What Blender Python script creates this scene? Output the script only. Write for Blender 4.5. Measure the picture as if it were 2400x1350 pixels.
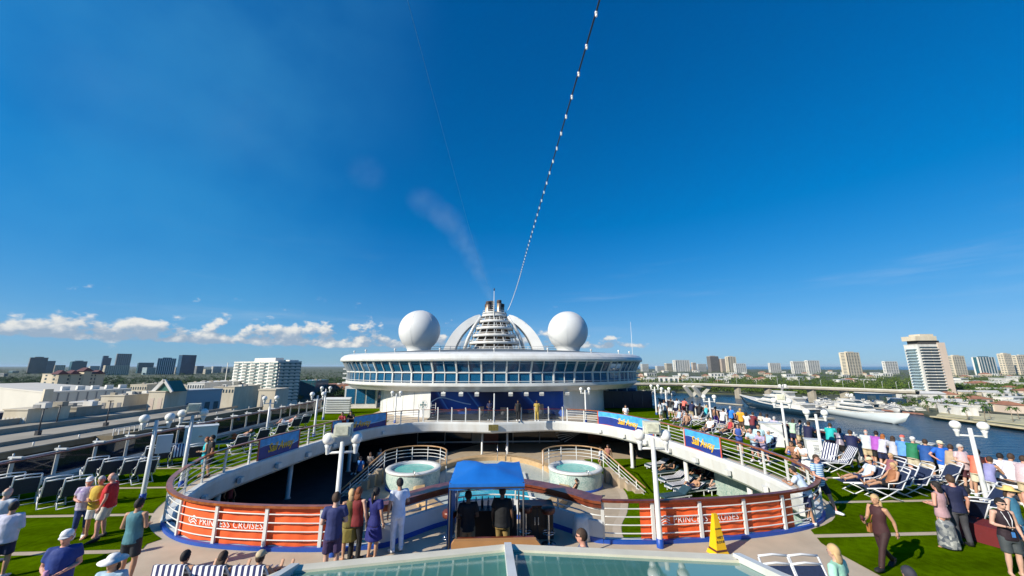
import bpy, bmesh, math, random
import numpy as np
from mathutils import Vector, Matrix, Euler
R = math.radians
random.seed(7); rng = np.random.default_rng(7)
scene = bpy.context.scene
COL = scene.collection
for o in list(bpy.data.objects): bpy.data.objects.remove(o)

# ------------------------------------------------------------------ camera
CAM_H = 4.85; PITCH = math.atan(183/867.0); YAW = R(2.72)
cd = bpy.data.cameras.new('camera'); cam = bpy.data.objects.new('camera', cd); COL.objects.link(cam)
cam.location = (0, 0, CAM_H); cam.rotation_euler = (math.pi/2 + PITCH, 0, -YAW)
cd.sensor_width = 36; cd.sensor_fit = 'HORIZONTAL'; cd.lens = 36*867/2400
cd.clip_start = 0.1; cd.clip_end = 120000
scene.camera = cam

# ------------------------------------------------------------------ world, sun, exposure
SUN_EL = R(30); SUN_AZ = math.atan2(-0.86, -0.51)          # azimuth measured from +Y towards +X
w = bpy.data.worlds.new('World'); scene.world = w; w.use_nodes = True
nt = w.node_tree; N = nt.nodes; L = nt.links
for n in list(N): N.remove(n)
def wn(t, **k):
    n = N.new(t)
    for a, b in k.items(): setattr(n, a, b)
    return n
def wmath(op, a, b=None, c=None, clamp=False):
    n = N.new('ShaderNodeMath'); n.operation = op; n.use_clamp = clamp
    for i, v in enumerate((a, b, c)):
        if v is None: continue
        if isinstance(v, (int, float)): n.inputs[i].default_value = v
        else: L.new(v, n.inputs[i])
    return n.outputs[0]
out = wn('ShaderNodeOutputWorld'); bg = wn('ShaderNodeBackground'); L.new(bg.outputs[0], out.inputs[0])
bg.inputs[1].default_value = 0.0645
sky = wn('ShaderNodeTexSky'); sky.sky_type = 'NISHITA'; sky.sun_disc = False
sky.sun_elevation = SUN_EL; sky.sun_rotation = SUN_AZ % (2*math.pi)
sky.altitude = 0; sky.air_density = 1.0; sky.dust_density = 0.0; sky.ozone_density = 6.0
hsv = wn('ShaderNodeHueSaturation'); hsv.inputs['Saturation'].default_value = 1.32; hsv.inputs['Value'].default_value = 0.95; hsv.inputs['Hue'].default_value = 0.492
L.new(sky.outputs[0], hsv.inputs['Color'])
def vmath(op, a, b):
    n = N.new('ShaderNodeVectorMath'); n.operation = op
    for i, v in enumerate((a, b)):
        if isinstance(v, tuple): n.inputs[i].default_value = v
        else: L.new(v, n.inputs[i])
    return n.outputs[0]
# the photograph's tone response for the clear sky (gain with a soft shoulder, the same everywhere)
sk1 = vmath('MULTIPLY', hsv.outputs[0], (1.3, 1.70, 2.45))
SKYC = vmath('DIVIDE', sk1, vmath('ADD', vmath('MULTIPLY', sk1, (2.0*0.085, 1.0*0.085, 0.65*0.085)), (1.0, 1.0, 1.0)))
# cumulus clouds low over the horizon and thin cirrus, in sky direction coordinates
tc = wn('ShaderNodeTexCoord'); sep = wn('ShaderNodeSeparateXYZ'); L.new(tc.outputs['Generated'], sep.inputs[0])
hx, hy, hz = sep.outputs
hor = wmath('SQRT', wmath('ADD', wmath('MULTIPLY', hx, hx), wmath('MULTIPLY', hy, hy)))
hor = wmath('MAXIMUM', hor, 0.05)
el = wmath('DIVIDE', hz, hor); ax = wmath('DIVIDE', hx, hor); ay = wmath('DIVIDE', hy, hor)
def cnoise(scale, zs, off=(0, 0, 0), detail=7, rough=0.55):
    cmb = wn('ShaderNodeCombineXYZ')
    L.new(wmath('ADD', wmath('MULTIPLY', ax, scale), off[0]), cmb.inputs[0]); L.new(wmath('ADD', wmath('MULTIPLY', ay, scale), off[1]), cmb.inputs[1]); L.new(wmath('ADD', wmath('MULTIPLY', el, zs), off[2]), cmb.inputs[2])
    n = wn('ShaderNodeTexNoise'); n.inputs['Scale'].default_value = 1.0; n.inputs['Detail'].default_value = detail; n.inputs['Roughness'].default_value = rough
    L.new(cmb.outputs[0], n.inputs['Vector']); return n.outputs['Fac']
def smooth(x, a, b):
    n = wn('ShaderNodeMapRange'); n.interpolation_type = 'SMOOTHSTEP'; L.new(x, n.inputs[0]); n.inputs[1].default_value = a; n.inputs[2].default_value = b; return n.outputs[0]
n_shape = cnoise(21.0, 33.0, (3.1, 1.7, 0)); n_off = cnoise(21.0, 33.0, (2.90, 1.62, 0.42)); n_big = cnoise(2.6, 0.0, (5.2, 8.4, 0), 2)
# how much cloud stands at each azimuth: most to the north-west, little to the east
dirw = wmath('ADD', wmath('MULTIPLY', ax, -0.80), wmath('MULTIPLY', ay, 0.60))
amt = wmath('ADD', smooth(dirw, -0.32, 0.75), wmath('MULTIPLY', wmath('SUBTRACT', n_big, 0.5), 0.9))
top = wmath('ADD', wmath('MULTIPLY', amt, 0.062), 0.052)
env = wmath('MULTIPLY', smooth(el, 0.038, 0.052), wmath('SUBTRACT', 1.0, smooth(wmath('DIVIDE', el, top), 0.35, 1.12)))
dens = wmath('ADD', wmath('MULTIPLY', wmath('SUBTRACT', n_shape, 0.5), 1.95), wmath('ADD', wmath('MULTIPLY', env, 0.62), wmath('MULTIPLY', amt, 0.30)))
cmask = wmath('MULTIPLY', smooth(dens, 0.585, 0.84), smooth(el, 0.026, 0.05))
cmask = wmath('MULTIPLY', cmask, wmath('SUBTRACT', 1.0, smooth(el, 0.12, 0.17)))
cmask = wmath('MULTIPLY', cmask, 0.93)
litc = smooth(wmath('ADD', wmath('MULTIPLY', wmath('SUBTRACT', n_shape, n_off), 2.2), wmath('MULTIPLY', wmath('SUBTRACT', el, 0.048), 9.0)), -0.05, 0.62)
ccol = wn('ShaderNodeMix'); ccol.data_type = 'RGBA'; L.new(litc, ccol.inputs[0])
ccol.inputs[6].default_value = (3.9, 5.1, 6.6, 1); ccol.inputs[7].default_value = (10.4, 10.2, 9.6, 1)
ci = cnoise(1.7, 16.0, (9, 2, 0), 6, 0.6)
cir = wmath('MULTIPLY', wmath('MULTIPLY', smooth(ci, 0.53, 0.8), smooth(el, 0.05, 0.12)), wmath('MULTIPLY', wmath('SUBTRACT', 1.0, smooth(el, 0.16, 0.34)), 0.16))
veil = wmath('MULTIPLY', wmath('MULTIPLY', smooth(dirw, 0.70, 1.0), smooth(cnoise(1.6, 1.8, (4, 7, 1), 5, 0.6), 0.25, 0.70)), 0.17)
mv = wn('ShaderNodeMix'); mv.data_type = 'RGBA'; L.new(veil, mv.inputs[0]); L.new(SKYC, mv.inputs[6]); mv.inputs[7].default_value = (1.8, 7.6, 11.5, 1)
m1 = wn('ShaderNodeMix'); m1.data_type = 'RGBA'; L.new(cir, m1.inputs[0]); L.new(mv.outputs[2], m1.inputs[6]); m1.inputs[7].default_value = (9, 9.6, 10, 1)
m2 = wn('ShaderNodeMix'); m2.data_type = 'RGBA'; L.new(cmask, m2.inputs[0]); L.new(m1.outputs[2], m2.inputs[6]); L.new(ccol.outputs[2], m2.inputs[7])
L.new(m2.outputs[2], bg.inputs[0])

sl = bpy.data.lights.new('sun', 'SUN'); sl.energy = 5.0; sl.angle = R(0.5); sl.color = (1.0, 0.93, 0.80)
so = bpy.data.objects.new('sun', sl); COL.objects.link(so)
SUN_DIR = Vector((math.sin(SUN_AZ)*math.cos(SUN_EL), math.cos(SUN_AZ)*math.cos(SUN_EL), math.sin(SUN_EL)))
so.rotation_euler = SUN_DIR.to_track_quat('Z', 'Y').to_euler(); so.location = (-60, -40, 60)
vs = scene.view_settings; vs.view_transform = 'Standard'; vs.look = 'None'; vs.exposure = 0.4; vs.gamma = 1.0; vs.use_curve_mapping = False
scene.render.resolution_x = 1024; scene.render.resolution_y = 576
scene.cycles.max_bounces = 6; scene.cycles.transparent_max_bounces = 12; scene.cycles.volume_bounces = 0
scene.cycles.use_denoising = True

# ------------------------------------------------------------------ helpers: where the photograph's rays go
_C, _S, _CY, _SY = math.cos(PITCH), math.sin(PITCH), math.cos(YAW), math.sin(YAW)
def ray(u, v):
    x = (u-1200)/867.0; y = (675-v)/867.0
    Y = _C - y*_S; Z = _S + y*_C
    return Vector((x*_CY + Y*_SY, -x*_SY + Y*_CY, Z))
def atz(u, v, z): d = ray(u, v); return d*((z-CAM_H)/d.z) + Vector((0, 0, CAM_H))
def aty(u, v, y): d = ray(u, v); return d*(y/d.y) + Vector((0, 0, CAM_H))
def atx(u, v, x): d = ray(u, v); return d*(x/d.x) + Vector((0, 0, CAM_H))

# ------------------------------------------------------------------ helpers: materials
MATS = {}
def mat(name, col=(0.8, 0.8, 0.8), rough=0.5, var=0.10, scale=3.0, bump=0.0, bscale=None, metal=0.0, spec=0.5, alpha=None, trans=0.0, emit=None, coat=0.0, detail=4):
    if name in MATS: return MATS[name]
    m = bpy.data.materials.new(name); m.use_nodes = True; n = m.node_tree.nodes; l = m.node_tree.links
    b = n['Principled BSDF']; b.inputs['Roughness'].default_value = rough; b.inputs['Metallic'].default_value = metal
    b.inputs['Specular IOR Level'].default_value = spec; b.inputs['Coat Weight'].default_value = coat
    b.inputs['Transmission Weight'].default_value = trans
    c = (*col, 1)
    g = n.new('ShaderNodeNewGeometry')
    if var > 0:
        t = n.new('ShaderNodeTexNoise'); t.inputs['Scale'].default_value = scale; t.inputs['Detail'].default_value = detail; l.new(g.outputs['Position'], t.inputs['Vector'])
        r = n.new('ShaderNodeValToRGB'); r.color_ramp.elements[0].position = 0.3; r.color_ramp.elements[1].position = 0.7
        r.color_ramp.elements[0].color = (*[x*(1-var) for x in col], 1); r.color_ramp.elements[1].color = (*[min(1, x*(1+var)) for x in col], 1)
        l.new(t.outputs['Fac'], r.inputs[0]); l.new(r.outputs[0], b.inputs['Base Color'])
    else: b.inputs['Base Color'].default_value = c
    if bump > 0:
        t2 = n.new('ShaderNodeTexNoise'); t2.inputs['Scale'].default_value = bscale or scale*6; t2.inputs['Detail'].default_value = 5; l.new(g.outputs['Position'], t2.inputs['Vector'])
        bn = n.new('ShaderNodeBump'); bn.inputs['Strength'].default_value = bump; bn.inputs['Distance'].default_value = 0.02; l.new(t2.outputs['Fac'], bn.inputs['Height']); l.new(bn.outputs[0], b.inputs['Normal'])
    if alpha is not None: b.inputs['Alpha'].default_value = alpha
    if emit: b.inputs['Emission Color'].default_value = (*emit[:3], 1); b.inputs['Emission Strength'].default_value = emit[3]
    MATS[name] = m; return m
def cmat(col, rough=0.75, bump=0.15):                      # cloth / plain colour material from a colour
    k = 'cloth_%02x%02x%02x' % tuple(int(255*min(1, c)) for c in col)
    return mat(k, col, rough, 0.16, 7, 0.5, 13)

# ------------------------------------------------------------------ helpers: meshes
TMP = bpy.data.scenes.new('meshing')                        # small side scene where modifiers and text are turned into meshes
def evaluated_mesh(o):
    TMP.collection.objects.link(o); vl = TMP.view_layers[0]; vl.update()
    me = bpy.data.meshes.new_from_object(o.evaluated_get(vl.depsgraph)); bpy.data.objects.remove(o); return me
class MB:
    def __init__(s): s.v = []; s.f = []; s.sm = []
    def add(s, vs, fs, smooth=False):
        o = len(s.v); s.v += [tuple(p) for p in vs]; s.f += [tuple(i+o for i in f) for f in fs]; s.sm += [smooth]*len(fs); return s
    def box(s, x0, x1, y0, y1, z0, z1):
        vs = [(x, y, z) for z in (z0, z1) for y in (y0, y1) for x in (x0, x1)]
        return s.add(vs, [(0, 2, 3, 1), (4, 5, 7, 6), (0, 1, 5, 4), (2, 6, 7, 3), (0, 4, 6, 2), (1, 3, 7, 5)])
    def obox(s, c, hx, hy, hz, rz=0, rx=0, ry=0):
        M = Euler((rx, ry, rz)).to_matrix(); c = Vector(c)
        vs = [c + M @ Vector((x*hx, y*hy, z*hz)) for z in (-1, 1) for y in (-1, 1) for x in (-1, 1)]
        return s.add(vs, [(0, 2, 3, 1), (4, 5, 7, 6), (0, 1, 5, 4), (2, 6, 7, 3), (0, 4, 6, 2), (1, 3, 7, 5)])
    def beam(s, a, b, w, h, up=(0, 0, 1)):
        a = Vector(a); b = Vector(b); d = (b-a).normalized(); u = Vector(up); sd = d.cross(u)
        if sd.length < 1e-4: sd = d.cross(Vector((1, 0, 0)))
        sd.normalize(); u = sd.cross(d)
        vs = [p + sd*(i*w/2) + u*(j*h/2) for p in (a, b) for j in (-1, 1) for i in (-1, 1)]
        return s.add(vs, [(0, 1, 3, 2), (4, 6, 7, 5), (0, 4, 5, 1), (2, 3, 7, 6), (0, 2, 6, 4), (1, 5, 7, 3)])
    def tube(s, pts, r, seg=6, closed=False, caps=True):
        pts = [Vector(p) for p in pts]; n = len(pts); rr = r if isinstance(r, (list, tuple)) else [r]*n
        vs = []; pr = None
        for i, p in enumerate(pts):
            if closed: d = pts[(i+1) % n]-pts[i-1]
            else: d = pts[min(i+1, n-1)]-pts[max(i-1, 0)]
            d.normalize()
            if pr is None:
                a = Vector((0, 0, 1)) if abs(d.z) < 0.9 else Vector((1, 0, 0)); x = d.cross(a).normalized()
            else:
                x = (pr - d*pr.dot(d))
                x = x.normalized() if x.length > 1e-6 else d.orthogonal().normalized()
            pr = x; y = d.cross(x)
            for k in range(seg):
                t = 2*math.pi*k/seg; vs.append(p + (x*math.cos(t)+y*math.sin(t))*rr[i])
        fs = []
        for i in range(n if closed else n-1):
            a = i*seg; b = ((i+1) % n)*seg
            for k in range(seg): fs.append((a+k, a+(k+1) % seg, b+(k+1) % seg, b+k))
        if caps and not closed: fs += [tuple(range(seg-1, -1, -1)), tuple((n-1)*seg+k for k in range(seg))]
        return s.add(vs, fs, True)
    def lathe(s, prof, c=(0, 0, 0), seg=16, sx=1, sy=1, a0=0, a1=None, smooth=True):
        c = Vector(c); full = a1 is None; a1 = 2*math.pi if full else a1; m = seg if full else seg+1
        vs = []
        for k in range(m):
            t = a0+(a1-a0)*k/seg
            for (r, z) in prof: vs.append(c+Vector((r*sx*math.cos(t), r*sy*math.sin(t), z)))
        q = len(prof); fs = []
        for k in range(seg):
            a = k*q; b = ((k+1) % m)*q
            for i in range(q-1): fs.append((a+i, b+i, b+i+1, a+i+1))
        return s.add(vs, fs, smooth)
    def ell(s, c, rx, ry, rz, seg=10, rings=6, M=None):
        c = Vector(c); vs = []; fs = []
        for i in range(rings+1):
            p = math.pi*i/rings
            for k in range(seg):
                t = 2*math.pi*k/seg; q = Vector((rx*math.sin(p)*math.cos(t), ry*math.sin(p)*math.sin(t), -rz*math.cos(p)))
                vs.append(c+(M @ q if M else q))
        for i in range(rings):
            for k in range(seg): fs.append((i*seg+k, i*seg+(k+1) % seg, (i+1)*seg+(k+1) % seg, (i+1)*seg+k))
        return s.add(vs, fs, True)
    def prism(s, poly, z0, z1):
        n = len(poly); vs = [(x, y, z0) for x, y in poly]+[(x, y, z1) for x, y in poly]
        fs = [tuple(range(n-1, -1, -1)), tuple(range(n, 2*n))]+[(i, (i+1) % n, n+(i+1) % n, n+i) for i in range(n)]
        return s.add(vs, fs)
    def ribbon(s, A, B, closed=False, smooth=True):           # strip of quads between two point rows
        n = len(A); vs = list(A)+list(B); m = n if closed else n-1
        return s.add(vs, [(i, (i+1) % n, n+(i+1) % n, n+i) for i in range(m)], smooth)
    def loft(s, rings, caps=True, smooth=True):
        k = len(rings[0]); vs = [p for r in rings for p in r]; fs = []
        for i in range(len(rings)-1):
            for j in range(k): fs.append((i*k+j, i*k+(j+1) % k, (i+1)*k+(j+1) % k, (i+1)*k+j))
        if caps: fs += [tuple(range(k-1, -1, -1)), tuple((len(rings)-1)*k+j for j in range(k))]
        return s.add(vs, fs, smooth)
    def mesh(s, name, m=None):
        me = bpy.data.meshes.new(name); me.from_pydata(s.v, [], s.f); me.polygons.foreach_set('use_smooth', s.sm)
        if m: me.materials.append(m)
        me.update(); return me
    def build(s, name, m, parent=None, loc=None):
        return link(name, s.mesh(name, m), parent, loc)
def link(name, data, parent=None, loc=None, rz=0):
    o = bpy.data.objects.new(name, data); COL.objects.link(o)
    if parent is not None: o.parent = parent
    if loc is not None: o.location = loc
    if rz: o.rotation_euler.z = rz
    return o
def tag(o, label, cat, group=None):
    o['label'] = label; o['category'] = cat
    if group: o['group'] = group
    return o
def thing(name, label, cat, loc=(0, 0, 0), rz=0, group=None):
    o = bpy.data.objects.new(name, None); o.empty_display_size = 0.2; COL.objects.link(o)
    o.location = loc; o.rotation_euler.z = rz
    return tag(o, label, cat, group)
def struct(name, mb, m):
    o = mb.build(name, m); o['kind'] = 'structure'; return o
ORD = ['leftmost', 'second from left', 'third from left', 'fourth from left', 'fifth from left', 'sixth from left', 'seventh from left', 'eighth from left', 'ninth from left', 'tenth from left', 'eleventh from left', 'twelfth from left', 'thirteenth from left', 'fourteenth from left', 'fifteenth from left', 'sixteenth from left', 'seventeenth from left', 'eighteenth from left', 'nineteenth from left', 'twentieth from left'] + ['%s from left' % w for w in 'twenty-first twenty-second twenty-third twenty-fourth twenty-fifth twenty-sixth twenty-seventh twenty-eighth twenty-ninth thirtieth'.split()]
def single_out(items, marks):                               # items: (object, base label); marks: (x in the photo, landmark phrase)
    bins = {}
    for o, base in items:
        u = project(o.matrix_basis.translation)[0]; mk = min(marks, key=lambda m: abs(m[0]-u))[1]; bins.setdefault(base+' '+mk, []).append((u, o))
    for lab, L_ in bins.items():
        L_.sort(key=lambda q: q[0])
        for i, (u, o) in enumerate(L_):
            o['label'] = lab if len(L_) == 1 else '%s, %s' % (lab, ('rightmost' if i == len(L_)-1 and i > 1 else ORD[min(i, len(ORD)-1)]))
def copy_tree(o, label=None, loc=None, rz=None, parent=None):
    c = o.copy(); COL.objects.link(c)
    if parent: c.parent = parent
    if label: c['label'] = label
    if loc is not None: c.location = loc
    if rz is not None: c.rotation_euler.z = rz
    for ch in list(o.children): copy_tree(ch, parent=c)
    return c
def spline(P, n=8, closed=False):                          # Catmull-Rom through control points
    P = [Vector(p) for p in P]; out = []; m = len(P)
    for i in range(m if closed else m-1):
        p0 = P[(i-1) % m] if closed or i > 0 else P[0]*2-P[1]; p1 = P[i]; p2 = P[(i+1) % m]
        p3 = P[(i+2) % m] if closed or i < m-2 else P[m-1]*2-P[m-2]
        for k in range(n):
            t = k/n; out.append(0.5*((2*p1)+(p2-p0)*t+(2*p0-5*p1+4*p2-p3)*t*t+(3*p1-p0-3*p2+p3)*t**3))
    if not closed: out.append(P[-1])
    return out
def resample(pts, d=None, n=None):
    L_ = [0]
    for a, b in zip(pts, pts[1:]): L_.append(L_[-1]+(b-a).length)
    n = n or max(2, int(round(L_[-1]/d))+1); out = []; j = 0
    for i in range(n):
        s_ = L_[-1]*i/(n-1)
        while j < len(L_)-2 and L_[j+1] < s_: j += 1
        t = (s_-L_[j])/max(1e-9, L_[j+1]-L_[j]); out.append(pts[j].lerp(pts[j+1], min(1, t)))
    return out
def offset(pts, d):                                        # sideways in plan, +d to the left of travel
    o = []
    for i, p in enumerate(pts):
        t = (pts[min(i+1, len(pts)-1)]-pts[max(i-1, 0)]); t.z = 0; t.normalize(); o.append(p+Vector((-t.y, t.x, 0))*d)
    return o
def fill(name, outer, holes, z, m, flip=False):             # flat sheet with holes
    bm = bmesh.new(); E = []
    for loop in [outer]+holes:
        V = [bm.verts.new((p[0], p[1], z)) for p in loop]
        E += [bm.edges.new((V[i], V[(i+1) % len(V)])) for i in range(len(V))]
    bmesh.ops.triangle_fill(bm, edges=E, use_beauty=True)
    bmesh.ops.recalc_face_normals(bm, faces=bm.faces)
    for f_ in bm.faces:
        if (f_.normal.z < 0) != flip: f_.normal_flip()
    me = bpy.data.meshes.new(name); bm.to_mesh(me); bm.free(); me.materials.append(m)
    return link(name, me)
def text(name, body, size, m, parent, loc, rot, shear=0.0, ext=0.002, align='CENTER', sx=1.0, bold=0.0):
    c = bpy.data.curves.new(name, 'FONT'); c.body = body; c.size = size; c.extrude = ext; c.align_x = align; c.align_y = 'CENTER'; c.shear = shear; c.resolution_u = 3; c.offset = bold
    o = bpy.data.objects.new(name, c); me = evaluated_mesh(o); bpy.data.curves.remove(c)
    me.materials.clear(); me.materials.append(m)
    q = link(name, me, parent, loc); q.rotation_euler = rot; q.scale = (sx, 1, 1); return q
# ================================================================== materials of the ship
WHITE = mat('white_paint', (0.66, 0.67, 0.65), 0.35, 0.06, 0.7)
WHITE2 = mat('white_steel', (0.62, 0.63, 0.62), 0.4, 0.10, 1.6, 0.06, 9)
GREYW = mat('grey_white', (0.55, 0.57, 0.58), 0.5, 0.08, 2)
TURF = mat('artificial_turf', (0.070, 0.128, 0.0005), 0.95, 0.22, 5, 0.8, 160, spec=0.0)
def streaks(m, lo, hi, sc=(1.6, 1.6, 0.22), p0=0.42, p1=0.70, tint=(0.80, 0.74, 0.66)):    # dirt running down painted walls
    n = m.node_tree.nodes; l = m.node_tree.links; b = n['Principled BSDF']; src = b.inputs['Base Color'].links[0].from_socket
    g = n.new('ShaderNodeNewGeometry'); mp = n.new('ShaderNodeMapping'); mp.inputs['Scale'].default_value = sc; l.new(g.outputs['Position'], mp.inputs[0])
    t = n.new('ShaderNodeTexNoise'); t.inputs['Scale'].default_value = 1.0; t.inputs['Detail'].default_value = 7; t.inputs['Roughness'].default_value = 0.65; l.new(mp.outputs[0], t.inputs['Vector'])
    r = n.new('ShaderNodeMapRange'); r.inputs[1].default_value = p0; r.inputs[2].default_value = p1; r.inputs[3].default_value = lo; r.inputs[4].default_value = hi; l.new(t.outputs['Fac'], r.inputs[0])
    mx = n.new('ShaderNodeMix'); mx.data_type = 'RGBA'; mx.blend_type = 'MULTIPLY'; l.new(r.outputs[0], mx.inputs[0]); l.new(src, mx.inputs[6]); mx.inputs[7].default_value = (*tint, 1); l.new(mx.outputs[2], b.inputs['Base Color'])
streaks(WHITE, 0.0, 0.55); streaks(WHITE2, 0.0, 0.8)
def turf_look():
    n = TURF.node_tree.nodes; l = TURF.node_tree.links; b = n['Principled BSDF']; src = b.inputs['Base Color'].links[0].from_socket
    g = n.new('ShaderNodeNewGeometry'); mp = n.new('ShaderNodeMapping'); mp.inputs['Scale'].default_value = (0.35, 1.3, 1); l.new(g.outputs['Position'], mp.inputs[0])
    t = n.new('ShaderNodeTexNoise'); t.inputs['Scale'].default_value = 0.9; t.inputs['Detail'].default_value = 6; l.new(mp.outputs[0], t.inputs['Vector'])
    r = n.new('ShaderNodeMapRange'); r.inputs[1].default_value = 0.35; r.inputs[2].default_value = 0.68; r.inputs[3].default_value = 0.70; r.inputs[4].default_value = 1.22; l.new(t.outputs['Fac'], r.inputs[0])
    mx = n.new('ShaderNodeVectorMath'); mx.operation = 'SCALE'; sx = n.new('ShaderNodeSeparateXYZ'); l.new(g.outputs['Position'], sx.inputs[0]); pp = n.new('ShaderNodeMath'); pp.operation = 'PINGPONG'; pp.inputs[1].default_value = 0.92; l.new(sx.outputs[0], pp.inputs[0]); gt = n.new('ShaderNodeMapRange'); gt.inputs[1].default_value = 0.0; gt.inputs[2].default_value = 0.035; gt.inputs[3].default_value = 0.72; gt.inputs[4].default_value = 1.0; l.new(pp.outputs[0], gt.inputs[0]); mm = n.new('ShaderNodeMath'); mm.operation = 'MULTIPLY'; l.new(r.outputs[0], mm.inputs[0]); l.new(gt.outputs[0], mm.inputs[1])
    l.new(src, mx.inputs[0]); l.new(mm.outputs[0], mx.inputs['Scale']); l.new(mx.outputs[0], b.inputs['Base Color'])
turf_look()
TAN = mat('tan_deck', (0.47, 0.385, 0.285), 0.8, 0.10, 1.4, 0.25, 60)
STRIP = mat('deck_strip', (0.36, 0.27, 0.17), 0.8, 0.15, 4, 0.2, 40)
LFLOOR = mat('pool_deck_floor', (0.40, 0.32, 0.225), 0.75, 0.10, 2.2, 0.2, 30)
WOOD = mat('varnished_wood', (0.30, 0.085, 0.022), 0.3, 0.30, 6, 0.1, 30, coat=0.3)
WOODRED = mat('red_brown_wood', (0.13, 0.028, 0.012), 0.35, 0.30, 5, 0.1, 30)
BLUEP = mat('blue_paint', (0.012, 0.07, 0.36), 0.45, 0.1, 2)
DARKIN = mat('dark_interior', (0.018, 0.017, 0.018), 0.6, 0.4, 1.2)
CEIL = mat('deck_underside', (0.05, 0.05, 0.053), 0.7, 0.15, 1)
ORANGE = mat('orange_banner', (0.78, 0.115, 0.022), 0.6, 0.08, 1.6, 0.5, 4)
NAVY = mat('navy_cloth', (0.008, 0.016, 0.075), 0.75, 0.25, 8, 0.2, 40)
CHROME = mat('chrome', (0.6, 0.6, 0.6), 0.2, 0.05, 3, metal=1.0)
DARK = mat('dark_grey', (0.035, 0.035, 0.04), 0.5, 0.2, 4)
GLOBE = mat('lamp_globe', (0.80, 0.79, 0.74), 0.25, 0.03, 3)
def glass(name, col, alpha, rough=0.06):
    if name in MATS: return MATS[name]
    m = mat(name, col, rough, 0.12, 0.8, spec=0.6); m.node_tree.nodes['Principled BSDF'].inputs['Alpha'].default_value = alpha; return m
SCREEN = glass('blue_windscreen_glass', (0.006, 0.016, 0.045), 0.86)
PANE = glass('blue_window_glass', (0.012, 0.12, 0.25), 0.72)
CLEAR = glass('clear_glass', (0.10, 0.13, 0.14), 0.22)
def mosaic(name, c1, c2, sc):
    m = mat(name, c1, 0.35, 0.1, 3); n = m.node_tree.nodes; l = m.node_tree.links; b = n['Principled BSDF']
    g = n.new('ShaderNodeNewGeometry'); v = n.new('ShaderNodeTexVoronoi'); v.inputs['Scale'].default_value = sc; l.new(g.outputs['Position'], v.inputs['Vector'])
    t = n.new('ShaderNodeTexNoise'); t.inputs['Scale'].default_value = 2.5; l.new(g.outputs['Position'], t.inputs['Vector'])
    mx = n.new('ShaderNodeMix'); mx.data_type = 'RGBA'; a = n.new('ShaderNodeMath'); a.operation = 'MULTIPLY'; l.new(v.outputs['Color'], a.inputs[0]); l.new(t.outputs['Fac'], a.inputs[1])
    a2 = n.new('ShaderNodeMath'); a2.operation = 'MULTIPLY'; l.new(a.outputs[0], a2.inputs[0]); a2.inputs[1].default_value = 1.7; a2.use_clamp = True
    l.new(a2.outputs[0], mx.inputs[0]); mx.inputs[6].default_value = (*c1, 1); mx.inputs[7].default_value = (*c2, 1); l.new(mx.outputs[2], b.inputs['Base Color']); return m
MOSAIC = mosaic('tub_mosaic', (0.50, 0.56, 0.50), (0.17, 0.30, 0.27), 16)
PALE = mosaic('pool_mosaic', (0.50, 0.51, 0.45), (0.36, 0.42, 0.38), 9)
TUBW = mat('tub_water', (0.10, 0.46, 0.40), 0.08, 0.10, 2, 0.5, 8)
POOLW = mat('pool_water', (0.010, 0.36, 0.50), 0.06, 0.15, 1.5, 0.5, 5)

def wp(mb, name, m, parent):                                # part given in world coordinates under an unrotated thing
    return mb.build(name, m, parent, -parent.location)
def wlink(name, me, parent):
    return link(name, me, parent, -parent.location)
def project(p):
    X = p.x*_CY-p.y*_SY; Y = p.x*_SY+p.y*_CY; Z = p.z-CAM_H; d = Y*_C+Z*_S
    return 1200+867*X/d, 675-867*(-Y*_S+Z*_C)/d

# ================================================================== decks
HALF = [(0, 33.8), (3, 34.4), (5.8, 34.6), (8.6, 33.0), (10.4, 29.9), (11.3, 26.5), (12.0, 22), (12.3, 18.5), (12.1, 15.75), (11.35, 13.72), (9.95, 12.4), (7.65, 11.75), (5, 11.5), (3.15, 11.6), (2.6, 12.1), (1.8, 12.85), (0.9, 13.4), (0, 13.55)]
RH = spline([(x, y, 0) for x, y in HALF], 8)                # right half of the well's rim, far centre to bar
HALF_L = HALF[:8]+[(11.55, 15.7), (10.5, 13.75), (9.1, 12.45), (7.4, 11.8)]+HALF[12:]
LH = spline([(-x, y, 0) for x, y in HALF_L], 8)             # left half; its near corner is a little tighter
LOOP = RH + LH[-2:0:-1]
OUT = [(-19.8, -6), (19.8, -6), (19.8, 66), (-19.8, 66)]
o = fill('upper_deck', OUT, [LOOP], 0.0, TAN); o['kind'] = 'structure'
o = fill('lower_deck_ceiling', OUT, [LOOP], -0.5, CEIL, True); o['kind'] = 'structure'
CL = LOOP+[LOOP[0]]
rows = [(0.16, 0.0), (0.15, 0.05), (-0.10, 0.07), (-0.17, 0.02), (-0.19, -0.12), (-0.13, -0.70), (-0.02, -0.82), (0.30, -0.80), (0.5, -0.49)]
mb = MB()
prof = []
for d, z in rows:
    q = offset(CL, d); q[0] = q[-1] = (q[0]+q[-1])/2; prof.append([p+Vector((0, 0, z)) for p in q])
for a, b in zip(prof, prof[1:]): mb.ribbon(b, a)
struct('deck_edge_fascia', mb, WHITE)
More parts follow.
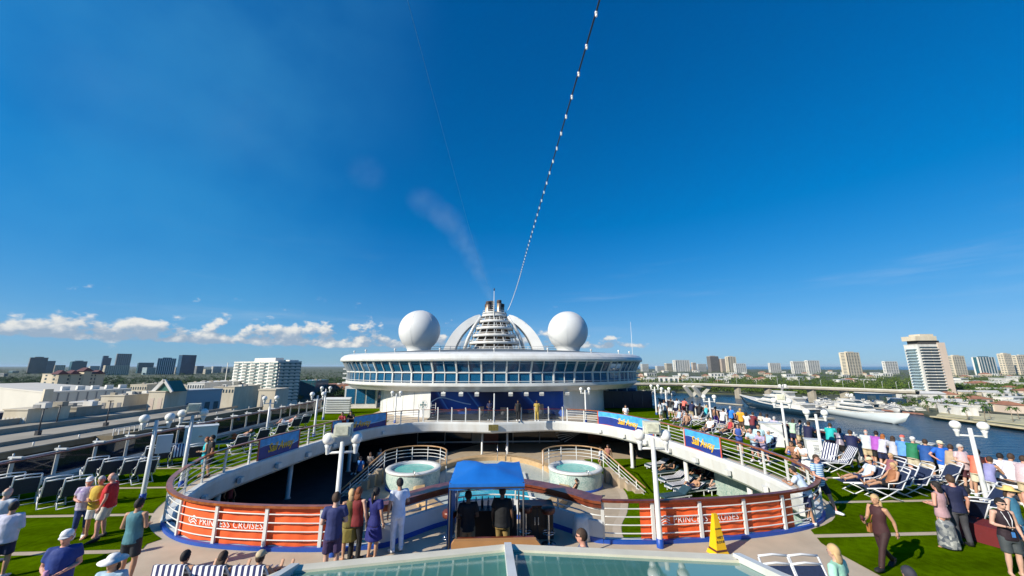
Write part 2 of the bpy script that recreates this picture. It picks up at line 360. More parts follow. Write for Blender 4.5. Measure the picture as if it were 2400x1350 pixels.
# turf sheets between tan strips, on both sides of the well
def xin(y, s):                                               # x of the well's rim at y on side s
    best = 8.9
    for a, b in zip(RH if s > 0 else LH, (RH if s > 0 else LH)[1:]):
        a, b = Vector((abs(a.x), a.y, 0)), Vector((abs(b.x), b.y, 0))
        if (a.y-y)*(b.y-y) <= 0 and a.x > 8.7 and abs(a.y-b.y) > 1e-6: best = max(best, a.x+(b.x-a.x)*(y-a.y)/(b.y-a.y))
    return best
STR = [3.2, 6.2, 8.9, 11.6, 14.2, 17.1, 20.1, 23.2, 26.4, 29.6, 32.8, 36.0]
for s in (-1, 1):
    mbt = MB()
    for y0, y1 in zip(STR, STR[1:]):
        ys = np.linspace(y0+0.11, y1-0.11, 9)
        A = [Vector((s*(xin(y, s)+(0.55 if y > 12.2 else max(0.0, 0.55-(12.2-y)*0.5)+(0.25 if y < 12.2 else 0))), y, 0.012)) for y in ys]; B = [Vector((s*18.75, y, 0.012)) for y in ys]
        (mbt.ribbon(A, B) if s < 0 else mbt.ribbon(B, A))
    for v in range(len(mbt.sm)): mbt.sm[v] = False
    struct('turf_left' if s < 0 else 'turf_right', mbt, TURF)
# far turf by the superstructure
struct('turf_far', MB().box(-18.75, -12.6, 36.2, 46, 0.0, 0.012).box(12.6, 18.75, 36.2, 46, 0.0, 0.012), TURF)
# hull sides and near edge of the well
mb = MB()
for s in (-1, 1):
    x = s*19.8; q = [(x, -30, -40), (x, 110, -40), (x, 110, 0.0), (x, -30, 0.0)]; mb.add(q, [(0, 1, 2, 3)])
    mb.box(min(s*19.45, s*19.8)+0.002, max(s*19.45, s*19.8)-0.002, -6, 66, 0.004, 0.16)
struct('hull_side', mb, WHITE)
# ---- lower deck
struct('lower_deck', MB().box(-18.5, 18.5, 4, 42, -2.95, -2.8), LFLOOR)
tg = spline([(7.6, 33, 0), (7.9, 29, 0), (8.3, 26.5, 0), (8.1, 24, 0), (7.2, 21.5, 0), (6.2, 19.5, 0), (5.9, 17.0, 0), (5.9, 9, 0)], 5)
mb = MB().ribbon([Vector((15, p.y, -2.79)) for p in tg], [Vector((p.x, p.y, -2.79)) for p in tg]); mb.sm = [False]*len(mb.f)
struct('lower_turf', mb, TURF)
mb = MB().ribbon([Vector((p.x-0.02, p.y, -2.786)) for p in tg], [Vector((p.x-0.45, p.y, -2.786)) for p in tg]); mb.sm = [False]*len(mb.f)
struct('turf_border', mb, TAN)
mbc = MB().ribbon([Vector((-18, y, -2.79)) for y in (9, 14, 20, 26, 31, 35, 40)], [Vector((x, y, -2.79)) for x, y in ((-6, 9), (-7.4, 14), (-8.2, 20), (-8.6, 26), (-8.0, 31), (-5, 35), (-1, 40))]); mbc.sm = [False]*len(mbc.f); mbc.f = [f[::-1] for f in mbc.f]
struct('lower_floor_shade', mbc, mat('painted_floor_shade', (0.022, 0.022, 0.028), 0.95, 0.3, 2))  # near-black sheet: shade under the deck put into the floor's colour
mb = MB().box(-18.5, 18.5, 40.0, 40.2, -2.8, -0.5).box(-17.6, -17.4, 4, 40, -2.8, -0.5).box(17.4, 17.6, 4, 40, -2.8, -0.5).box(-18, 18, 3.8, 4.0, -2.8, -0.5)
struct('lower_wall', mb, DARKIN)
# back wall under the far deck: doors, window bays, striped panels, columns
LB = thing('lower_lounge_front', 'dark glazed lounge front under the far deck edge, between the two hot tubs', 'facade', (0, 39.6, -2.8))
for x0, x1 in [(-7.5, -4.9), (-4.8, -2.2), (2.0, 4.6), (4.7, 6.6)]:
    wp(MB().box(x0, x1, 39.5, 39.54, -2.5, -0.75), 'pane', glass('lounge_glass', (0.012, 0.014, 0.016), 0.9), LB)
    wp(MB().box(x0-0.05, x0, 39.44, 39.56, -2.8, -0.7), 'window_post', WHITE2, LB)
wp(MB().box(-7.55, 6.7, 39.42, 39.56, -2.62, -2.5), 'window_sill', GREYW, LB)
wp(MB().box(-0.9, 0.5, 39.46, 39.56, -2.8, -0.75), 'door', WOODRED, LB)
wp(MB().box(-2.15, -0.95, 39.47, 39.55, -2.7, -0.8), 'screen_panel', mat('pale_panel', (0.35, 0.32, 0.25), 0.6), LB)
wp(MB().box(9.6, 11.0, 39.4, 39.5, -2.8, -0.7), 'door', WOODRED, LB)
for k in range(9):
    a = R(-48+k*12)
    p = Vector((11.3, 39.42, -1.75)); q = p+Vector((math.cos(a)*3.0, 0, math.sin(a)*1.25)); q.z = max(-2.75, min(-0.72, q.z))
    wp(MB().add([p, q+Vector((0, 0, 0.06)), q-Vector((0, 0, 0.06))], [(0, 2, 1)]), 'sunburst_stripe', WHITE2, LB)
    p = Vector((8.9, 39.42, -1.75)); q = p+Vector((-math.cos(a)*2.6, 0, math.sin(a)*1.2)); q.z = max(-2.75, min(-0.72, q.z))
    wp(MB().add([p, q+Vector((0, 0, 0.05)), q-Vector((0, 0, 0.05))], [(0, 1, 2)]), 'sunburst_stripe', WHITE2, LB)
for i, (x, y) in enumerate([(-1.0, 35.2), (1.25, 35.2)]):
    tag(MB().lathe([(0.0, -2.8), (0.13, -2.8), (0.09, -2.72), (0.09, -0.52), (0, -0.52)], (0, 0, 0), 10).build('support_column', WHITE, None, (x, y, 0)), ['white column under the far deck edge, left of the middle pair', 'white column under the far deck edge, right of the middle pair'][i], 'column')
k = 0
for s in (-1, 1):
    for y, lab in [(30.2, 'behind the hot tub'), (24.5, 'beside the hot tub'), (19.4, 'halfway along the well'), (15.3, 'nearest the orange banner')]:
        x = s*(xin(y, s)+0.45)
        tag(MB().lathe([(0.0, -2.8), (0.2, -2.8), (0.13, -2.7), (0.13, -0.52), (0, -0.52)], (0, 0, 0), 10).build('support_column', WHITE, None, (x, y, 0)), 'white round column holding up the %s deck, %s' % ('left' if s < 0 else 'right', lab), 'column')
# pale mosaic stair-side wall and wooden door under the right-hand deck
SW = thing('stair_house', 'pale mosaic wall with a wooden door under the right-hand deck', 'wall', (13.6, 17, -2.8))
wp(MB().box(13.6, 14.0, 12.5, 24, -2.8, -0.52), 'wall_panel', MOSAIC, SW)
wp(MB().box(13.5, 13.59, 15.9, 17.0, -2.79, -0.75), 'door', WOODRED, SW)
wp(MB().ell((13.48, 16.45, -1.4), 0.03, 0.16, 0.16), 'porthole', CHROME, SW)
# ================================================================== pool
PL = thing('swimming_pool', 'oval pale mosaic pool with turquoise water between two hot tubs', 'pool', (0, 26.6, -2.8))
EA, EB = 4.3, 5.9
el_ = lambda a, b, z, n=56: [Vector((a*math.cos(2*math.pi*i/n), 26.6+b*math.sin(2*math.pi*i/n), z)) for i in range(n)]
mb = MB(); rr = [el_(EA+0.75, EB+0.75, -2.8), el_(EA+0.72, EB+0.72, -2.42), el_(EA+0.6, EB+0.6, -2.36), el_(EA+0.05, EB+0.05, -2.36), el_(EA, EB, -2.40), el_(EA, EB, -2.77)]
for a, b in zip(rr, rr[1:]): mb.ribbon(a, b, True)
wp(mb, 'coping', mat('teak_coping', (0.46, 0.31, 0.16), 0.55, 0.15, 3), PL)
mb = MB(); mb.add(el_(EA, EB, -2.70), [tuple(range(56))]); wp(mb, 'basin', PALE, PL)
mb = MB().box(-2.0, 2.1, 22.4, 28.6, -2.68, -2.66)
wp(mb, 'water', POOLW, PL)
for s in (-1, 1):
    wp(MB().box(s*2.2-0.06, s*2.2+0.06, 22.4, 28.6, -2.69, -2.55), 'basin_kerb', WHITE, PL)
for x in (0.35, 1.05):
    wp(MB().tube([(x, 32.6, -2.3), (x, 32.6, -1.7), (x, 32.35, -1.45), (x, 32.0, -1.6), (x, 31.9, -2.6)], 0.03), 'ladder_rail', CHROME, PL)
def hot_tub(cx, cy, label, s):
    t = thing('hot_tub', label, 'hot tub', (cx, cy, -2.8)); r = 1.72
    MB().lathe([(r, 0.12), (r, 0.95), (r-0.02, 0.98)], seg=36).build('shell', MOSAIC, t)
    MB().lathe([(r+0.03, 0), (r+0.03, 0.12), (r, 0.121)], seg=36).build('base_band', BLUEP, t)
    MB().lathe([(r-0.02, 0.98), (r+0.06, 1.0), (r+0.08, 1.08), (r, 1.14), (r-0.28, 1.13), (r-0.34, 1.06), (r-0.36, 0.9), (r-0.62, 0.88), (r-0.66, 0.6)], seg=36).build('rim', WHITE, t)
    MB().lathe([(0, 0.985), (r-0.35, 0.985)], seg=32, smooth=False).build('water', TUBW, t)
    mb = MB()
    mb.tube([(0.35, -r+0.1, 1.12), (0.35, -r-0.02, 1.3), (0.45, -r-0.1, 1.3), (0.45, -r-0.12, 1.0)], 0.025); mb.build('grab_rail', CHROME, t)
    # railing round the back, running down the outer stair
    rt = thing('tub_railing', 'curved white railing with wooden cap behind the %s hot tub' % ('left' if s < 0 else 'right'), 'railing', (cx, cy, -2.8))
    rad = 2.15; A0, A1 = (R(15), R(165)) if s < 0 else (R(15), R(165))
    ang = [A0+(A1-A0)*i/20 for i in range(21)]
    arc = [Vector((rad*math.cos(a), rad*math.sin(a), 0)) for a in ang]
    if s > 0: arc = [Vector((-p.x, p.y, 0)) for p in arc]
    # arc starts at the pool side and ends at the stair side
    e = arc[-1]; stair = [e+Vector((s*0.35*i, -0.55*i, -0.32*i)) for i in range(1, 6)]
    for j, hgt in enumerate((1.32, 1.54, 1.76)):
        pts = [p+Vector((0, 0, hgt)) for p in arc]+[p+Vector((0, 0, hgt)) for p in stair]
        MB().tube(pts, 0.022, 5).build('rail', WHITE, rt)
    pts = [p+Vector((0, 0, 2.0)) for p in arc]+[p+Vector((0, 0, 2.0)) for p in stair]
    MB().tube(pts, 0.045, 6).build('wooden_cap', mat('pale_cap_wood', (0.42, 0.24, 0.11), 0.4, 0.2, 5), rt)
    for p in arc[::4]+stair[1::2]:
        MB().tube([(p.x, p.y, max(0, p.z)+0.0), (p.x, p.y, p.z+2.0)], 0.03, 5).build('post', WHITE, rt)
    p0 = arc[0]; mb = MB()
    mb.tube([(p0.x, p0.y-0.05+0.34*math.cos(i*math.pi/8), 1.55+0.48*math.sin(i*math.pi/8)) for i in range(16)], 0.04, 6, True)
    mb.build('end_hoop', MATS['pale_cap_wood'], rt)
    MB().tube([(p0.x, p0.y, 0), (p0.x, p0.y, 1.1)], 0.035).build('post', WHITE, rt)
    mbs = MB()
    for i in range(5): mbs.box(e.x+s*0.3*i-0.5*(s < 0)-0.02, e.x+s*0.3*i+0.5*(s > 0)+0.02, e.y-0.5*i-0.5, e.y-0.5*i+0.03, 0, 0.9-0.18*i)
    st = tag(mbs.build('tub_steps', LFLOOR, None, (cx, cy, -2.8)), 'short tan steps climbing to the %s hot tub' % ('left' if s < 0 else 'right'), 'steps')
hot_tub(-5.25, 26.7, 'round mosaic hot tub on the left of the pool', -1)
hot_tub(5.45, 26.3, 'round mosaic hot tub on the right of the pool', 1)

# ================================================================== railings round the well
def along(pts):
    s_ = [0.0]
    for a, b in zip(pts, pts[1:]): s_.append(s_[-1]+(b-a).length)
    return s_
def at_s(pts, S, s_):
    i = max(0, min(len(pts)-2, int(np.searchsorted(S, s_))-1)); t = (s_-S[i])/(S[i+1]-S[i])
    d = (pts[i+1]-pts[i]).normalized(); return pts[i]+(pts[i+1]-pts[i])*t, d
def railing(label, pts, step=1.75, heights=(0.28, 0.48, 0.68, 0.88), cap=1.08, capm=WOOD, foot=False, capr=0.055, posts=True):
    t = thing('railing', label, 'railing', (pts[0].x, pts[0].y, 0))
    for h in heights: wp(MB().tube([p+Vector((0, 0, h)) for p in pts], 0.018, 5), 'rail', WHITE, t)
    if cap:
        mb = MB(); P1 = offset(pts, 0.075); P2 = offset(pts, -0.075); up = lambda q, z: [p+Vector((0, 0, z)) for p in q]
        mb.ribbon(up(P1, cap+0.03), up(P2, cap+0.03)); mb.ribbon(up(P2, cap-0.03), up(P1, cap-0.03)); mb.ribbon(up(P1, cap-0.03), up(P1, cap+0.03)); mb.ribbon(up(P2, cap+0.03), up(P2, cap-0.03))
        mb.sm = [False]*len(mb.f); wp(mb, 'wooden_cap', capm, t)
    for i, p in enumerate(resample(pts, step)):
        S = along(pts); _, d = at_s(pts, S, min(S[-1]-0.01, i*S[-1]/max(1, len(resample(pts, step))-1)+0.005)); rz = math.atan2(d.y, d.x)
        wp(MB().obox((p.x, p.y, 0.54), 0.045, 0.03, 0.52, rz), 'post', WHITE, t)
        if foot:
            wp(MB().obox((p.x+math.sin(rz)*0.12*foot, p.y-math.cos(rz)*0.12*foot, 0.05), 0.05, 0.15, 0.045, rz), 'foot_bracket', mat('dark_bracket', (0.02, 0.025, 0.05), 0.5), t)
    return t
def wrap(me, pts, s0, z0, off, flip=1):                      # bend a flat x/y mesh onto a plan curve
    S = along(pts)
    for v in me.vertices:
        p, d = at_s(pts, S, max(0.001, min(S[-1]-0.001, s0+v.co.x))); nrm = Vector((d.y, -d.x, 0))*flip
        v.co = p+nrm*(off+v.co.z)+Vector((0, 0, z0+v.co.y))
    me.update(); return me
def sheet(nx, x0, x1, ylo, yhi, m, name):                    # flat x/y grid strip; ylo / yhi functions of x
    mb = MB(); X = [x0+(x1-x0)*i/nx for i in range(nx+1)]
    mb.ribbon([(x, ylo(x), 0) for x in X], [(x, yhi(x), 0) for x in X]); return mb.mesh(name, m)
def text_mesh(body, size, m, shear=0.0, bold=0.0, spacing=1.0):
    c = bpy.data.curves.new('t', 'FONT'); c.body = body; c.size = size; c.extrude = 0.0; c.align_x = 'LEFT'; c.align_y = 'CENTER'; c.shear = shear; c.resolution_u = 2; c.offset = bold; c.space_character = spacing
    o = bpy.data.objects.new('t', c); me = evaluated_mesh(o); me.materials.clear(); me.materials.append(m); return me
RIM_R = [p for p in offset(RH, 0.10)]; RIM_L = offset(LH, -0.10)
ibar = next(i for i, p in enumerate(RH) if p.y < 12 and p.x < 3.16)        # where the bar's bulge begins
side_end = max(range(len(RH)), key=lambda i: project(RH[i])[0])
# far section: white posts and clear panes
far = [p for p in RIM_L[::-1] if p.y > 30 and p.x > -6.3 and p.x < 0]+[p for p in RIM_R if p.y > 30 and p.x < 6.3]
FR = thing('glass_railing', 'far railing of white posts and clear panes in front of the stage', 'railing', (0, 34, 0))
fp = resample(far, 1.25)
wp(MB().tube([p+Vector((0, 0, 1.06)) for p in fp], 0.03, 5), 'top_rail', WOODRED, FR)
wp(MB().tube([p+Vector((0, 0, 0.14)) for p in fp], 0.02, 5), 'bottom_rail', WHITE, FR)
for i, p in enumerate(fp):
    wp(MB().obox((p.x, p.y, 0.58), 0.05, 0.035, 0.58), 'post', WHITE, FR)
    wp(MB().ell((p.x, p.y, 1.2), 0.06, 0.06, 0.06, 8, 5), 'post_knob', WHITE, FR)
    if i < len(fp)-1:
        q = fp[i+1]; wp(MB().add([p.lerp(q, .06)+Vector((0, 0, .18)), p.lerp(q, .94)+Vector((0, 0, .18)), p.lerp(q, .94)+Vector((0, 0, 1.0)), p.lerp(q, .06)+Vector((0, 0, 1.0))], [(0, 1, 2, 3)]), 'pane', CLEAR, FR)
tag(MB().obox((0, 0, 0), 0.42, 0.06, 0.24).build('brass_plaque', mat('brass_plaque', (0.20, 0.16, 0.05), 0.4, 0.3, 8, metal=0.4), None, (0.0, 33.55, -0.32)), 'rectangular bronze plaque on the middle of the far deck edge', 'plaque')
def cut(pts, cond): return [p for p in pts if cond(p)]
iR0 = next(i for i, p in enumerate(RIM_R) if p.x > 6.3)
side_R = RIM_R[iR0:ibar+1]; side_L = RIM_L[iR0:ibar+1]
corner = next(i for i, p in enumerate(side_R) if p.y < 13.4)
railing('white side railing with wooden cap along the right of the well', side_R[:corner+1], 1.6)
railing('white side railing with wooden cap along the left of the well', side_L[:corner+1], 1.6)
near_R = side_R[corner:]; near_L = side_L[corner:]
railing('near right railing with wooden cap in front of the orange banner', near_R, 1.5, (0.25, 0.46, 0.67, 0.88), foot=1, capm=WOODRED)
railing('near left railing with wooden cap in front of the orange banner', near_L, 1.5, (0.25, 0.46, 0.67, 0.88), foot=-1, capm=WOOD)
# blue kerb along the near rim
for s, q in ((1, near_R), (-1, near_L)):
    mb = MB(); A = offset(q, -0.02*s); B = offset(q, 0.064*s)
    mb.ribbon([p+Vector((0, 0, 0.075)) for p in A], [p+Vector((0, 0, 0.095)) for p in A]); mb.ribbon([p+Vector((0, 0, 0.095)) for p in A], [p+Vector((0, 0, 0.095)) for p in B]); mb.ribbon([p+Vector((0, 0, 0.095)) for p in B], [p+Vector((0, 0, 0.002)) for p in B])
    mb.sm = [False]*len(mb.f); struct('blue_kerb', mb, BLUEP)

# ---- banners
BSKY = mat('banner_sky_blue', (0.06, 0.36, 0.72), 0.5, 0.25, 3); BNAVY = mat('banner_navy', (0.012, 0.035, 0.22), 0.5, 0.15, 3); BRED = mat('banner_coral', (0.55, 0.10, 0.04), 0.5, 0.1, 3); GOLD = mat('banner_gold', (0.80, 0.48, 0.02), 0.5, 0.05, 3); BWHITE = mat('banner_white', (0.8, 0.8, 0.8), 0.5, 0.03, 3)
def curve_by_u(pts, u0, u1):
    q = [p for p in pts if u0-1 <= project(p+Vector((0, 0, 0.5)))[0] <= u1+1]
    return resample(q, n=40)
def sail_banner(pts, label, flip):
    S = along(pts)[-1]; pts = [pts[0]-(pts[1]-pts[0]).normalized()*0.05]+pts+[pts[-1]+(pts[-1]-pts[-2]).normalized()*0.05]; Lb = along(pts)[-1]
    t = thing('banner', label, 'banner', (pts[0].x, pts[0].y, 0))
    wv = lambda k, ph: (lambda x: 0.62+0.10*math.sin(x/Lb*5.2+ph)+k)
    lo = lambda x: -0.04; hi = lambda x: 1.08
    wlink('backing', wrap(sheet(40, 0, Lb, lo, hi, BNAVY, 'backing'), pts, 0, 0, 0.10, flip), t)
    wlink('sky_print', wrap(sheet(40, 0.02, Lb-0.02, lambda x: 0.58+0.16*math.sin(x/Lb*5.5+0.6), lambda x: 1.07, BSKY, 'sky_print'), pts, 0, 0, 0.104, flip), t)
    wlink('wave_print', wrap(sheet(40, 0.02, Lb-0.02, lambda x: 0.55+0.16*math.sin(x/Lb*5.5+0.6), lambda x: 0.60+0.14*math.sin(x/Lb*5.5+0.4), mat('banner_light_wave', (0.35, 0.6, 0.85), 0.5), 'wave_print'), pts, 0, 0, 0.108, flip), t)
    wlink('border', wrap(sheet(40, 0, Lb, lo, lambda x: 0.06+0.04*math.sin(x*1.7), BRED, 'border'), pts, 0, 0, 0.112, flip), t)
    for a, b in ((0, 0.10), (Lb-0.10, Lb)): wlink('border', wrap(sheet(2, a, b, lo, hi, BRED, 'border'), pts, 0, 0, 0.114, flip), t)
    me = text_mesh('Sail Away', 0.62, GOLD, 0.25, 0.012, 0.95); xs = [v.co.x for v in me.vertices]; wd = max(xs)-min(xs)
    k = min(1.0, Lb*0.62/wd)
    for v in me.vertices: v.co.x *= k
    wlink('lettering', wrap(me, pts, Lb/2-wd*k/2+Lb*0.03, 0.52, 0.12, flip), t)
sail_banner(curve_by_u([p for p in RIM_R if p.y > 14.5], 1400, 1535), 'blue banner with gold lettering on the far right of the well', 1)
sail_banner(curve_by_u([p for p in RIM_R if p.y > 14.5], 1600, 1706), 'blue banner with gold lettering on the right railing, nearer one', 1)
sail_banner(curve_by_u([p for p in RIM_L if p.y > 14.5][::-1], 768, 908), 'blue banner with gold lettering on the far left of the well', 1)
sail_banner(curve_by_u([p for p in RIM_L if p.y > 14.5][::-1], 588, 700), 'blue banner with gold lettering on the left railing, nearer one', 1)
def orange_banner(pts, label, tx):
    Lb = along(pts)[-1]; t = thing('banner', label, 'banner', (pts[0].x, pts[0].y, 0))
    me = sheet(60, 0, Lb, lambda x: 0.09+0.012*math.sin(x*6), lambda x: 1.04+0.008*math.sin(x*9), ORANGE, 'cloth')
    for v in me.vertices: v.co.z = 0.014*math.sin(v.co.x*6.3)+0.008*math.sin(v.co.x*15+1)*(0.4+v.co.y)
    wlink('cloth', wrap(me, pts, 0, 0, -0.035, -1), t)
    me = text_mesh('PRINCESS CRUISES', 0.235, BWHITE, 0, 0.0, 1.06)
    wlink('lettering', wrap(me, pts, tx, 0.56, 0.062, 1), t)
    # flowing-hair emblem: three waves behind a rounded profile
    mbl = MB()
    for j in range(3):
        X = [-0.34+0.26*i/8 for i in range(9)]
        mbl.ribbon([(x, 0.075-0.07*j+0.03*math.sin(x*22), 0) for x in X], [(x, 0.105-0.07*j+0.03*math.sin(x*22), 0) for x in X])
    mbl.lathe([(0.05, 0), (0.075, 0)], (-0.36, 0.02, 0), 10, a0=R(60), a1=R(300))
    wlink('emblem', wrap(mbl.mesh('emblem', BWHITE), pts, tx-0.02, 0.56, 0.062, 1), t)
orr = [p for p in offset(near_R, -0.10)][::-1]; orl = offset(near_L, 0.10)
orr = [p for p in orr if project(p+Vector((0, 0, .5)))[0] >= 1492 and project(p+Vector((0, 0, .5)))[0] <= 1862]
orl = [p for p in orl if 422 <= project(p+Vector((0, 0, .5)))[0] <= 775]
orange_banner(resample(orr, n=70), 'orange cloth banner with white lettering on the right near railing', 0.95)
orange_banner(resample(orl, n=70), 'orange cloth banner with white lettering on the left near railing', 0.95)

# ================================================================== bar bulge in the middle of the near rim
arcR = RH[ibar:]; arc = [Vector((-p.x, p.y, 0)) for p in arcR][:-1] + arcR[::-1]     # left to right round the bulge
BW = thing('bar_parapet', 'low white curved wall with a blue foot round the bar', 'wall', (0, 13.5, 0))
def wall_strip(q, off0, off1, z0, z1, name, m, par):
    mb = MB(); A = offset(q, off0); B = offset(q, off1); u = lambda P, z: [p+Vector((0, 0, z)) for p in P]
    mb.ribbon(u(A, z1), u(B, z1)); mb.ribbon(u(B, z1), u(B, z0)); mb.ribbon(u(A, z0), u(A, z1)); mb.sm = [False]*len(mb.f); wp(mb, name, m, par)
wall_strip(arc, -0.16, -0.02, 0.10, 0.55, 'wall_panel', GREYW, BW)
wall_strip(arc, -0.175, -0.005, 0.0, 0.13, 'blue_foot', BLUEP, BW)
for h in (0.68, 0.84): wp(MB().tube([p+Vector((0, 0, h)) for p in offset(arc, -0.09)], 0.022, 5), 'rail', WHITE, BW)
for p in resample(offset(arc, -0.09), 1.5): wp(MB().tube([(p.x, p.y, 0.5), (p.x, p.y, 1.0)], 0.03, 5), 'post', WHITE, BW)
ct = thing('bar_counter', 'long curved varnished wooden bar counter along the low white wall', 'counter', (0, 13.5, 0))
q = [p for p in resample(arc, n=40)]
wall_strip(q, -0.27, 0.27, 1.03, 1.10, 'counter_top', mat('dark_bar_wood', (0.16, 0.040, 0.014), 0.3, 0.35, 5, 0.1, 30, coat=0.3), ct); wall_strip(q, -0.20, 0.2, 0.90, 1.028, 'counter_apron', WOODRED, ct)

# ================================================================== outer windscreens
def windscreen(x, label, ys, h0=0.16, h1=1.12, pm=SCREEN):
    t = thing('windscreen', label, 'windscreen', (x, ys[0], 0)); s = 1 if x > 0 else -1
    for y in ys:
        wp(MB().obox((x, y, 0.62), 0.05, 0.06, 0.58), 'post', WHITE, t)
        wp(MB().obox((x-s*0.12, y, 1.22), 0.26, 0.045, 0.03), 'post_arm', WHITE, t)
        wp(MB().tube([(x, y, 1.2), (x, y, 1.36)], 0.03, 6), 'post_tip', WHITE, t)
    for y0, y1 in zip(ys, ys[1:]):
        wp(MB().box(x-0.012, x+0.012, y0+0.08, y1-0.08, h0, h1-0.02), 'pane', pm, t)
    wp(MB().box(x-0.03, x+0.03, ys[0], ys[-1], h1-0.015, h1+0.035), 'top_rail', WHITE, t)
    wp(MB().box(x-0.02, x+0.02, ys[0], ys[-1], h0-0.05, h0-0.002), 'bottom_rail', WHITE, t)
ysl = [10.6+1.62*i for i in range(22)]
windscreen(-19.5, 'long blue glass windscreen with white posts along the left ship side', ysl)
windscreen(19.5, 'long blue glass windscreen with white posts along the right ship side', ysl)
for s in (-1, 1):
    tag(MB().box(s*19.2-0.07, s*19.2+0.07, 10, 46, 1.06, 1.12).build('hand_rail', WOODRED), 'varnished wooden handrail inside the %s windscreen' % ('left' if s < 0 else 'right'), 'handrail')

# small lights and brackets under the deck edge
for s, half, nm in ((-1, LH, 'left'), (1, RH, 'right')):
    q = [p for p in half if 14.6 < p.y < 32.5]
    for i, p in enumerate(resample(q, 2.6)):
        t = thing('edge_light', 'small white floodlight under the %s deck edge, %s' % (nm, ['farthest', 'second from the far end', 'third from the far end', 'fourth from the far end', 'fifth from the far end', 'sixth from the far end', 'seventh from the far end', 'nearest', 'very nearest'][min(i, 8)]), 'light', (p.x-s*0.22, p.y, -0.42), math.atan2(p.y-22, p.x)+math.pi)
        MB().box(0, 0.16, -0.17, 0.17, -0.14, 0.1).build('case', WHITE2, t); MB().box(0.161, 0.17, -0.14, 0.14, -0.11, 0.07).build('lens', GLOBE, t); MB().box(-0.12, 0, -0.03, 0.03, -0.04, 0.03).build('arm', DARK, t)
# ================================================================== observation drum above the stage
DA, DB, DY = 17.55, 11.8, 47.8
def dr(t, d, z): return Vector(((DA+d)*math.cos(t), DY+(DB+d)*math.sin(t), z))
DR = thing('observation_lounge', 'wide white round lounge block with two bands of blue windows above the stage', 'superstructure', (0, DY, 0))
TT = [R(160+220*i/110) for i in range(111)]
def band(prof, name, m, par=DR, TT=TT, smooth=True):
    mb = MB()
    for (d0, z0), (d1, z1) in zip(prof, prof[1:]):
        mb.ribbon([dr(t, d0, z0) for t in TT], [dr(t, d1, z1) for t in TT], smooth=smooth)
    return wp(mb, name, m, par)
band([(-6.5, 2.47), (-0.9, 2.42), (-0.6, 2.45), (-0.15, 2.80), (0.12, 2.95), (0.14, 3.02), (-0.2, 3.03)], 'skirt', WHITE)
band([(0.10, 3.03), (0.10, 3.26), (-0.2, 3.28)], 'sill', WHITE)
band([(-0.1, 4.18), (0.06, 4.19), (0.06, 4.30), (-0.1, 4.32)], 'middle_rail', WHITE)
band([(-0.6, 5.33), (0.62, 5.31), (0.84, 5.37), (0.88, 5.54), (0.80, 5.78), (0.52, 6.02), (0.0, 6.18), (-1.2, 6.26)], 'roof_edge', WHITE)
mb = MB(); ring0 = [dr(R(3.6*i), -1.2, 6.26) for i in range(100)]; rg = [ring0]
for k_, zz in ((0.66, 6.62), (0.33, 6.85), (0.02, 6.95)): rg.append([Vector((p.x*k_, DY+(p.y-DY)*k_, zz)) for p in ring0])
for a, b in zip(rg, rg[1:]): mb.ribbon(a, b, True)
wp(mb, 'roof', mat('roof_deck_grey', (0.11, 0.13, 0.14), 0.7, 0.2, 0.6), DR)
band([(-0.62, 5.29), (-0.62, 5.16), (-3.2, 5.12)], 'lounge_ceiling', mat('lounge_ceiling', (0.35, 0.36, 0.37), 0.7), DR)
def lounge_mat():
    m = mat('lounge_inside', (0.02, 0.05, 0.13), 0.7, 0.1, 1); n = m.node_tree.nodes; l = m.node_tree.links
    g = n.new('ShaderNodeNewGeometry'); t = n.new('ShaderNodeTexNoise'); t.inputs['Scale'].default_value = 0.22; t.inputs['Detail'].default_value = 1; l.new(g.outputs['Position'], t.inputs['Vector'])
    r = n.new('ShaderNodeValToRGB'); r.color_ramp.interpolation = 'CONSTANT'; e = r.color_ramp.elements
    e[0].position = 0; e[0].color = (0.015, 0.035, 0.12, 1); e[1].position = 0.46; e[1].color = (0.16, 0.055, 0.012, 1)
    for p_, c_ in ((0.50, (0.012, 0.012, 0.02, 1)), (0.58, (0.03, 0.14, 0.24, 1)), (0.66, (0.015, 0.03, 0.10, 1))): x = e.new(p_); x.color = c_
    l.new(t.outputs['Fac'], r.inputs[0]); l.new(r.outputs[0], n['Principled BSDF'].inputs['Base Color']); return m
band([(-3.0, 3.0), (-3.0, 5.1)], 'inner_wall', lounge_mat())
band([(-0.15, 3.24), (-3.0, 3.24)], 'lounge_floor', DARK)
NW = 54
for i in range(NW+1):
    t = R(166+208*i/NW); big = i % 2 == 0; wd = 0.15 if big else 0.07
    wp(MB().beam(dr(t, 0.0, 3.25), dr(t, 0.0, 4.2), wd, wd, (math.cos(t), math.sin(t), 0)), 'mullion', WHITE, DR)
    wp(MB().beam(dr(t, 0.02, 4.28), dr(t, 0.55, 5.33), wd, wd, (math.cos(t), math.sin(t), 0)), 'mullion', WHITE, DR)
    if i < NW:
        t2 = R(166+208*(i+1)/NW)
        wp(MB().add([dr(t, -0.06, 3.26), dr(t2, -0.06, 3.26), dr(t2, -0.06, 4.2), dr(t, -0.06, 4.2)], [(0, 1, 2, 3)]), 'pane', PANE, DR)
        wp(MB().add([dr(t, -0.06, 4.28), dr(t2, -0.06, 4.28), dr(t2, 0.47, 5.32), dr(t, 0.47, 5.32)], [(0, 1, 2, 3)]), 'pane', PANE, DR)
wp(MB().tube([dr(t, 0.1, 3.42) for t in TT], 0.03, 5), 'hand_rail', WHITE, DR)
for i in range(9):
    t = R(197+146*i/8); p = dr(t, -0.55, 6.2)
    wp(MB().lathe([(0.0, 0.42), (0.10, 0.38), (0.12, 0.25), (0.05, 0.2), (0.05, 0)], p, 8), 'roof_light', WHITE2, DR)
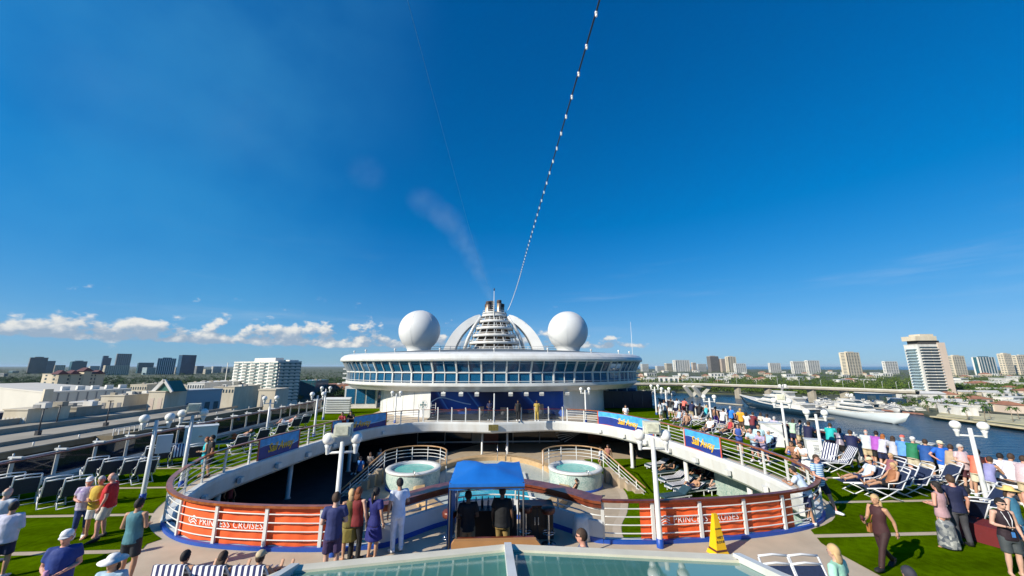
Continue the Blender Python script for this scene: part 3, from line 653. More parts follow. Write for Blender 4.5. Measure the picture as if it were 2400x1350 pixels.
for x in (-4.8, -3.1, -1.6, 1.6, 3.1, 4.6, 7.2, 9.4):
    t = math.acos(x/(DA-0.3)); p = dr(-t, -0.35, 2.42)
    wp(MB().obox((p.x, p.y-0.1, p.z-0.17), 0.2, 0.16, 0.13, 0, R(25)).obox((p.x, p.y, p.z), 0.03, 0.03, 0.1), 'floodlight', WHITE, DR)
# ---- wall below the drum with the stage
def we(t, d, z): return Vector(((13.0+d)*math.cos(t), 46+(9.6+d)*math.sin(t), z))
WL = thing('stage_wall', 'curved white wall either side of the stage under the lounge block', 'wall', (0, 36.6, 0))
tl = [R(180+62*i/20) for i in range(21)]; trr = [R(360-58*i/20) for i in range(21)]
mb = MB(); mb.ribbon([we(t, 0, 0.004) for t in tl], [we(t, 0, 2.46) for t in tl]); wp(mb, 'wall_panel', WHITE, WL)
mb = MB(); mb.ribbon([we(t, 0, 2.46) for t in trr], [we(t, 0, 0.004) for t in trr]); wp(mb, 'wall_panel', WHITE, WL)
for i in range(7):
    t = R(188+7.5*i); wp(MB().beam(we(t, 0.02, 0.1), we(t, 0.02, 2.4), 0.02, 0.03), 'panel_seam', GREYW, WL)
def backdrop_mat():
    m = mat('stage_print', (0.02, 0.06, 0.4), 0.5, 0.1, 1); n = m.node_tree.nodes; l = m.node_tree.links
    g = n.new('ShaderNodeNewGeometry'); wv = n.new('ShaderNodeTexWave'); wv.bands_direction = 'DIAGONAL'; wv.inputs['Scale'].default_value = 0.06; wv.inputs['Distortion'].default_value = 4.0; wv.inputs['Detail'].default_value = 1; wv.inputs['Detail Scale'].default_value = 0.4; l.new(g.outputs['Position'], wv.inputs['Vector'])
    r = n.new('ShaderNodeValToRGB'); e = r.color_ramp.elements; e[0].position = 0; e[0].color = (0.008, 0.018, 0.10, 1); e[1].position = 1; e[1].color = (0.02, 0.11, 0.50, 1)
    for p_, c_ in ((0.45, (0.010, 0.03, 0.18, 1)), (0.60, (0.015, 0.08, 0.42, 1)), (0.66, (0.10, 0.30, 0.70, 1)), (0.70, (0.015, 0.06, 0.33, 1))): x = e.new(p_); x.color = c_
    l.new(wv.outputs['Fac'], r.inputs[0]); l.new(r.outputs[0], n['Principled BSDF'].inputs['Base Color']); return m
SB = thing('stage_backdrop', 'dark blue printed backdrop of the stage behind the far railing', 'backdrop', (0, 38.6, 0))
e0 = we(tl[-1], 0, 0); e1 = we(trr[-1], 0, 0)
bp = spline([e0, e0+Vector((1.5, 1.2, 0)), (-1.5, 39.4, 0), (1.5, 39.4, 0), e1+Vector((-1.5, 1.2, 0)), e1], 8)
mb = MB().ribbon([p+Vector((0, 0, 0.005)) for p in bp], [p+Vector((0, 0, 2.45)) for p in bp]); wp(mb, 'print', backdrop_mat(), SB)
q = [p for p in bp if p.x < -2.2]
mb = MB().ribbon([p+Vector((0, -0.03, 0.35+0.10*i/len(q))) for i, p in enumerate(q)], [p+Vector((0, -0.03, 0.5+0.2*i/len(q))) for i, p in enumerate(q)]); wp(mb, 'coral_swoosh', mat('coral_print', (0.6, 0.13, 0.2), 0.5), SB)
mb = MB().ribbon([p+Vector((0, -0.03, 1.35+0.4*math.sin(i*0.3))) for i, p in enumerate(q)], [p+Vector((0, -0.03, 1.45+0.4*math.sin(i*0.3))) for i, p in enumerate(q)]); wp(mb, 'pale_swoosh', mat('pale_print', (0.45, 0.62, 0.8), 0.5), SB)
struct('stage_floor', MB().box(-6, 6, 35.6, 40, 0.004, 0.16), DARK)
# flag pole before the stage, fan, ladder, boxes and instruments
tag(MB().lathe([(0.0, 0), (0.16, 0), (0.07, 0.1), (0.055, 2.4), (0.0, 2.42)], seg=8).build('stage_post', WHITE, None, (0.05, 35.0, 0.0)), 'single white post standing in the middle of the stage front', 'post')
fn = thing('standing_fan', 'round white cage fan on a stand at the left of the stage', 'fan', tuple(aty(990, 985, 35.9)))
fn.location.z = 0.0
MB().tube([(0, 0, 0), (0, 0, 1.0)], 0.04).build('stand', WHITE2, fn)
mb = MB()
for r_ in (0.42, 0.28, 0.14): mb.tube([(r_*math.cos(i*math.pi/10), -0.08, 1.35+r_*math.sin(i*math.pi/10)) for i in range(20)], 0.014, 4, True)
for i in range(10): a = i*math.pi/5; mb.tube([(0, -0.1, 1.35), (0.42*math.cos(a), -0.08, 1.35+0.42*math.sin(a))], 0.01, 4)
mb.build('cage', WHITE, fn)
mb = MB()
for i in range(4): mb.obox((0.16*math.cos(i*1.571), 0, 1.35+0.16*math.sin(i*1.571)), 0.15, 0.02, 0.07, 0, 0, -i*1.571)
mb.build('blades', mat('teal_blades', (0.03, 0.25, 0.25), 0.4), fn)
for i, (x, y, s_, lab) in enumerate([(-1.2, 37.2, 0.55, 'black loudspeaker left of the stage post'), (0.9, 37.0, 0.5, 'black loudspeaker right of the stage post'), (4.4, 36.8, 0.7, 'black equipment case at the right end of the stage')]):
    t = thing('stage_speaker', lab, 'speaker', (x, y, 0.16)); MB().box(-s_/2, s_/2, -0.25, 0.25, 0, s_*1.6).build('cabinet', DARK, t)
    MB().lathe([(0.0, 0.02), (s_*0.32, 0.03), (s_*0.36, 0.0)], seg=12).build('cone', mat('cone_grey', (0.10, 0.10, 0.11), 0.6), t, (0, -0.26, s_*0.6)).rotation_euler.x = R(90)
lad = thing('wall_ladder', 'small white ladder with rungs on the stage wall beside the fan', 'ladder', (-5.6, 36.2, 0))
for x in (-0.22, 0.22): MB().tube([(x, 0, 0), (x, 0, 1.5)], 0.03, 5).build('rail', WHITE, lad)
for k in range(6): MB().tube([(-0.22, 0, 0.2+0.22*k), (0.22, 0, 0.2+0.22*k)], 0.022, 5).build('rung', WHITE, lad)
# side houses with blue windows behind, and dark screens
for s in (-1, 1):
    t = thing('side_lounge', 'low side lounge with blue windows on the %s of the round block' % ('left' if s < 0 else 'right'), 'superstructure', (s*15.8, 52, 0))
    wp(MB().box(s*15.8-1.9, s*15.8+1.9, 46.5, 60, 0.005, 2.5), 'body', WHITE2, t)
    for k in range(3): wp(MB().box(s*15.8-1.7+1.2*k, s*15.8-0.7+1.2*k, 46.44, 46.49, 0.5, 2.2), 'pane', PANE, t)
    for k in range(8): wp(MB().box(s*15.8-1.95 if s > 0 else s*15.8+1.91, s*15.8-1.91 if s > 0 else s*15.8+1.95, 47+1.6*k, 48.3+1.6*k, 0.5, 2.2), 'pane', PANE, t)
t = thing('navy_screen', 'tall dark navy screen wall on the right beyond the turf', 'screen', (16, 44.8, 0)); 
for k in range(5): wp(MB().box(12.9+1.18*k, 14.05+1.18*k, 44.8, 44.86, 0.02, 1.95), 'panel', mat('navy_panel', (0.008, 0.012, 0.03), 0.4), t)
lv = thing('louvre_stack', 'stack of white louvre slats on the far left deck', 'louvres', (-16.6, 41, 0))
for k in range(7): wp(MB().obox((-16.2, 41, 0.2+0.22*k), 1.3, 0.25, 0.05, 0, R(20)), 'slat', WHITE, lv)
# side terraces of the block seen at the drum's edge
for s in (-1, 1):
    t = thing('bridge_terrace', 'stepped white side terraces at the %s edge of the round block' % ('left' if s < 0 else 'right'), 'terrace', (s*18.4, 52, 3))
    for k in range(4): wp(MB().box(s*18.3-0.8, s*18.3+0.8, 49, 56, 2.75+0.55*k, 2.9+0.55*k), 'terrace_slab', WHITE, t)
# ================================================================== radomes
for s, lab in ((-1, 'big white satellite dome on the left of the funnel'), (1, 'big white satellite dome on the right of the funnel')):
    t = thing('satellite_dome', lab, 'radome', (s*10.75, 54, 6.42)); r_ = 2.92
    prof = [(1.75, 0), (1.75, 0.22), (1.62, 0.25), (1.62, 0.7)]+[(r_*math.sin(a), 3.42-r_*math.cos(a)) for a in [R(36+144*i/22) for i in range(23)]]
    prof[4] = (r_*math.sin(R(38)), 3.42-r_*math.cos(R(38)))
    MB().lathe(prof, seg=40).build('dome', mat('radome_white', (0.62, 0.63, 0.62), 0.5, 0.05, 0.5), t)
    MB().lathe([(1.9, 0), (1.9, 0.16), (1.7, 0.2)], seg=30).build('base_ring', WHITE2, t)
    mb = MB()
    for k in range(6):
        a = 2*math.pi*k/6+0.3
        mb.tube([((r_+0.004)*math.sin(b)*math.cos(a), (r_+0.004)*math.sin(b)*math.sin(a), 3.42-(r_+0.004)*math.cos(b)) for b in [R(40+138*i/16) for i in range(17)]], 0.012, 4)
    mb.build('seam', GREYW, t)
# ================================================================== funnel
FN = thing('ship_funnel', 'white ribbed funnel with curved fins and bronze stacks between the domes', 'funnel', (0, 62, 6.9))
FY = 62.0
for s in (-1, 1):
    C_ = spline([(s*8.3, 0, 6.9), (s*7.5, 0, 8.9), (s*6.3, 0, 10.7), (s*4.8, 0, 12.1), (s*3.3, 0, 12.95), (s*2.4, 0, 13.2)], 5)
    rings = []
    for i, p in enumerate(C_):
        k_ = i/(len(C_)-1); d = (C_[min(i+1, len(C_)-1)]-C_[max(i-1, 0)]).normalized(); nr = Vector((-d.z, 0, d.x))
        th = 1.75*(1-k_)+0.85*k_; dp = 1.7*(1-0.35*k_)
        if nr.x*s < 0: nr = -nr
        c0 = Vector((p.x, FY, p.z))
        rings.append([c0+Vector((0, -dp, 0)), c0-nr*th+Vector((0, -dp*0.96, 0)), c0-nr*th+Vector((0, dp, 0)), c0+Vector((0, dp, 0))])
    mb = MB().loft(rings, smooth=False); wp(mb, 'fin', mat('fin_white', (0.80, 0.80, 0.77), 0.4, 0.06, 0.5), FN)
    wp(MB().tube([(s*5.0, FY-1, 6.9), (s*4.3, FY-1, 9.2), (s*3.35, FY-1, 11.2), (s*2.2, FY-1, 12.9)], 0.28, 8), 'side_strut', WHITE2, FN)
core = [(4.6, 6.9), (4.1, 8.3), (3.5, 9.8), (2.85, 11.3), (2.15, 12.7), (1.9, 13.2)]
wp(MB().lathe([(r_*0.74, z) for r_, z in core], (0, FY, 0), 20), 'core', mat('funnel_dark', (0.085, 0.055, 0.035), 0.6, 0.3, 1), FN)
for z, r_ in [(7.15, 4.6), (8.35, 4.2), (9.55, 3.72), (10.75, 3.2), (11.9, 2.65), (12.9, 2.15), (13.3, 2.0)]:
    wp(MB().lathe([(r_*0.7, z-0.06), (r_, z-0.06), (r_*0.985, z+0.34), (r_*0.94, z+0.34), (r_*0.94, z+0.0), (r_*0.7, z+0.0)], (0, FY, 0), 28), 'ring_deck', WHITE, FN)
    for hh in (0.55,):
        wp(MB().tube([(r_*0.98*math.cos(i*math.pi/14), FY+r_*0.98*math.sin(i*math.pi/14), z+hh) for i in range(28)], 0.045, 4, True), 'ring_rail', WHITE, FN)
for i in range(9):
    a = R(180+22.5*i)
    wp(MB().tube([(r_*0.97*math.cos(a), FY+r_*0.97*math.sin(a), z) for r_, z in core], 0.06, 4), 'rib', WHITE, FN)
for a0 in (205, 235, 265, 290, 320):
    for lv_ in range(4):
        r0, z0 = core[lv_]; r1, z1 = core[lv_+1]; a = R(a0+lv_*4); b = R(a0+16)
        wp(MB().tube([(r0*0.9*math.cos(a), FY+r0*0.9*math.sin(a), z0), (r1*0.9*math.cos(b), FY+r1*0.9*math.sin(b), z1)], 0.08, 4), 'brace', WHITE2, FN)
BRZ = mat('bronze_stack', (0.42, 0.30, 0.20), 0.32, 0.35, 1.2, metal=0.7)
for x, y, r_, h in [(-1.05, 61.6, 0.42, 15.5), (-0.55, 62.4, 0.42, 15.7), (-1.35, 62.5, 0.3, 15.2), (0.75, 61.7, 0.38, 15.75), (1.25, 62.3, 0.4, 15.2), (1.0, 63.0, 0.36, 15.4)]:
    s_ = wp(MB().lathe([(r_, 13.2), (r_, h), (r_*0.8, h+0.02), (r_*0.78, h-0.5)], (x, y, 0), 14), 'exhaust_stack', BRZ, FN)
    wp(MB().lathe([(r_+0.02, h-0.55), (r_+0.03, h-0.3), (r_+0.02, h-0.05)], (x, y, 0), 14), 'stack_collar', mat('soot', (0.05, 0.035, 0.03), 0.7), FN)
wp(MB().box(-1.6, 1.6, 60.6, 63.4, 13.36, 13.6), 'top_platform', WHITE2, FN)
wp(MB().tube([(-0.1, 59.7, 6.9), (-0.1, 59.9, 13.5), (-0.1, 60.0, 17.0)], [0.12, 0.10, 0.05], 6), 'mast', WHITE, FN)
wp(MB().lathe([(0.0, 0.5), (0.1, 0.4), (0.1, 0.1), (0.0, 0)], (-0.1, 60.0, 17.0), 8), 'mast_light', DARK, FN)
for k in range(6): wp(MB().tube([(-0.45, 59.8, 13.6+0.3*k), (0.25, 59.8, 13.6+0.3*k)], 0.025, 4), 'mast_rung', WHITE, FN)
# roof railing and small gear before the funnel
rr_ = thing('roof_railing', 'low white railing on the lounge roof before the funnel', 'railing', (0, 55, 6.7))
for s in (-1, 1):
    pts = [Vector((s*x, 53.0, 6.7)) for x in (6.2, 9.2)]; 
pts = [Vector((x, 56.5, 6.9)) for x in (-9.5, -6, -3, 0, 3, 6, 9.5)]
for h in (0.3, 0.55, 0.85): wp(MB().tube([p+Vector((0, 0, h)) for p in pts], 0.03, 4), 'rail', WHITE, rr_)
for p in resample(pts, 1.5): wp(MB().tube([p, p+Vector((0, 0, 0.85))], 0.035, 4), 'post', WHITE, rr_)
tag(MB().lathe([(0, 0), (0.1, 0), (0.03, 0.3), (0.018, 4.6), (0, 4.62)], seg=6).build('whip_antenna', WHITE, None, (aty(1482, 820, 50).x, 50, 6.2)), 'tall thin white whip antenna at the right end of the lounge roof', 'antenna')
# ================================================================== light string and wire overhead
sl_ = thing('light_string', 'long festoon cable with white bulbs running overhead to the funnel', 'light string', (1.9, 2.0, 11.4))
pts = [Vector((1.89-0.05*math.sin(math.pi*min(1, Y_/30))+0.26*max(0, Y_-20)/40, Y_, CAM_H+9.03-0.04*(60-Y_)-0.001*Y_*(60-Y_))) for Y_ in [2+58*k/30 for k in range(31)]]
wp(MB().tube(pts, 0.018, 4), 'cable', mat('black_cable', (0.02, 0.02, 0.025), 0.6), sl_)
bme = MB().ell((0, 0, -0.08), 0.027, 0.027, 0.038, 8, 6).tube([(0, 0, -0.04), (0, 0, 0.0)], 0.03, 6).mesh('bulb', mat('bulb_white', (0.85, 0.85, 0.82), 0.3, 0.02))
S_ = along(pts)
for i in range(78):
    s_ = 3.68-0.73*2+0.73*i
    if s_ < 0 or s_ > S_[-1]-0.3: continue
    p, d = at_s(pts, S_, s_); link('bulb', bme, sl_, p-sl_.location)
a = aty(955, 0, 8.0); b = Vector((-0.3, 60.2, 16.4)); d = (b-a)
tag(MB().tube([a-d*0.05]+[a+d*(k/12)-Vector((0, 0, 1.2*math.sin(math.pi*k/12))) for k in range(13)], 0.007, 4).build('stay_wire', mat('wire_grey', (0.05, 0.22, 0.45), 0.5)), 'thin bare stay wire running overhead left of the light string', 'wire')
# ================================================================== funnel smoke
def smoke_mat(name, dens, sc):                              # soft puff: thins out towards its rim
    m = bpy.data.materials.new(name); m.use_nodes = True; n = m.node_tree.nodes; l = m.node_tree.links
    n.remove(n['Principled BSDF']); v = n.new('ShaderNodeVolumePrincipled'); l.new(v.outputs[0], n['Material Output'].inputs['Volume']); v.inputs['Color'].default_value = (0.66, 0.78, 0.88, 1)
    tcx = n.new('ShaderNodeTexCoord'); mp = n.new('ShaderNodeMapping'); mp.inputs['Location'].default_value = (-1, -1, -1); mp.inputs['Scale'].default_value = (2, 2, 2); l.new(tcx.outputs['Generated'], mp.inputs[0])
    gr = n.new('ShaderNodeTexGradient'); gr.gradient_type = 'SPHERICAL'; l.new(mp.outputs[0], gr.inputs[0])
    g = n.new('ShaderNodeNewGeometry'); t = n.new('ShaderNodeTexNoise'); t.inputs['Scale'].default_value = sc; t.inputs['Detail'].default_value = 4; l.new(g.outputs['Position'], t.inputs['Vector'])
    r = n.new('ShaderNodeMapRange'); r.inputs[1].default_value = 0.36; r.inputs[2].default_value = 0.72; r.inputs[3].default_value = 0.05; r.inputs[4].default_value = dens; l.new(t.outputs['Fac'], r.inputs[0]); r.inputs[3].default_value = dens*0.15
    mu = n.new('ShaderNodeMath'); mu.operation = 'MULTIPLY'; l.new(gr.outputs['Fac'], mu.inputs[0]); l.new(r.outputs[0], mu.inputs[1]); l.new(mu.outputs[0], v.inputs['Density']); return m
puffs = [(1150, 700, 62.2, 0.9), (1140, 676, 63.3, 1.3), (1125, 645, 64.6, 1.8), (1106, 606, 66.2, 2.3), (1082, 560, 68.5, 2.9), (1045, 512, 72, 3.5), (1000, 478, 76, 3.9), (860, 405, 88, 5.2), (560, 300, 110, 17.0), (240, 230, 120, 24.0)]
for k, (u, v, D, r_) in enumerate(puffs):
    p = aty(u, v, D); nx = puffs[min(k+1, len(puffs)-1)]; dv = (aty(nx[0], nx[1], nx[2])-p) if k < len(puffs)-1 else p-aty(*puffs[k-1][:3]); st = dv.to_track_quat('X', 'Z').to_matrix()
    o = MB().ell((0, 0, 0), r_*(1.9 if k < 7 else 1.3), r_, r_, 14, 10).build('funnel_smoke', smoke_mat('smoke_%d' % k, (0.16, 0.13, 0.11, 0.09, 0.07, 0.055, 0.04, 0.022, 0.0022, 0.0018)[k], 0.45 if k < 5 else 0.25 if k < 8 else 0.08), None, p); o.rotation_euler = st.to_euler(); o['kind'] = 'stuff'; o['label'] = 'thin grey puff of smoke drifting up left from the funnel'
# ================================================================== sea, land
def water_mat():
    m = mat('harbour_water', (0.005, 0.034, 0.070), 0.22, 0.25, 0.01, spec=0.22); n = m.node_tree.nodes; l = m.node_tree.links; b = n['Principled BSDF']
    g = n.new('ShaderNodeNewGeometry'); mp = n.new('ShaderNodeMapping'); mp.inputs['Scale'].default_value = (0.10, 0.28, 1); l.new(g.outputs['Position'], mp.inputs[0])
    t = n.new('ShaderNodeTexNoise'); t.inputs['Scale'].default_value = 1.0; t.inputs['Detail'].default_value = 6; l.new(mp.outputs[0], t.inputs['Vector'])
    bn = n.new('ShaderNodeBump'); bn.inputs['Strength'].default_value = 0.55; bn.inputs['Distance'].default_value = 1.6; l.new(t.outputs['Fac'], bn.inputs['Height']); l.new(bn.outputs[0], b.inputs['Normal']); return m
SEA_Z, LAND_Z = -40.0, -38.0
struct('sea', MB().add([(-90000, -3000, SEA_Z), (90000, -3000, SEA_Z), (90000, 90000, SEA_Z), (-90000, 90000, SEA_Z)], [(0, 1, 2, 3)]), water_mat())
GROUND = mat('town_ground', (0.075, 0.085, 0.045), 0.95, 0.55, 0.02, detail=8)
QUAY = mat('quay_concrete', (0.36, 0.33, 0.26), 0.9, 0.2, 0.1)
def px(u, v, z=LAND_Z): p = atz(u, v, z); return (p.x, p.y)
RL = [px(2188, 977), px(2400, 1004), px(2700, 1040), (2500, 300), (9000, 2500), (3300, 5000), (1200, 7000), (0, 9000), (-20, 760), px(1480, 918), px(1600, 918), px(1750, 924), px(1900, 931), px(2050, 944), px(2140, 960)]
o = MB().prism(RL, SEA_Z-1, LAND_Z).build('land_right', GROUND); o['kind'] = 'structure'
o = MB().prism([(-34, -300), (-34, 620), (-22, 761), (-2, 9000), (-6000, 40000), (-60000, 40000), (-60000, -300)], SEA_Z-1, LAND_Z).build('land_left', GROUND); o['kind'] = 'structure'
def inside(x, y, P):
    c = False; j = len(P)-1
    for i in range(len(P)):
        if (P[i][1] > y) != (P[j][1] > y) and x < (P[j][0]-P[i][0])*(y-P[i][1])/(P[j][1]-P[i][1])+P[i][0]: c = not c
        j = i
    return c
# ================================================================== woods
def foliage(name, c0, c1, sc):
    m = mat(name, c0, 0.8, 0, spec=0.15); n = m.node_tree.nodes; l = m.node_tree.links; b = n['Principled BSDF']
    g = n.new('ShaderNodeNewGeometry'); t = n.new('ShaderNodeTexNoise'); t.inputs['Scale'].default_value = sc; t.inputs['Detail'].default_value = 3; l.new(g.outputs['Position'], t.inputs['Vector'])
    r = n.new('ShaderNodeValToRGB'); r.color_ramp.elements[0].position = 0.36; r.color_ramp.elements[1].position = 0.64; r.color_ramp.elements[0].color = (*c0, 1); r.color_ramp.elements[1].color = (*c1, 1)
    l.new(t.outputs['Fac'], r.inputs[0]); l.new(r.outputs[0], b.inputs['Base Color']); return m
LEAF = foliage('leaf_green', (0.022, 0.055, 0.008), (0.105, 0.150, 0.022), 0.09)
LEAF2 = foliage('leaf_deep', (0.016, 0.045, 0.014), (0.050, 0.095, 0.024), 0.06)
PALMG = foliage('palm_green', (0.025, 0.070, 0.012), (0.085, 0.150, 0.030), 0.3)
BARK = mat('bark', (0.16, 0.12, 0.08), 0.9, 0.3, 0.8)
def leaf_mesh(name, C, rad, hgt, nq, qs, m, seed=0):
    r_ = np.random.default_rng(seed); V = []
    for (x, y, z), ra, h, q in zip(C, rad, hgt, nq):
        d = r_.normal(size=(q, 3)); d /= np.linalg.norm(d, axis=1)[:, None]; k = r_.random((q, 1))**0.45
        lump = 1+0.35*np.sin(d[:, :1]*3.1+x)*np.cos(d[:, 1:2]*2.7+y)
        p = d*k*lump*np.array([ra, ra, h*0.42])+np.array([x, y, z+h*0.60])
        a = r_.normal(size=(q, 3)); a[:, 2] *= 0.6; a /= np.linalg.norm(a, axis=1)[:, None]; b = np.cross(a, r_.normal(size=(q, 3))); b /= np.linalg.norm(b, axis=1)[:, None]
        s = (qs*ra*(0.6+0.8*r_.random((q, 1)))); V.append(np.stack([p-a*s, p+b*s*0.7, p+a*s, p-b*s*0.7], 1))
    V = np.concatenate(V).reshape(-1, 3).astype(np.float32); nf = len(V)//4
    me = bpy.data.meshes.new(name); me.vertices.add(len(V)); me.vertices.foreach_set('co', V.ravel()); me.loops.add(len(V)); me.loops.foreach_set('vertex_index', np.arange(len(V), dtype=np.int32))
    me.polygons.add(nf); me.polygons.foreach_set('loop_start', np.arange(0, len(V), 4, dtype=np.int32)); me.polygons.foreach_set('loop_total', np.full(nf, 4, dtype=np.int32)); me.update(); me.validate(); me.materials.append(m); return me
def wood(name, n, us, vs_, poly, label, seed, m=LEAF, hmin=7, hmax=13):
    r_ = random.Random(seed); C = []; ra = []; hh = []; nq = []
    while len(C) < n:
        u = r_.uniform(*us); v = r_.uniform(*vs_); p = atz(u, v, LAND_Z)
        if poly and not inside(p.x, p.y, poly): continue
        D = p.y; h = r_.uniform(hmin, hmax)*(1 if D < 1500 else 1.25); C.append((p.x, p.y, LAND_Z)); ra.append(h*r_.uniform(0.42, 0.72)); hh.append(h); nq.append(70 if D < 700 else 34 if D < 1300 else 14)
    o = link(name, leaf_mesh(name, C, ra, hh, nq, 0.16 if m else 0.2, m, seed)); o['kind'] = 'stuff'; tag(o, label, 'wood'); del o['category']; return o
wood('far_wood', 4300, (1440, 2620), (866.5, 924), RL, 'green belt of trees beyond the channel', 3)
wood('far_wood', 2400, (-250, 640), (866.5, 912), None, 'dark green belt of trees before the skyline', 4, LEAF2)
wood('far_wood', 900, (640, 830), (868, 935), None, 'dark trees between the white apartment block and the ship', 5, LEAF2)
wood('bank_wood', 330, (1560, 2070), (911, 930), RL, 'dark green trees along the far bank below the bridge', 6, LEAF, 7, 11)
wood('bank_wood', 420, (2080, 2480), (903, 962), RL, 'green bushes and trees between the waterfront buildings', 8, LEAF, 4, 8)
# ---- single trees and palms on the near bank
def broadleaf(seed):
    h = 10.0; t = bpy.data.objects.new('bank_tree', None); COL.objects.link(t); r_ = random.Random(seed)
    mb = MB().tube([(0, 0, 0), (0.2, 0.1, 2.2), (0.1, 0.3, 4.2)], [0.45, 0.34, 0.25], 7)
    for k in range(5): a = k*1.26+r_.random(); mb.tube([(0.1, 0.2, 3.4), (1.5*math.cos(a), 1.5*math.sin(a), 5.2), (2.8*math.cos(a), 2.8*math.sin(a), 6.6)], [0.2, 0.13, 0.05], 5)
    mb.build('trunk', BARK, t)
    C = [(r_.uniform(-2.4, 2.4), r_.uniform(-2.4, 2.4), r_.uniform(1.8, 4.2)) for k in range(7)]
    link('crown', leaf_mesh('crown', C, [r_.uniform(1.6, 2.6) for _ in C], [r_.uniform(4, 5.5) for _ in C], [70]*7, 0.16, LEAF, seed), t); return t
def palm(seed, h):
    t = bpy.data.objects.new('palm_tree', None); COL.objects.link(t); r_ = random.Random(seed)
    lx, ly = r_.uniform(-0.8, 0.8), r_.uniform(-0.8, 0.8)
    MB().tube([(0, 0, 0), (lx*0.3, ly*0.3, h*0.5), (lx, ly, h)], [0.26, 0.19, 0.16], 6).build('trunk', mat('palm_trunk', (0.27, 0.22, 0.16), 0.9, 0.25, 1.5), t)
    mb = MB()
    for k in range(17):
        a = 2*math.pi*k/17+r_.uniform(-.2, .2); e = R(r_.uniform(-25, 62)); Lf = r_.uniform(2.6, 3.5); sd = Vector((-math.sin(a), math.cos(a), 0)); P = []
        for i in range(5):
            s_ = i/4; rr2 = Lf*s_*math.cos(e)*(1-0.12*s_); zz = h+Lf*(math.sin(e)*s_-0.62*s_*s_); P.append(Vector((lx+rr2*math.cos(a), ly+rr2*math.sin(a), zz)))
        wd_ = [0.08, 0.42, 0.5, 0.36, 0.03]
        mb.ribbon([p+sd*w_+Vector((0, 0, -0.35*w_)) for p, w_ in zip(P, wd_)], P); mb.ribbon(P, [p-sd*w_+Vector((0, 0, -0.35*w_)) for p, w_ in zip(P, wd_)])
    mb.build('crown', PALMG, t); return t
def hide_proto(t):
    for c in list(t.children): bpy.data.objects.remove(c)
    bpy.data.objects.remove(t)
PP = [palm(k, h) for k, h in enumerate((8.5, 10, 11.5, 9.2))]; BT = [broadleaf(k) for k in range(3)]
r_ = random.Random(11); spots = []
for _ in range(1200):
    u = r_.uniform(2080, 2460); v = r_.choice([r_.uniform(905, 935), r_.uniform(935, 990)])
    p = atz(u, v, LAND_Z)
    if inside(p.x, p.y, RL) and all((p.x-q.x)**2+(p.y-q.y)**2 > 36 for q in spots): spots.append(p)
    if len(spots) >= 130: break
PALMS = []; BTREES = []; HOUSES = []
for i, p in enumerate(spots):
    o = copy_tree(PP[i % 4], loc=p, rz=r_.uniform(0, 6.28)); k = r_.uniform(0.85, 1.15); o.scale = (k, k, k)
    tag(o, 'palm', 'palm tree', 'palms on the far bank'); PALMS.append((o, ('tall palm near the water' if p.length < 560 else 'tall palm farther back')))
spots2 = []
for _ in range(900):
    u = r_.uniform(1640, 2450); v = r_.uniform(900, 928) if u < 2050 else r_.uniform(890, 930); p = atz(u, v, LAND_Z)
    if inside(p.x, p.y, RL) and all((p.x-q.x)**2+(p.y-q.y)**2 > 70 for q in spots2): spots2.append(p)
    if len(spots2) >= 110: break
for i, p in enumerate(spots2):
    o = copy_tree(BT[i % 3], loc=p, rz=r_.uniform(0, 6.28)); k = r_.uniform(0.9, 1.4); o.scale = (k, k, k)
    tag(o, 'tree', 'tree', 'leafy trees on the far bank'); BTREES.append((o, 'round leafy tree beyond the channel' if p.length > 900 else 'round leafy tree near the far bank'))
r_ = random.Random(5); LTREES = []
for i in range(26):
    p = atz(r_.uniform(655, 800), r_.uniform(912, 945), LAND_Z); o = copy_tree(BT[i % 3], loc=p, rz=r_.uniform(0, 6.28)); k = r_.uniform(0.8, 1.2); o.scale = (k, k, k)
    tag(o, 'tree', 'tree', 'leafy trees left of the round block'); LTREES.append((o, 'dark leafy tree'))
for t in PP+BT: hide_proto(t)
# ================================================================== buildings
CREAM = mat('cream_wall', (0.62, 0.55, 0.42), 0.8, 0.08, 0.05); BWHT = mat('building_white', (0.66, 0.65, 0.61), 0.7, 0.06, 0.05); PINKW = mat('pink_wall', (0.62, 0.50, 0.40), 0.8, 0.06, 0.05)
BAND = mat('window_band', (0.05, 0.075, 0.09), 0.25, 0.3, 0.2); TEAL = mat('teal_glass_wall', (0.022, 0.095, 0.12), 0.2, 0.3, 0.02); NAVYG = mat('navy_glass_wall', (0.014, 0.050, 0.105), 0.18, 0.3, 0.02); GREYB = mat('grey_wall', (0.26, 0.26, 0.26), 0.8, 0.1, 0.05); BROWNB = mat('brown_wall', (0.21, 0.17, 0.14), 0.7, 0.15, 0.05); ROOFR = mat('dark_red_roof', (0.07, 0.018, 0.022), 0.8, 0.2, 0.2); TERRA = mat('terracotta_roof', (0.32, 0.14, 0.08), 0.85, 0.2, 0.2)
PALEB = mat('pale_blue_wall', (0.45, 0.58, 0.62), 0.5, 0.1, 0.1); CONC = mat('concrete', (0.33, 0.30, 0.24), 0.9, 0.15, 0.12, 0.1, 1); CONCD = mat('brown_concrete', (0.20, 0.165, 0.105), 0.9, 0.2, 0.15)
for m_ in (CREAM, BWHT, GREYB, CONC, CONCD): streaks(m_, 0.0, 0.75, (0.30, 0.30, 0.06))
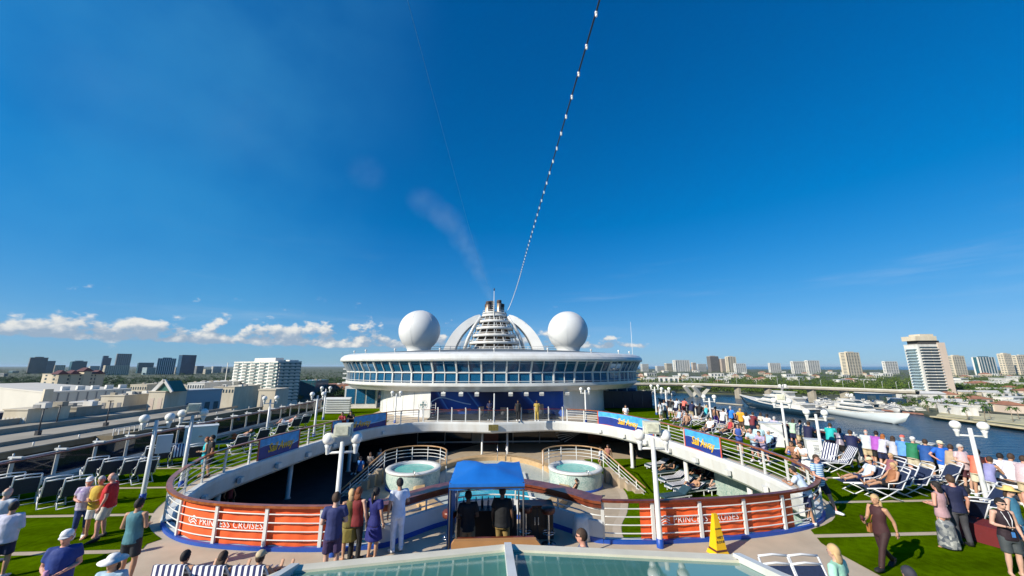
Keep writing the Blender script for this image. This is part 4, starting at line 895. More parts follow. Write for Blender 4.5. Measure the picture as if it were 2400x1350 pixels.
def quad_block(c, dx, dy, lx, ly, z0, z1, g=0.0):              # corner c, unit directions, lengths, grown by g
    c = Vector((c[0], c[1], 0))-dx*g-dy*g; lx += 2*g; ly += 2*g
    P = [c, c+dx*lx, c+dx*lx+dy*ly, c+dy*ly]
    mb = MB(); mb.add([(p.x, p.y, z0) for p in P]+[(p.x, p.y, z1) for p in P], [(3, 2, 1, 0), (4, 5, 6, 7), (0, 1, 5, 4), (1, 2, 6, 5), (2, 3, 7, 6), (3, 0, 4, 7)]); return mb
def solve(c, d, u):
    r0 = ray(u, 858); cr = lambda a, b: a.x*b.y-a.y*b.x
    return -cr(c, r0)/cr(d, r0)
def bld(uc, ul, ur, vt, D, phi, m, label, name='tower_block', floors=0, bm=BAND, gap=0.5, cat='building', depth=None, zb=LAND_Z, piers=0, pm=None, roof=None, crown=0, group=None):
    c = aty(uc, vt, D); z1 = c.z; a = R(phi); dx = Vector((math.cos(a), math.sin(a), 0)); dy = Vector((-math.sin(a), math.cos(a), 0)); c2 = Vector((c.x, c.y, 0))
    lx = solve(c2, dx, ur); ly = solve(c2, dy, ul) if ul is not None and ul < uc-0.5 else (depth or lx*0.6)
    lx = lx if 1 < lx < 600 else (depth or 25)
    ly = ly if 1 < ly < 600 else lx*0.6
    t = thing(name, label, cat, (c.x, c.y, zb), group=group)
    wp(quad_block(c2, dx, dy, lx, ly, zb, z1), 'wall', m, t)
    if floors:
        fh = (z1-zb-3)/floors; vis = max(0, int((zb+40-zb)*0))
        for k in range(floors):
            zz = zb+3+fh*k
            if zz+fh < -33: continue
            wp(quad_block(c2, dx, dy, lx, ly, zz, zz+fh*gap, 0.12), 'window_band', bm, t)
    if piers:
        for k in range(piers+1):
            p = c2+dx*(lx*k/piers); wp(MB().obox((p.x, p.y, (zb+z1)/2), lx/piers*0.16, 0.5, (z1-zb)/2-0.3, a), 'pier', pm or m, t)
        n2 = max(1, int(round(ly/(lx/piers))))
        for k in range(n2+1):
            p = c2+dy*(ly*k/n2); wp(MB().obox((p.x, p.y, (zb+z1)/2), 0.5, ly/n2*0.16, (z1-zb)/2-0.3, a), 'pier', pm or m, t)
    if crown: wp(quad_block(c2+dx*lx*0.25+dy*ly*0.25, dx, dy, lx*0.5, ly*0.5, z1, z1+crown), 'plant_room', m, t)
    wp(quad_block(c2, dx, dy, lx, ly, z1, z1+0.8, 0.25), 'parapet', pm or m, t)
    return t, c2, dx, dy, lx, ly, z1
# ---- left skyline, far towers
for i, (uc, ul, ur, vt, D, m, fl, bm, pr, lab) in enumerate([
    (30, 24, 48, 870, 2600, TEAL, 5, BAND, 0, 'low dark green tower at the far left of the skyline'),
    (72, 65, 109, 838, 2300, BROWNB, 22, BAND, 0, 'broad brown-grey tower at the left of the skyline'),
    (112, 109, 128, 846, 2500, GREYB, 18, BAND, 0, 'narrow grey tower right behind the brown-grey tower'),
    (130, 128, 153, 856, 2200, CREAM, 12, BAND, 6, 'short cream tower beside the narrow grey tower'),
    (170, 168, 203, 847, 2400, TEAL, 0, BAND, 0, 'dark teal glass tower above the red-roofed block'),
    (212, 208, 234, 858, 2100, TEAL, 9, BWHT, 0, 'short teal tower with white bands, left of the wide cream block'),
    (243, 241, 250, 834, 2900, NAVYG, 0, BAND, 0, 'thin blue glass tower, left one of a pair'),
    (252, 250, 258, 839, 2950, NAVYG, 0, BAND, 0, 'thin blue glass tower, right one of a pair'),
    (276, 268, 303, 829, 2700, GREYB, 26, BAND, 7, 'tallest grey gridded tower behind the wide cream block'),
    (248, 243, 304, 857, 1900, CREAM, 12, BAND, 12, 'wide cream block with vertical piers in the skyline'),
    (326, 321, 360, 850, 2400, TEAL, 14, BAND, 0, 'blue-grey glass block in the middle of the skyline'),
    (345, 335, 372, 862, 2000, PALEB, 6, BAND, 0, 'low pale blue block below the blue-grey glass block'),
    (371, 367, 410, 840, 2000, TEAL, 0, BAND, 9, 'dark green glass tower with pale vertical fins'),
    (412, 408, 425, 862, 2300, CREAM, 9, BAND, 0, 'small cream tower between the two dark glass towers'),
    (428, 424, 457, 832, 1950, NAVYG, 0, BAND, 0, 'dark navy glass tower, the right of the two dark towers'),
    (462, 457, 478, 858, 2300, GREYB, 10, BAND, 0, 'grey tower right beside the navy glass tower'),
    (482, 478, 498, 866, 2200, CREAM, 7, BAND, 0, 'small cream block right of the navy tower'),
    (500, 496, 520, 859, 2500, BWHT, 10, BAND, 0, 'white tower near the right end of the skyline'),
    (524, 520, 540, 864, 2500, GREYB, 8, BAND, 0, 'grey block at the right end of the skyline'),
    (10, 2, 24, 876, 1700, GREYB, 3, BAND, 0, 'low grey block at the left edge of the skyline')]):
    bld(uc, ul, ur, vt, D, 60, m, lab, 'skyline_tower', fl, bm, 0.5, crown=5 if i in (1, 4, 12) else 0, piers=pr, pm=CREAM if m is CREAM else GREYB if m is not TEAL else PALEB)
# rounded shoulder of the brown tower and a lit edge
# ---- right skyline, towers along the beach
for (uc, ul, ur, vt, D, m, fl, pr, lab) in [
    (1505, 1501, 1520, 853, 3000, BWHT, 6, 0, 'small white block nearest the ship in the right skyline'),
    (1540, 1535, 1556, 858, 3200, BWHT, 5, 0, 'low white block left of the grey-white beach tower'),
    (1562, 1557, 1576, 852, 3000, CREAM, 6, 0, 'cream block just left of the grey-white beach tower'),
    (1582, 1578, 1616, 844, 2900, BWHT, 10, 6, 'wide grey-white beach tower with fine piers'),
    (1623, 1620, 1632, 850, 2900, PINKW, 7, 0, 'slim tan block right of the grey-white beach tower'),
    (1636, 1633, 1656, 853, 3000, BWHT, 6, 0, 'low white block left of the dark brown tower'),
    (1664, 1658, 1686, 835, 2600, BROWNB, 16, 0, 'dark brown tower of the beach skyline'),
    (1690, 1686, 1703, 841, 2600, PINKW, 14, 0, 'tan tower between the dark brown and the cream tower'),
    (1705, 1702, 1726, 836, 2500, CREAM, 16, 3, 'cream tower right of the tan tower'),
    (1724, 1720, 1748, 852, 2300, BWHT, 7, 5, 'low white block at the foot of the cream tower'),
    (1804, 1801, 1829, 851, 2300, BWHT, 8, 5, 'small white block standing alone before the sea'),
    (1858, 1854, 1888, 847, 2100, BWHT, 9, 6, 'wide white beach block, left half of a pair'),
    (1892, 1888, 1921, 845, 2100, BWHT, 10, 5, 'wide white beach block, right half of a pair'),
    (1980, 1973, 2018, 826, 1500, CREAM, 16, 5, 'tall cream tower with columns before the sea'),
    (2073, 2069, 2104, 847, 1900, BWHT, 8, 5, 'small white block left of the balcony tower'),
    (2230, 2224, 2264, 834, 1500, CREAM, 12, 5, 'cream tower just right of the balcony tower'),
    (2290, 2283, 2335, 837, 1600, TEAL, 0, 6, 'teal glass tower before the sea at the right'),
    (2350, 2344, 2376, 829, 1700, CREAM, 12, 5, 'cream tower near the right edge of the photo'),
    (2380, 2377, 2430, 833, 1750, CREAM, 11, 8, 'wide cream tower cut by the right edge of the photo')]:
    t, c2, dx, dy, lx, ly, z1 = bld(uc, ul, ur, vt, D, 10, m, lab, 'beach_tower', fl, BAND, 0.45, piers=pr, pm=BWHT if m is not CREAM else CREAM, crown=4 if vt < 840 else 0)
# ---- white apartment block, left
t, c2, dx, dy, lx, ly, z1 = bld(652, 548, 706, 848, 420, 52, BWHT, 'big white apartment block with balconies left of the ship', 'apartment_block', 0, cat='building')
for k in range(13):
    zz = -36+3.55*k
    if zz < -34: continue
    wp(quad_block(c2, dx, dy, lx, ly, zz, zz+1.9, 0.1), 'window_band', mat('aqua_band', (0.07, 0.13, 0.13), 0.25, 0.2, 0.3), t)
    for j in range(5):
        s0 = ly*(0.04+0.2*j); b0 = c2+dy*s0
        wp(quad_block(b0-dx*1.8, dx, dy, 1.7, ly*0.115, zz-0.25, zz+0.9), 'balcony', BWHT, t)
    for j in range(4):
        s0 = lx*(0.06+0.24*j); b0 = c2+dx*s0
        wp(quad_block(b0-dy*1.8, dx, dy, lx*0.14, 1.7, zz-0.25, zz+0.9), 'balcony', BWHT, t)
wp(quad_block(c2+dx*2+dy*ly*0.1, dx, dy, lx*0.35, ly*0.45, z1, z1+4.5), 'roof_block', BWHT, t)
wp(quad_block(c2+dx*lx*0.5+dy*2, dx, dy, lx*0.4, ly*0.3, z1, z1+2.2), 'roof_block', BWHT, t)
for j in range(6): wp(quad_block(c2+dy*(ly*(0.165+0.2*j)-0.8)-dx*0.5, dx, dy, 0.5, 1.6, LAND_Z, z1), 'pier', BWHT, t)
# ---- beige block with dark red roofs
t, c2, dx, dy, lx, ly, z1 = bld(138, 105, 250, 879, 420, 60, mat('beige_wall', (0.50, 0.43, 0.32), 0.8, 0.08, 0.1), 'beige hotel block with dark red hipped roofs at the left', 'hotel_block', 0)
for k in range(7):
    zz = -30+4.0*k
    for j in range(12): b0 = c2+dx*(lx*(j+0.3)/12)-dy*0.12; wp(quad_block(b0, dx, dy, lx*0.035, 0.2, zz, zz+2.2), 'window', BAND, t)
    for j in range(2): b0 = c2+dy*(ly*(j+0.35)/2)-dx*0.12; wp(quad_block(b0, dx, dy, 0.2, ly*0.12, zz, zz+2.2), 'window', BAND, t)
def hip(c, dx, dy, lx, ly, z0, h, name, m, par):
    P = [c, c+dx*lx, c+dx*lx+dy*ly, c+dy*ly]; k = min(lx, ly)*0.5; q = (c+dx*k+dy*ly*0.5, c+dx*(lx-k)+dy*ly*0.5) if lx >= ly else (c+dy*k+dx*lx*0.5, c+dy*(ly-k)+dx*lx*0.5)
    V = [(p.x, p.y, z0) for p in P]+[(p.x, p.y, z0+h) for p in q]
    F = [(0, 1, 5, 4), (1, 2, 5), (2, 3, 4, 5), (3, 0, 4)] if lx >= ly else [(0, 1, 4), (1, 2, 5, 4), (2, 3, 5), (3, 0, 4, 5)]
    wp(MB().add(V, F), name, m, par)
for s0 in (0.0, 0.25, 0.52, 0.8): wp(quad_block(c2+dx*lx*s0-dy*0.6, dx, dy, lx*0.17, ly*0.4, -38, z1+(3.2 if s0 == 0.52 else 0.4)), 'bay', MATS['beige_wall'], t); hip(c2+dx*(lx*s0-1.5)-dy*2, dx, dy, lx*0.17+3, ly*0.4+3, z1+(3.6 if s0 == 0.52 else 0.8), 4.0, 'roof', ROOFR, t)
# ---- tower with balconies, right
t, c2, dx, dy, lx, ly, z1 = bld(2150, 2128, 2225, 808, 520, -6, BWHT, 'tall pale tower with stacked white balconies before the sea', 'balcony_tower', 0)
wp(quad_block(c2+dx*lx*0.72-dy*1.2, dx, dy, lx*0.28, 1.1, LAND_Z, z1+3), 'end_panel', PINKW, t)
for k in range(17):
    zz = -36+(z1+34)/17*k
    wp(quad_block(c2-dy*0.15+dx*2, dx, dy, lx*0.68, 0.3, zz+0.6, zz+3.3), 'window_band', BAND, t)
    for j in range(2): wp(quad_block(c2+dx*(3+lx*0.34*j)-dy*2.2, dx, dy, lx*0.30, 2.2, zz-0.5, zz+0.7), 'balcony', BWHT, t)
    wp(quad_block(c2-dx*4.5+dy*2, dx, dy, 4.4, ly*0.7, zz-0.4, zz+0.5), 'balcony', PALEB, t)
    wp(quad_block(c2+dx*(lx+0.1)+dy*2, dx, dy, 4.0, ly*0.6, zz-0.4, zz+0.5), 'balcony', BWHT, t)
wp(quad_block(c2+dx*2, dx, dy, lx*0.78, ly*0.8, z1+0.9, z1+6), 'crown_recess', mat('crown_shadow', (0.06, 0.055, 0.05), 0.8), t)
wp(quad_block(c2-dx*3-dy*2, dx, dy, lx*0.80, ly, z1+6.002, z1+12.5), 'crown', CREAM, t)
wp(quad_block(c2+dx*lx*0.15-dy*1, dx, dy, lx*0.5, ly*0.8, z1+12.502, z1+15.5), 'crown_top', CREAM, t)
# ---- waterfront houses and sheds
def house(kind, w_, d_, h_):
    t = bpy.data.objects.new('waterfront_house', None); COL.objects.link(t)
    wm = [BWHT, CREAM, BWHT, PINKW][kind]; rm = [GREYW, TERRA, BWHT, TERRA][kind]
    MB().box(-w_/2, w_/2, -d_/2, d_/2, 0, h_).build('wall', wm, t)
    dx, dy = Vector((1, 0, 0)), Vector((0, 1, 0)); c = Vector((-w_/2-0.6, -d_/2-0.6, 0))
    if kind in (1, 3): hip(c, dx, dy, w_+1.2, d_+1.2, h_, 2.6, 'roof', rm, t)
    else: MB().box(-w_/2-0.4, w_/2+0.4, -d_/2-0.4, d_/2+0.4, h_, h_+0.7).build('roof', rm, t)
    for k in range(4): MB().box(-w_/2+w_*(k+0.25)/4, -w_/2+w_*(k+0.75)/4, -d_/2-0.08, -d_/2+0.1, 1.2, h_-1.0).build('window', BAND, t)
    return t
HP = [house(0, 18, 12, 6.5), house(1, 16, 12, 5.5), house(2, 30, 14, 8), house(3, 20, 13, 6)]
HL2 = ['white flat-roofed house', 'cream house with red roof', 'long white flat building', 'pinkish red-roofed house']
HL = ['white flat-roofed house among the trees across the channel', 'cream house with terracotta hipped roof among the far trees', 'long white flat-roofed building by the far marina', 'pinkish house with terracotta hipped roof beyond the channel']
r_ = random.Random(21); hs = []
for _ in range(1500):
    z_ = r_.random()
    if z_ < 0.50: u, v = r_.uniform(1500, 2080), r_.uniform(871, 900)
    elif z_ < 0.75: u, v = r_.uniform(2180, 2460), r_.uniform(878, 925)
    else: u, v = r_.uniform(2100, 2460), r_.uniform(925, 972)
    p = atz(u, v, LAND_Z)
    if inside(p.x, p.y, RL) and all((p.x-q.x)**2+(p.y-q.y)**2 > (1300 if v > 915 else 1500) for q in hs): hs.append(p)
    if len(hs) >= 110: break
for i, p in enumerate(hs):
    k = r_.choice([0, 0, 1, 2, 2, 3]) if p.length > 560 else r_.choice([0, 2, 2, 0])
    o = copy_tree(HP[k], loc=p, rz=R(r_.choice([-8, -20, 10, 70]))); s_ = r_.uniform(0.8, 1.25)*(1.0 if p.length < 900 else 1.35); o.scale = (s_, s_, s_*r_.uniform(0.85, 1.2)); tag(o, HL[k], 'house', 'houses across the channel'); HOUSES.append((o, HL2[k]+(' near the water' if p.length < 560 else ' in the middle distance' if p.length < 1000 else ' far off')))
for t in HP: hide_proto(t)
MARKS = [(1510, 'nearest the ship'), (1560, 'left of the grey-white beach tower'), (1600, 'under the grey-white beach tower'), (1645, 'left of the dark brown tower'), (1680, 'under the dark brown tower'), (1715, 'under the cream tower'), (1765, 'right of the cream tower'), (1815, 'under the lone white block'), (1870, 'under the left wide beach block'), (1905, 'under the right wide beach block'), (1950, 'left of the tall columned tower'), (1995, 'under the tall columned tower'), (2040, 'right of the tall columned tower'), (2086, 'under the small white block'), (2125, 'left of the balcony tower'), (2175, 'under the balcony tower'), (2243, 'right of the balcony tower'), (2309, 'under the teal glass tower'), (2360, 'under the last cream tower'), (2410, 'at the right edge')]
for L_ in (PALMS, BTREES, HOUSES): single_out(L_, MARKS)
single_out(LTREES, [(670, 'close to the white apartment block'), (705, 'right of the white apartment block'), (745, 'between apartment block and ship'), (790, 'closest to the ship')])
# timber pier along the near right bank
pr = thing('timber_pier', 'long pale timber pier on piles along the right bank', 'pier', px(2188, 977)+(SEA_Z,))
a = Vector((*px(2188, 977), 0)); b = Vector((*px(2440, 1010), 0)); d = (b-a); nrm = Vector((-d.y, d.x, 0)).normalized()
wp(MB().beam((a.x, a.y, -37.6), (b.x, b.y, -37.6), 6, 0.9), 'deck', mat('pier_timber', (0.50, 0.43, 0.26), 0.9, 0.2, 0.3), pr)
q0 = a-nrm*0; 
for k in range(30):
    p = a+d*(k/29); p2 = p - nrm*3.2 if (nrm.y > 0) else p+nrm*3.2
    wp(MB().box(p2.x-0.45, p2.x+0.45, p2.y-0.45, p2.y+0.45, SEA_Z-0.5, -37.2), 'pile', MATS['pier_timber'], pr)
wp(MB().beam((a.x, a.y, -39.0)+nrm*0 if False else (a.x+nrm.x*1.5, a.y+nrm.y*1.5, -39.3), (b.x+nrm.x*1.5, b.y+nrm.y*1.5, -39.3), 0.4, 2.2), 'back_boarding', mat('dark_boarding', (0.05, 0.035, 0.02), 0.9), pr)
struct('quay_lawn', MB().prism([px(2195, 974), px(2460, 1004), px(2460, 982), px(2215, 962)], LAND_Z, LAND_Z+0.5), mat('sandy_lot', (0.46, 0.42, 0.26), 0.95, 0.2, 0.08))
# ================================================================== bridge
BR = thing('road_bridge', 'long pale concrete road bridge over the channel beyond the yachts', 'bridge', tuple(atz(1620, 905, -38)))
bpts = spline([atz(u, v, -21.5-0.0*u) for u, v in ((1380, 899), (1500, 898.5), (1620, 899.5), (1750, 903), (1900, 907.5), (2050, 913), (2150, 917))], 6)
mb = MB(); A = offset(bpts, 7); B = offset(bpts, -7); U = lambda P, z: [p+Vector((0, 0, z)) for p in P]
mb.ribbon(U(B, 0), U(A, 0)); mb.ribbon(U(B, -2.0), U(B, 0)); mb.ribbon(U(A, 0), U(A, -2.0)); mb.ribbon(U(offset(bpts, 4), -3.8), U(B, -2.0)); mb.ribbon(U(A, -2), U(offset(bpts, 4), -3.8))
wp(mb, 'deck', CONC, BR)
mb = MB(); B2 = offset(bpts, -7.02); mb.ribbon(U(B2, 0), U(B2, 1.3)); mb.ribbon(U(B2, 1.3), U(offset(bpts, -6.6), 1.3)); mb.ribbon(U(offset(bpts, 6.6), 1.3), U(offset(bpts, 7.02), 1.3)); wp(mb, 'parapet', mat('pale_concrete', (0.52, 0.50, 0.44), 0.85, 0.08, 0.1), BR)
for uc in (1612, 1640, 1720, 1800, 1890, 1985):
    p = atz(uc, 930, -38); bp_ = min(bpts, key=lambda q: abs(project(q)[0]-uc))
    if uc < 1660:
        for s in (-1, 1): wp(MB().beam((bp_.x, bp_.y, -39.5), (bp_.x+s*13, bp_.y-4, -24.5), 5, 4), 'pier_leg', MATS['pale_concrete'], BR)
        wp(MB().box(bp_.x-10, bp_.x+10, bp_.y-6, bp_.y+6, -26, -23.2), 'pier_head', MATS['pale_concrete'], BR)
    else: wp(MB().box(bp_.x-1.6, bp_.x+1.6, bp_.y-5, bp_.y+5, -41, -23), 'pier_leg', CONC, BR)
for k in range(3, len(bpts)-1, 2):
    p = bpts[k]; wp(MB().tube([(p.x, p.y, p.z), (p.x, p.y, p.z+9), (p.x+1.8, p.y, p.z+9.6)], 0.16, 4), 'lamp_post', GREYW, BR)
# ================================================================== yachts
def yacht(name, label, bow, stern, hullm, stripe, hscale=1.0, tiers=3, group=None, cat='yacht', beam=None):
    bow = Vector((*bow, 0)); stern = Vector((*stern, 0)); Lh = (bow-stern).length; a = math.atan2(bow.y-stern.y, bow.x-stern.x); bw = (beam or Lh*0.085)
    t = thing(name, label, cat, (stern.x, stern.y, SEA_Z), a, group); F = Lh*0.062*hscale
    st = [(0, 0.86, 0.0, 0.72), (0.05, 0.94, 0, 0.74), (0.3, 1.0, 0, 0.80), (0.6, 0.96, 0, 0.95), (0.8, 0.66, 0, 1.15), (0.92, 0.32, 0.0, 1.32), (1.0, 0.03, 0.55, 1.45)]
    rings = []
    for x, b_, z0, z1 in st:
        X = x*Lh*(0.955 if x < 1 else 1); w_ = bw*b_
        rings.append([Vector((X+(0.045*Lh if x > 0.9 else 0), w_, z1*F)), Vector((X, w_*0.86, z0*F+0.3*F)), Vector((X-0.02*Lh*(x > 0.8), w_*0.6, z0*F-0.5)), Vector((X-0.02*Lh*(x > 0.8), -w_*0.6, z0*F-0.5)), Vector((X, -w_*0.86, z0*F+0.3*F)), Vector((X+(0.045*Lh if x > 0.9 else 0), -w_, z1*F))])
    MB().loft(rings, True, True).build('hull', hullm, t)
    mb = MB(); mb.ribbon([r[0]+Vector((0, 0.05, 0)) for r in rings], [r[0]+Vector((0, 0.05, 0.12*F)) for r in rings]); mb.ribbon([r[5]+Vector((0, -0.05, 0.12*F)) for r in rings], [r[5]+Vector((0, -0.05, 0)) for r in rings]); mb.ribbon([r[0]+Vector((0, 0, 0.1*F)) for r in rings], [r[5]+Vector((0, 0, 0.1*F)) for r in rings]); mb.build('bulwark', BWHT, t)
    mb = MB(); mb.ribbon([r[2]+Vector((0, bw*0.03, 0.55)) for r in rings[:-1]], [r[2]+Vector((0, bw*0.10, 1.2)) for r in rings[:-1]]); mb.ribbon([r[3]+Vector((0, -bw*0.10, 1.2)) for r in rings[:-1]], [r[3]+Vector((0, -bw*0.03, 0.55)) for r in rings[:-1]]); mb.build('boot_stripe', stripe, t)
    th = Lh*0.042; z = F*0.80; x0, x1, wy = 0.05, 0.74, bw*0.84
    for k in range(tiers):
        X0, X1 = x0*Lh, x1*Lh; rk = th*1.6
        def blk(X0, X1, w_, za, zb_, rake, back):
            return MB().add([(X0-0, -w_, za), (X1, -w_*0.75, za), (X1, w_*0.75, za), (X0, w_, za), (X0+back, -w_*0.95, zb_), (X1-rake, -w_*0.68, zb_), (X1-rake, w_*0.68, zb_), (X0+back, w_*0.95, zb_)], [(3, 2, 1, 0), (4, 5, 6, 7), (0, 1, 5, 4), (1, 2, 6, 5), (2, 3, 7, 6), (3, 0, 4, 7)])
        blk(X0, X1, wy, z, z+th, rk, 0.2).build('superstructure', BWHT, t)
        blk(X0+(X1-X0)*0.18, X1-rk*0.25, wy+0.06, z+th*0.38, z+th*0.74, rk*0.36, 0.2).build('window_band', BAND, t)
        blk(X0-Lh*0.03, X1-rk*0.55, wy+0.25, z+th, z+th*1.12, rk*0.15, 0).build('deck_edge', BWHT, t)
        z += th*1.12; x0 += 0.10; x1 -= 0.13; wy *= 0.86
    xm = Lh*(x0+x1)/2
    MB().tube([(xm, 0, z), (xm-0.03*Lh, 0, z+th*1.6)], [0.012*Lh, 0.004*Lh], 6).box(xm-0.06*Lh, xm+0.01*Lh, -bw*0.4, bw*0.4, z+th*0.7, z+th*0.8).build('radar_arch', BWHT, t)
    for s in (-1, 1): MB().ell((xm-0.02*Lh, s*bw*0.32, z+th*1.15), 0.017*Lh, 0.017*Lh, 0.02*Lh, 10, 7).build('radar_dome', BWHT, t)
    return t
HNAVY = mat('dark_hull', (0.012, 0.030, 0.045), 0.2, 0.1, 0.1, coat=0.5); HGREY = mat('pale_grey_hull', (0.52, 0.57, 0.57), 0.25, 0.05, 0.1, coat=0.4)
y1 = yacht('motor_yacht', 'large motor yacht with a dark blue hull moored before the bridge', px(1742, 950.5, SEA_Z), px(1908, 978, SEA_Z), HNAVY, BWHT, 1.25, 3)
y2 = yacht('motor_yacht', 'large motor yacht with a pale grey hull pointing right', px(2128, 999, SEA_Z), px(1950, 970, SEA_Z), HGREY, mat('dark_boot', (0.03, 0.03, 0.035), 0.4), 1.35, 3)
r_ = random.Random(9); n_ = 0; BOATS = []
for row, (ua, va, ub, vb, n) in enumerate([(1905, 956, 2075, 952, 9), (1930, 947, 2120, 958, 9), (2075, 962, 2175, 969, 4), (1505, 918, 1590, 926, 5), (1890, 940, 2040, 943, 7)]):
    for k in range(n):
        f_ = (k+0.3+0.4*r_.random())/n; u = ua+(ub-ua)*f_; v = va+(vb-va)*f_+r_.uniform(-1, 1); p = atz(u, v, SEA_Z)
        Lb = r_.uniform(19, 34); a = R(r_.choice([62, 70, 242, 80])+r_.uniform(-8, 8)); q = (p.x+Lb*math.cos(a), p.y+Lb*math.sin(a))
        hm = [BWHT, BWHT, HNAVY][n_ % 3] if row != 3 else BWHT
        BOATS.append(yacht('moored_boat', '%s boat %s' % (['white', 'white', 'dark-hulled'][n_ % 3 if row != 3 else 0], ['in the first marina row', 'in the second marina row', 'beside the red dock', 'beyond the bridge by the ship', 'in the far marina row'][row]), q, (p.x, p.y), hm, NAVYG, 1.5, 2, 'boats moored across the channel', 'boat', Lb*0.12)); n_ += 1
single_out([(o, o['label']) for o in BOATS], [(1500, 'near the navy screen'), (1900, 'left of the pale grey yacht'), (1975, 'behind its stern'), (2040, 'behind its middle'), (2110, 'behind its bow')])
p0 = px(2160, 1036, SEA_Z); p1 = px(2178, 1040, SEA_Z)
yacht('small_launch', 'small white launch under way close behind the crowd at the rail', px(2140, 1036, SEA_Z), px(2188, 1044, SEA_Z), BWHT, NAVYG, 1.3, 1, None, 'boat', 2.6)
# docks of the marina
for i, (ua, va, ub, vb, lab, m) in enumerate([(1895, 982, 1950, 980, 'short pale floating dock between the two large yachts', QUAY), (2070, 961, 2188, 973, 'reddish timber dock right of the pale grey yacht', mat('red_timber', (0.26, 0.12, 0.08), 0.9, 0.2, 0.3)), (1680, 944, 1742, 949, 'pale pier left of the dark-hulled yacht', QUAY), (1900, 949, 2070, 957, 'long pale marina dock behind the large yachts', QUAY)]):
    a = atz(ua, va, -39); b = atz(ub, vb, -39); tag(MB().beam((0, 0, 0), b-a, 4.5, 1.0).build('boat_dock', m, None, a), lab, 'dock')
# big boat shed and blue tented sheds of the yard
for i, (u, v, w_, h_, m, lab) in enumerate([(2150, 942, 48, 13, BWHT, 'large white boat shed behind the marina'), (2060, 940, 40, 12, NAVYG, 'dark blue boat shed behind the pale grey yacht'), (2215, 955, 34, 8, BWHT, 'low white yard building beside the timber pier'), (2330, 962, 40, 8, BWHT, 'long white yard building behind the timber pier'), (2300, 930, 60, 9, CREAM, 'long cream warehouse among the palms'), (2180, 925, 70, 8, BWHT, 'wide white warehouse roof behind the boat sheds')]):
    p = atz(u, v, LAND_Z); t = thing('boat_shed', lab, 'shed', p, R(-12)); MB().box(-w_/2, w_/2, -9, 9, 0, h_*0.8).build('wall', m, t)
    MB().add([(-w_/2-1, -10, h_*0.8), (w_/2+1, -10, h_*0.8), (w_/2+1, 10, h_*0.8), (-w_/2-1, 10, h_*0.8), (-w_/2-1, 0, h_), (w_/2+1, 0, h_)], [(0, 1, 5, 4), (2, 3, 4, 5), (0, 4, 3), (1, 2, 5)]).build('roof', BWHT, t)
    for k in range(3): MB().box(-w_/2+w_*(k+0.15)/3, -w_/2+w_*(k+0.85)/3, -9.1, -8.9, 0, h_*0.6).build('bay_door', BAND if i % 2 else GREYB, t)
# ================================================================== port buildings on the left
GX = -110.0
G = thing('parking_garage', 'long tan concrete garage with open decks alongside the left ship side', 'garage', (GX, 60, LAND_Z))
def gz(v, u=0): return atx(u, v, GX).z
GY0, GY1 = 30, 190
wp(MB().box(-330, GX, GY0, GY1, -16.2, -15.6), 'roof_deck', mat('garage_roof', (0.30, 0.27, 0.215), 0.9, 0.2, 0.08), G)
wp(MB().box(GX-0.6, GX, GY0, GY1, -18.8, -14.2), 'parapet', CONCD, G)
wp(MB().box(GX-0.9, GX+0.25, GY0, GY1, -14.2, -13.95), 'coping', CONC, G)
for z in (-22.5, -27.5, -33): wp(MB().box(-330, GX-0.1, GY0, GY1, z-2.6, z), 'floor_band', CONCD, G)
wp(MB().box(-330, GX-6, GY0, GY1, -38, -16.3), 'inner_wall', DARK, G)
for k in range(27): y = GY0+3+6*k; wp(MB().box(GX-0.9, GX-0.15, y-0.4, y+0.4, -38, -18.6), 'column', CONCD, G)
for k in range(11): y = 80+10*k; wp(MB().tube([(GX-0.3, y, -14), (GX-0.3, y, -13)], 0.18, 5), 'marker_light', BWHT, G)
for x, z1, m in [(-128, -14.6, CONC), (-150, -14.0, CONC), (-172, -13.6, CONC), (-196, -13.4, mat('blue_grey_wall', (0.045, 0.055, 0.085), 0.8, 0.2, 0.2))]:
    wp(MB().box(x-0.4, x, GY0, GY1+10, -15.6, z1), 'ramp_wall', m, G)
for i, (u, vb, vt, lab) in enumerate([(88, 1020, 958, 'thin dark lamp mast on the garage roof, leftmost'), (130, 1000, 950, 'thin dark lamp mast on the garage roof, second from left'), (247, 1000, 940, 'thin dark lamp mast on the garage roof behind the stair tower')]):
    p = atz(u, vb, -15.6); tp = aty(u, vt, p.y); t = thing('lamp_mast', lab, 'lamp mast', p)
    MB().tube([(0, 0, 0), (0, 0, tp.z-p.z)], 0.18, 5).box(-0.5, 0.5, -0.5, 0.5, 0, 1.4).build('mast', DARK, t); MB().box(-0.8, 0.8, -0.25, 0.25, tp.z-p.z-0.1, tp.z-p.z+0.15).build('lamp_head', DARK, t)
p = atx(226, 1000, GX); p2 = atx(288, 1000, GX); t = thing('stair_tower', 'small tan stair tower with white railings on the garage edge', 'tower', (GX, p.y, LAND_Z))
wp(MB().box(GX+0.1, GX+5, p.y, p2.y, -38, -14.0), 'body', CONCD, t)
for k in range(6): wp(MB().box(GX+4.7, GX+4.9, p.y+(p2.y-p.y)*k/5-0.08, p.y+(p2.y-p.y)*k/5+0.08, -14, -12.2), 'railing_post', BWHT, t)
wp(MB().box(GX+4.7, GX+4.9, p.y, p2.y, -12.3, -12.1), 'top_rail', BWHT, t)
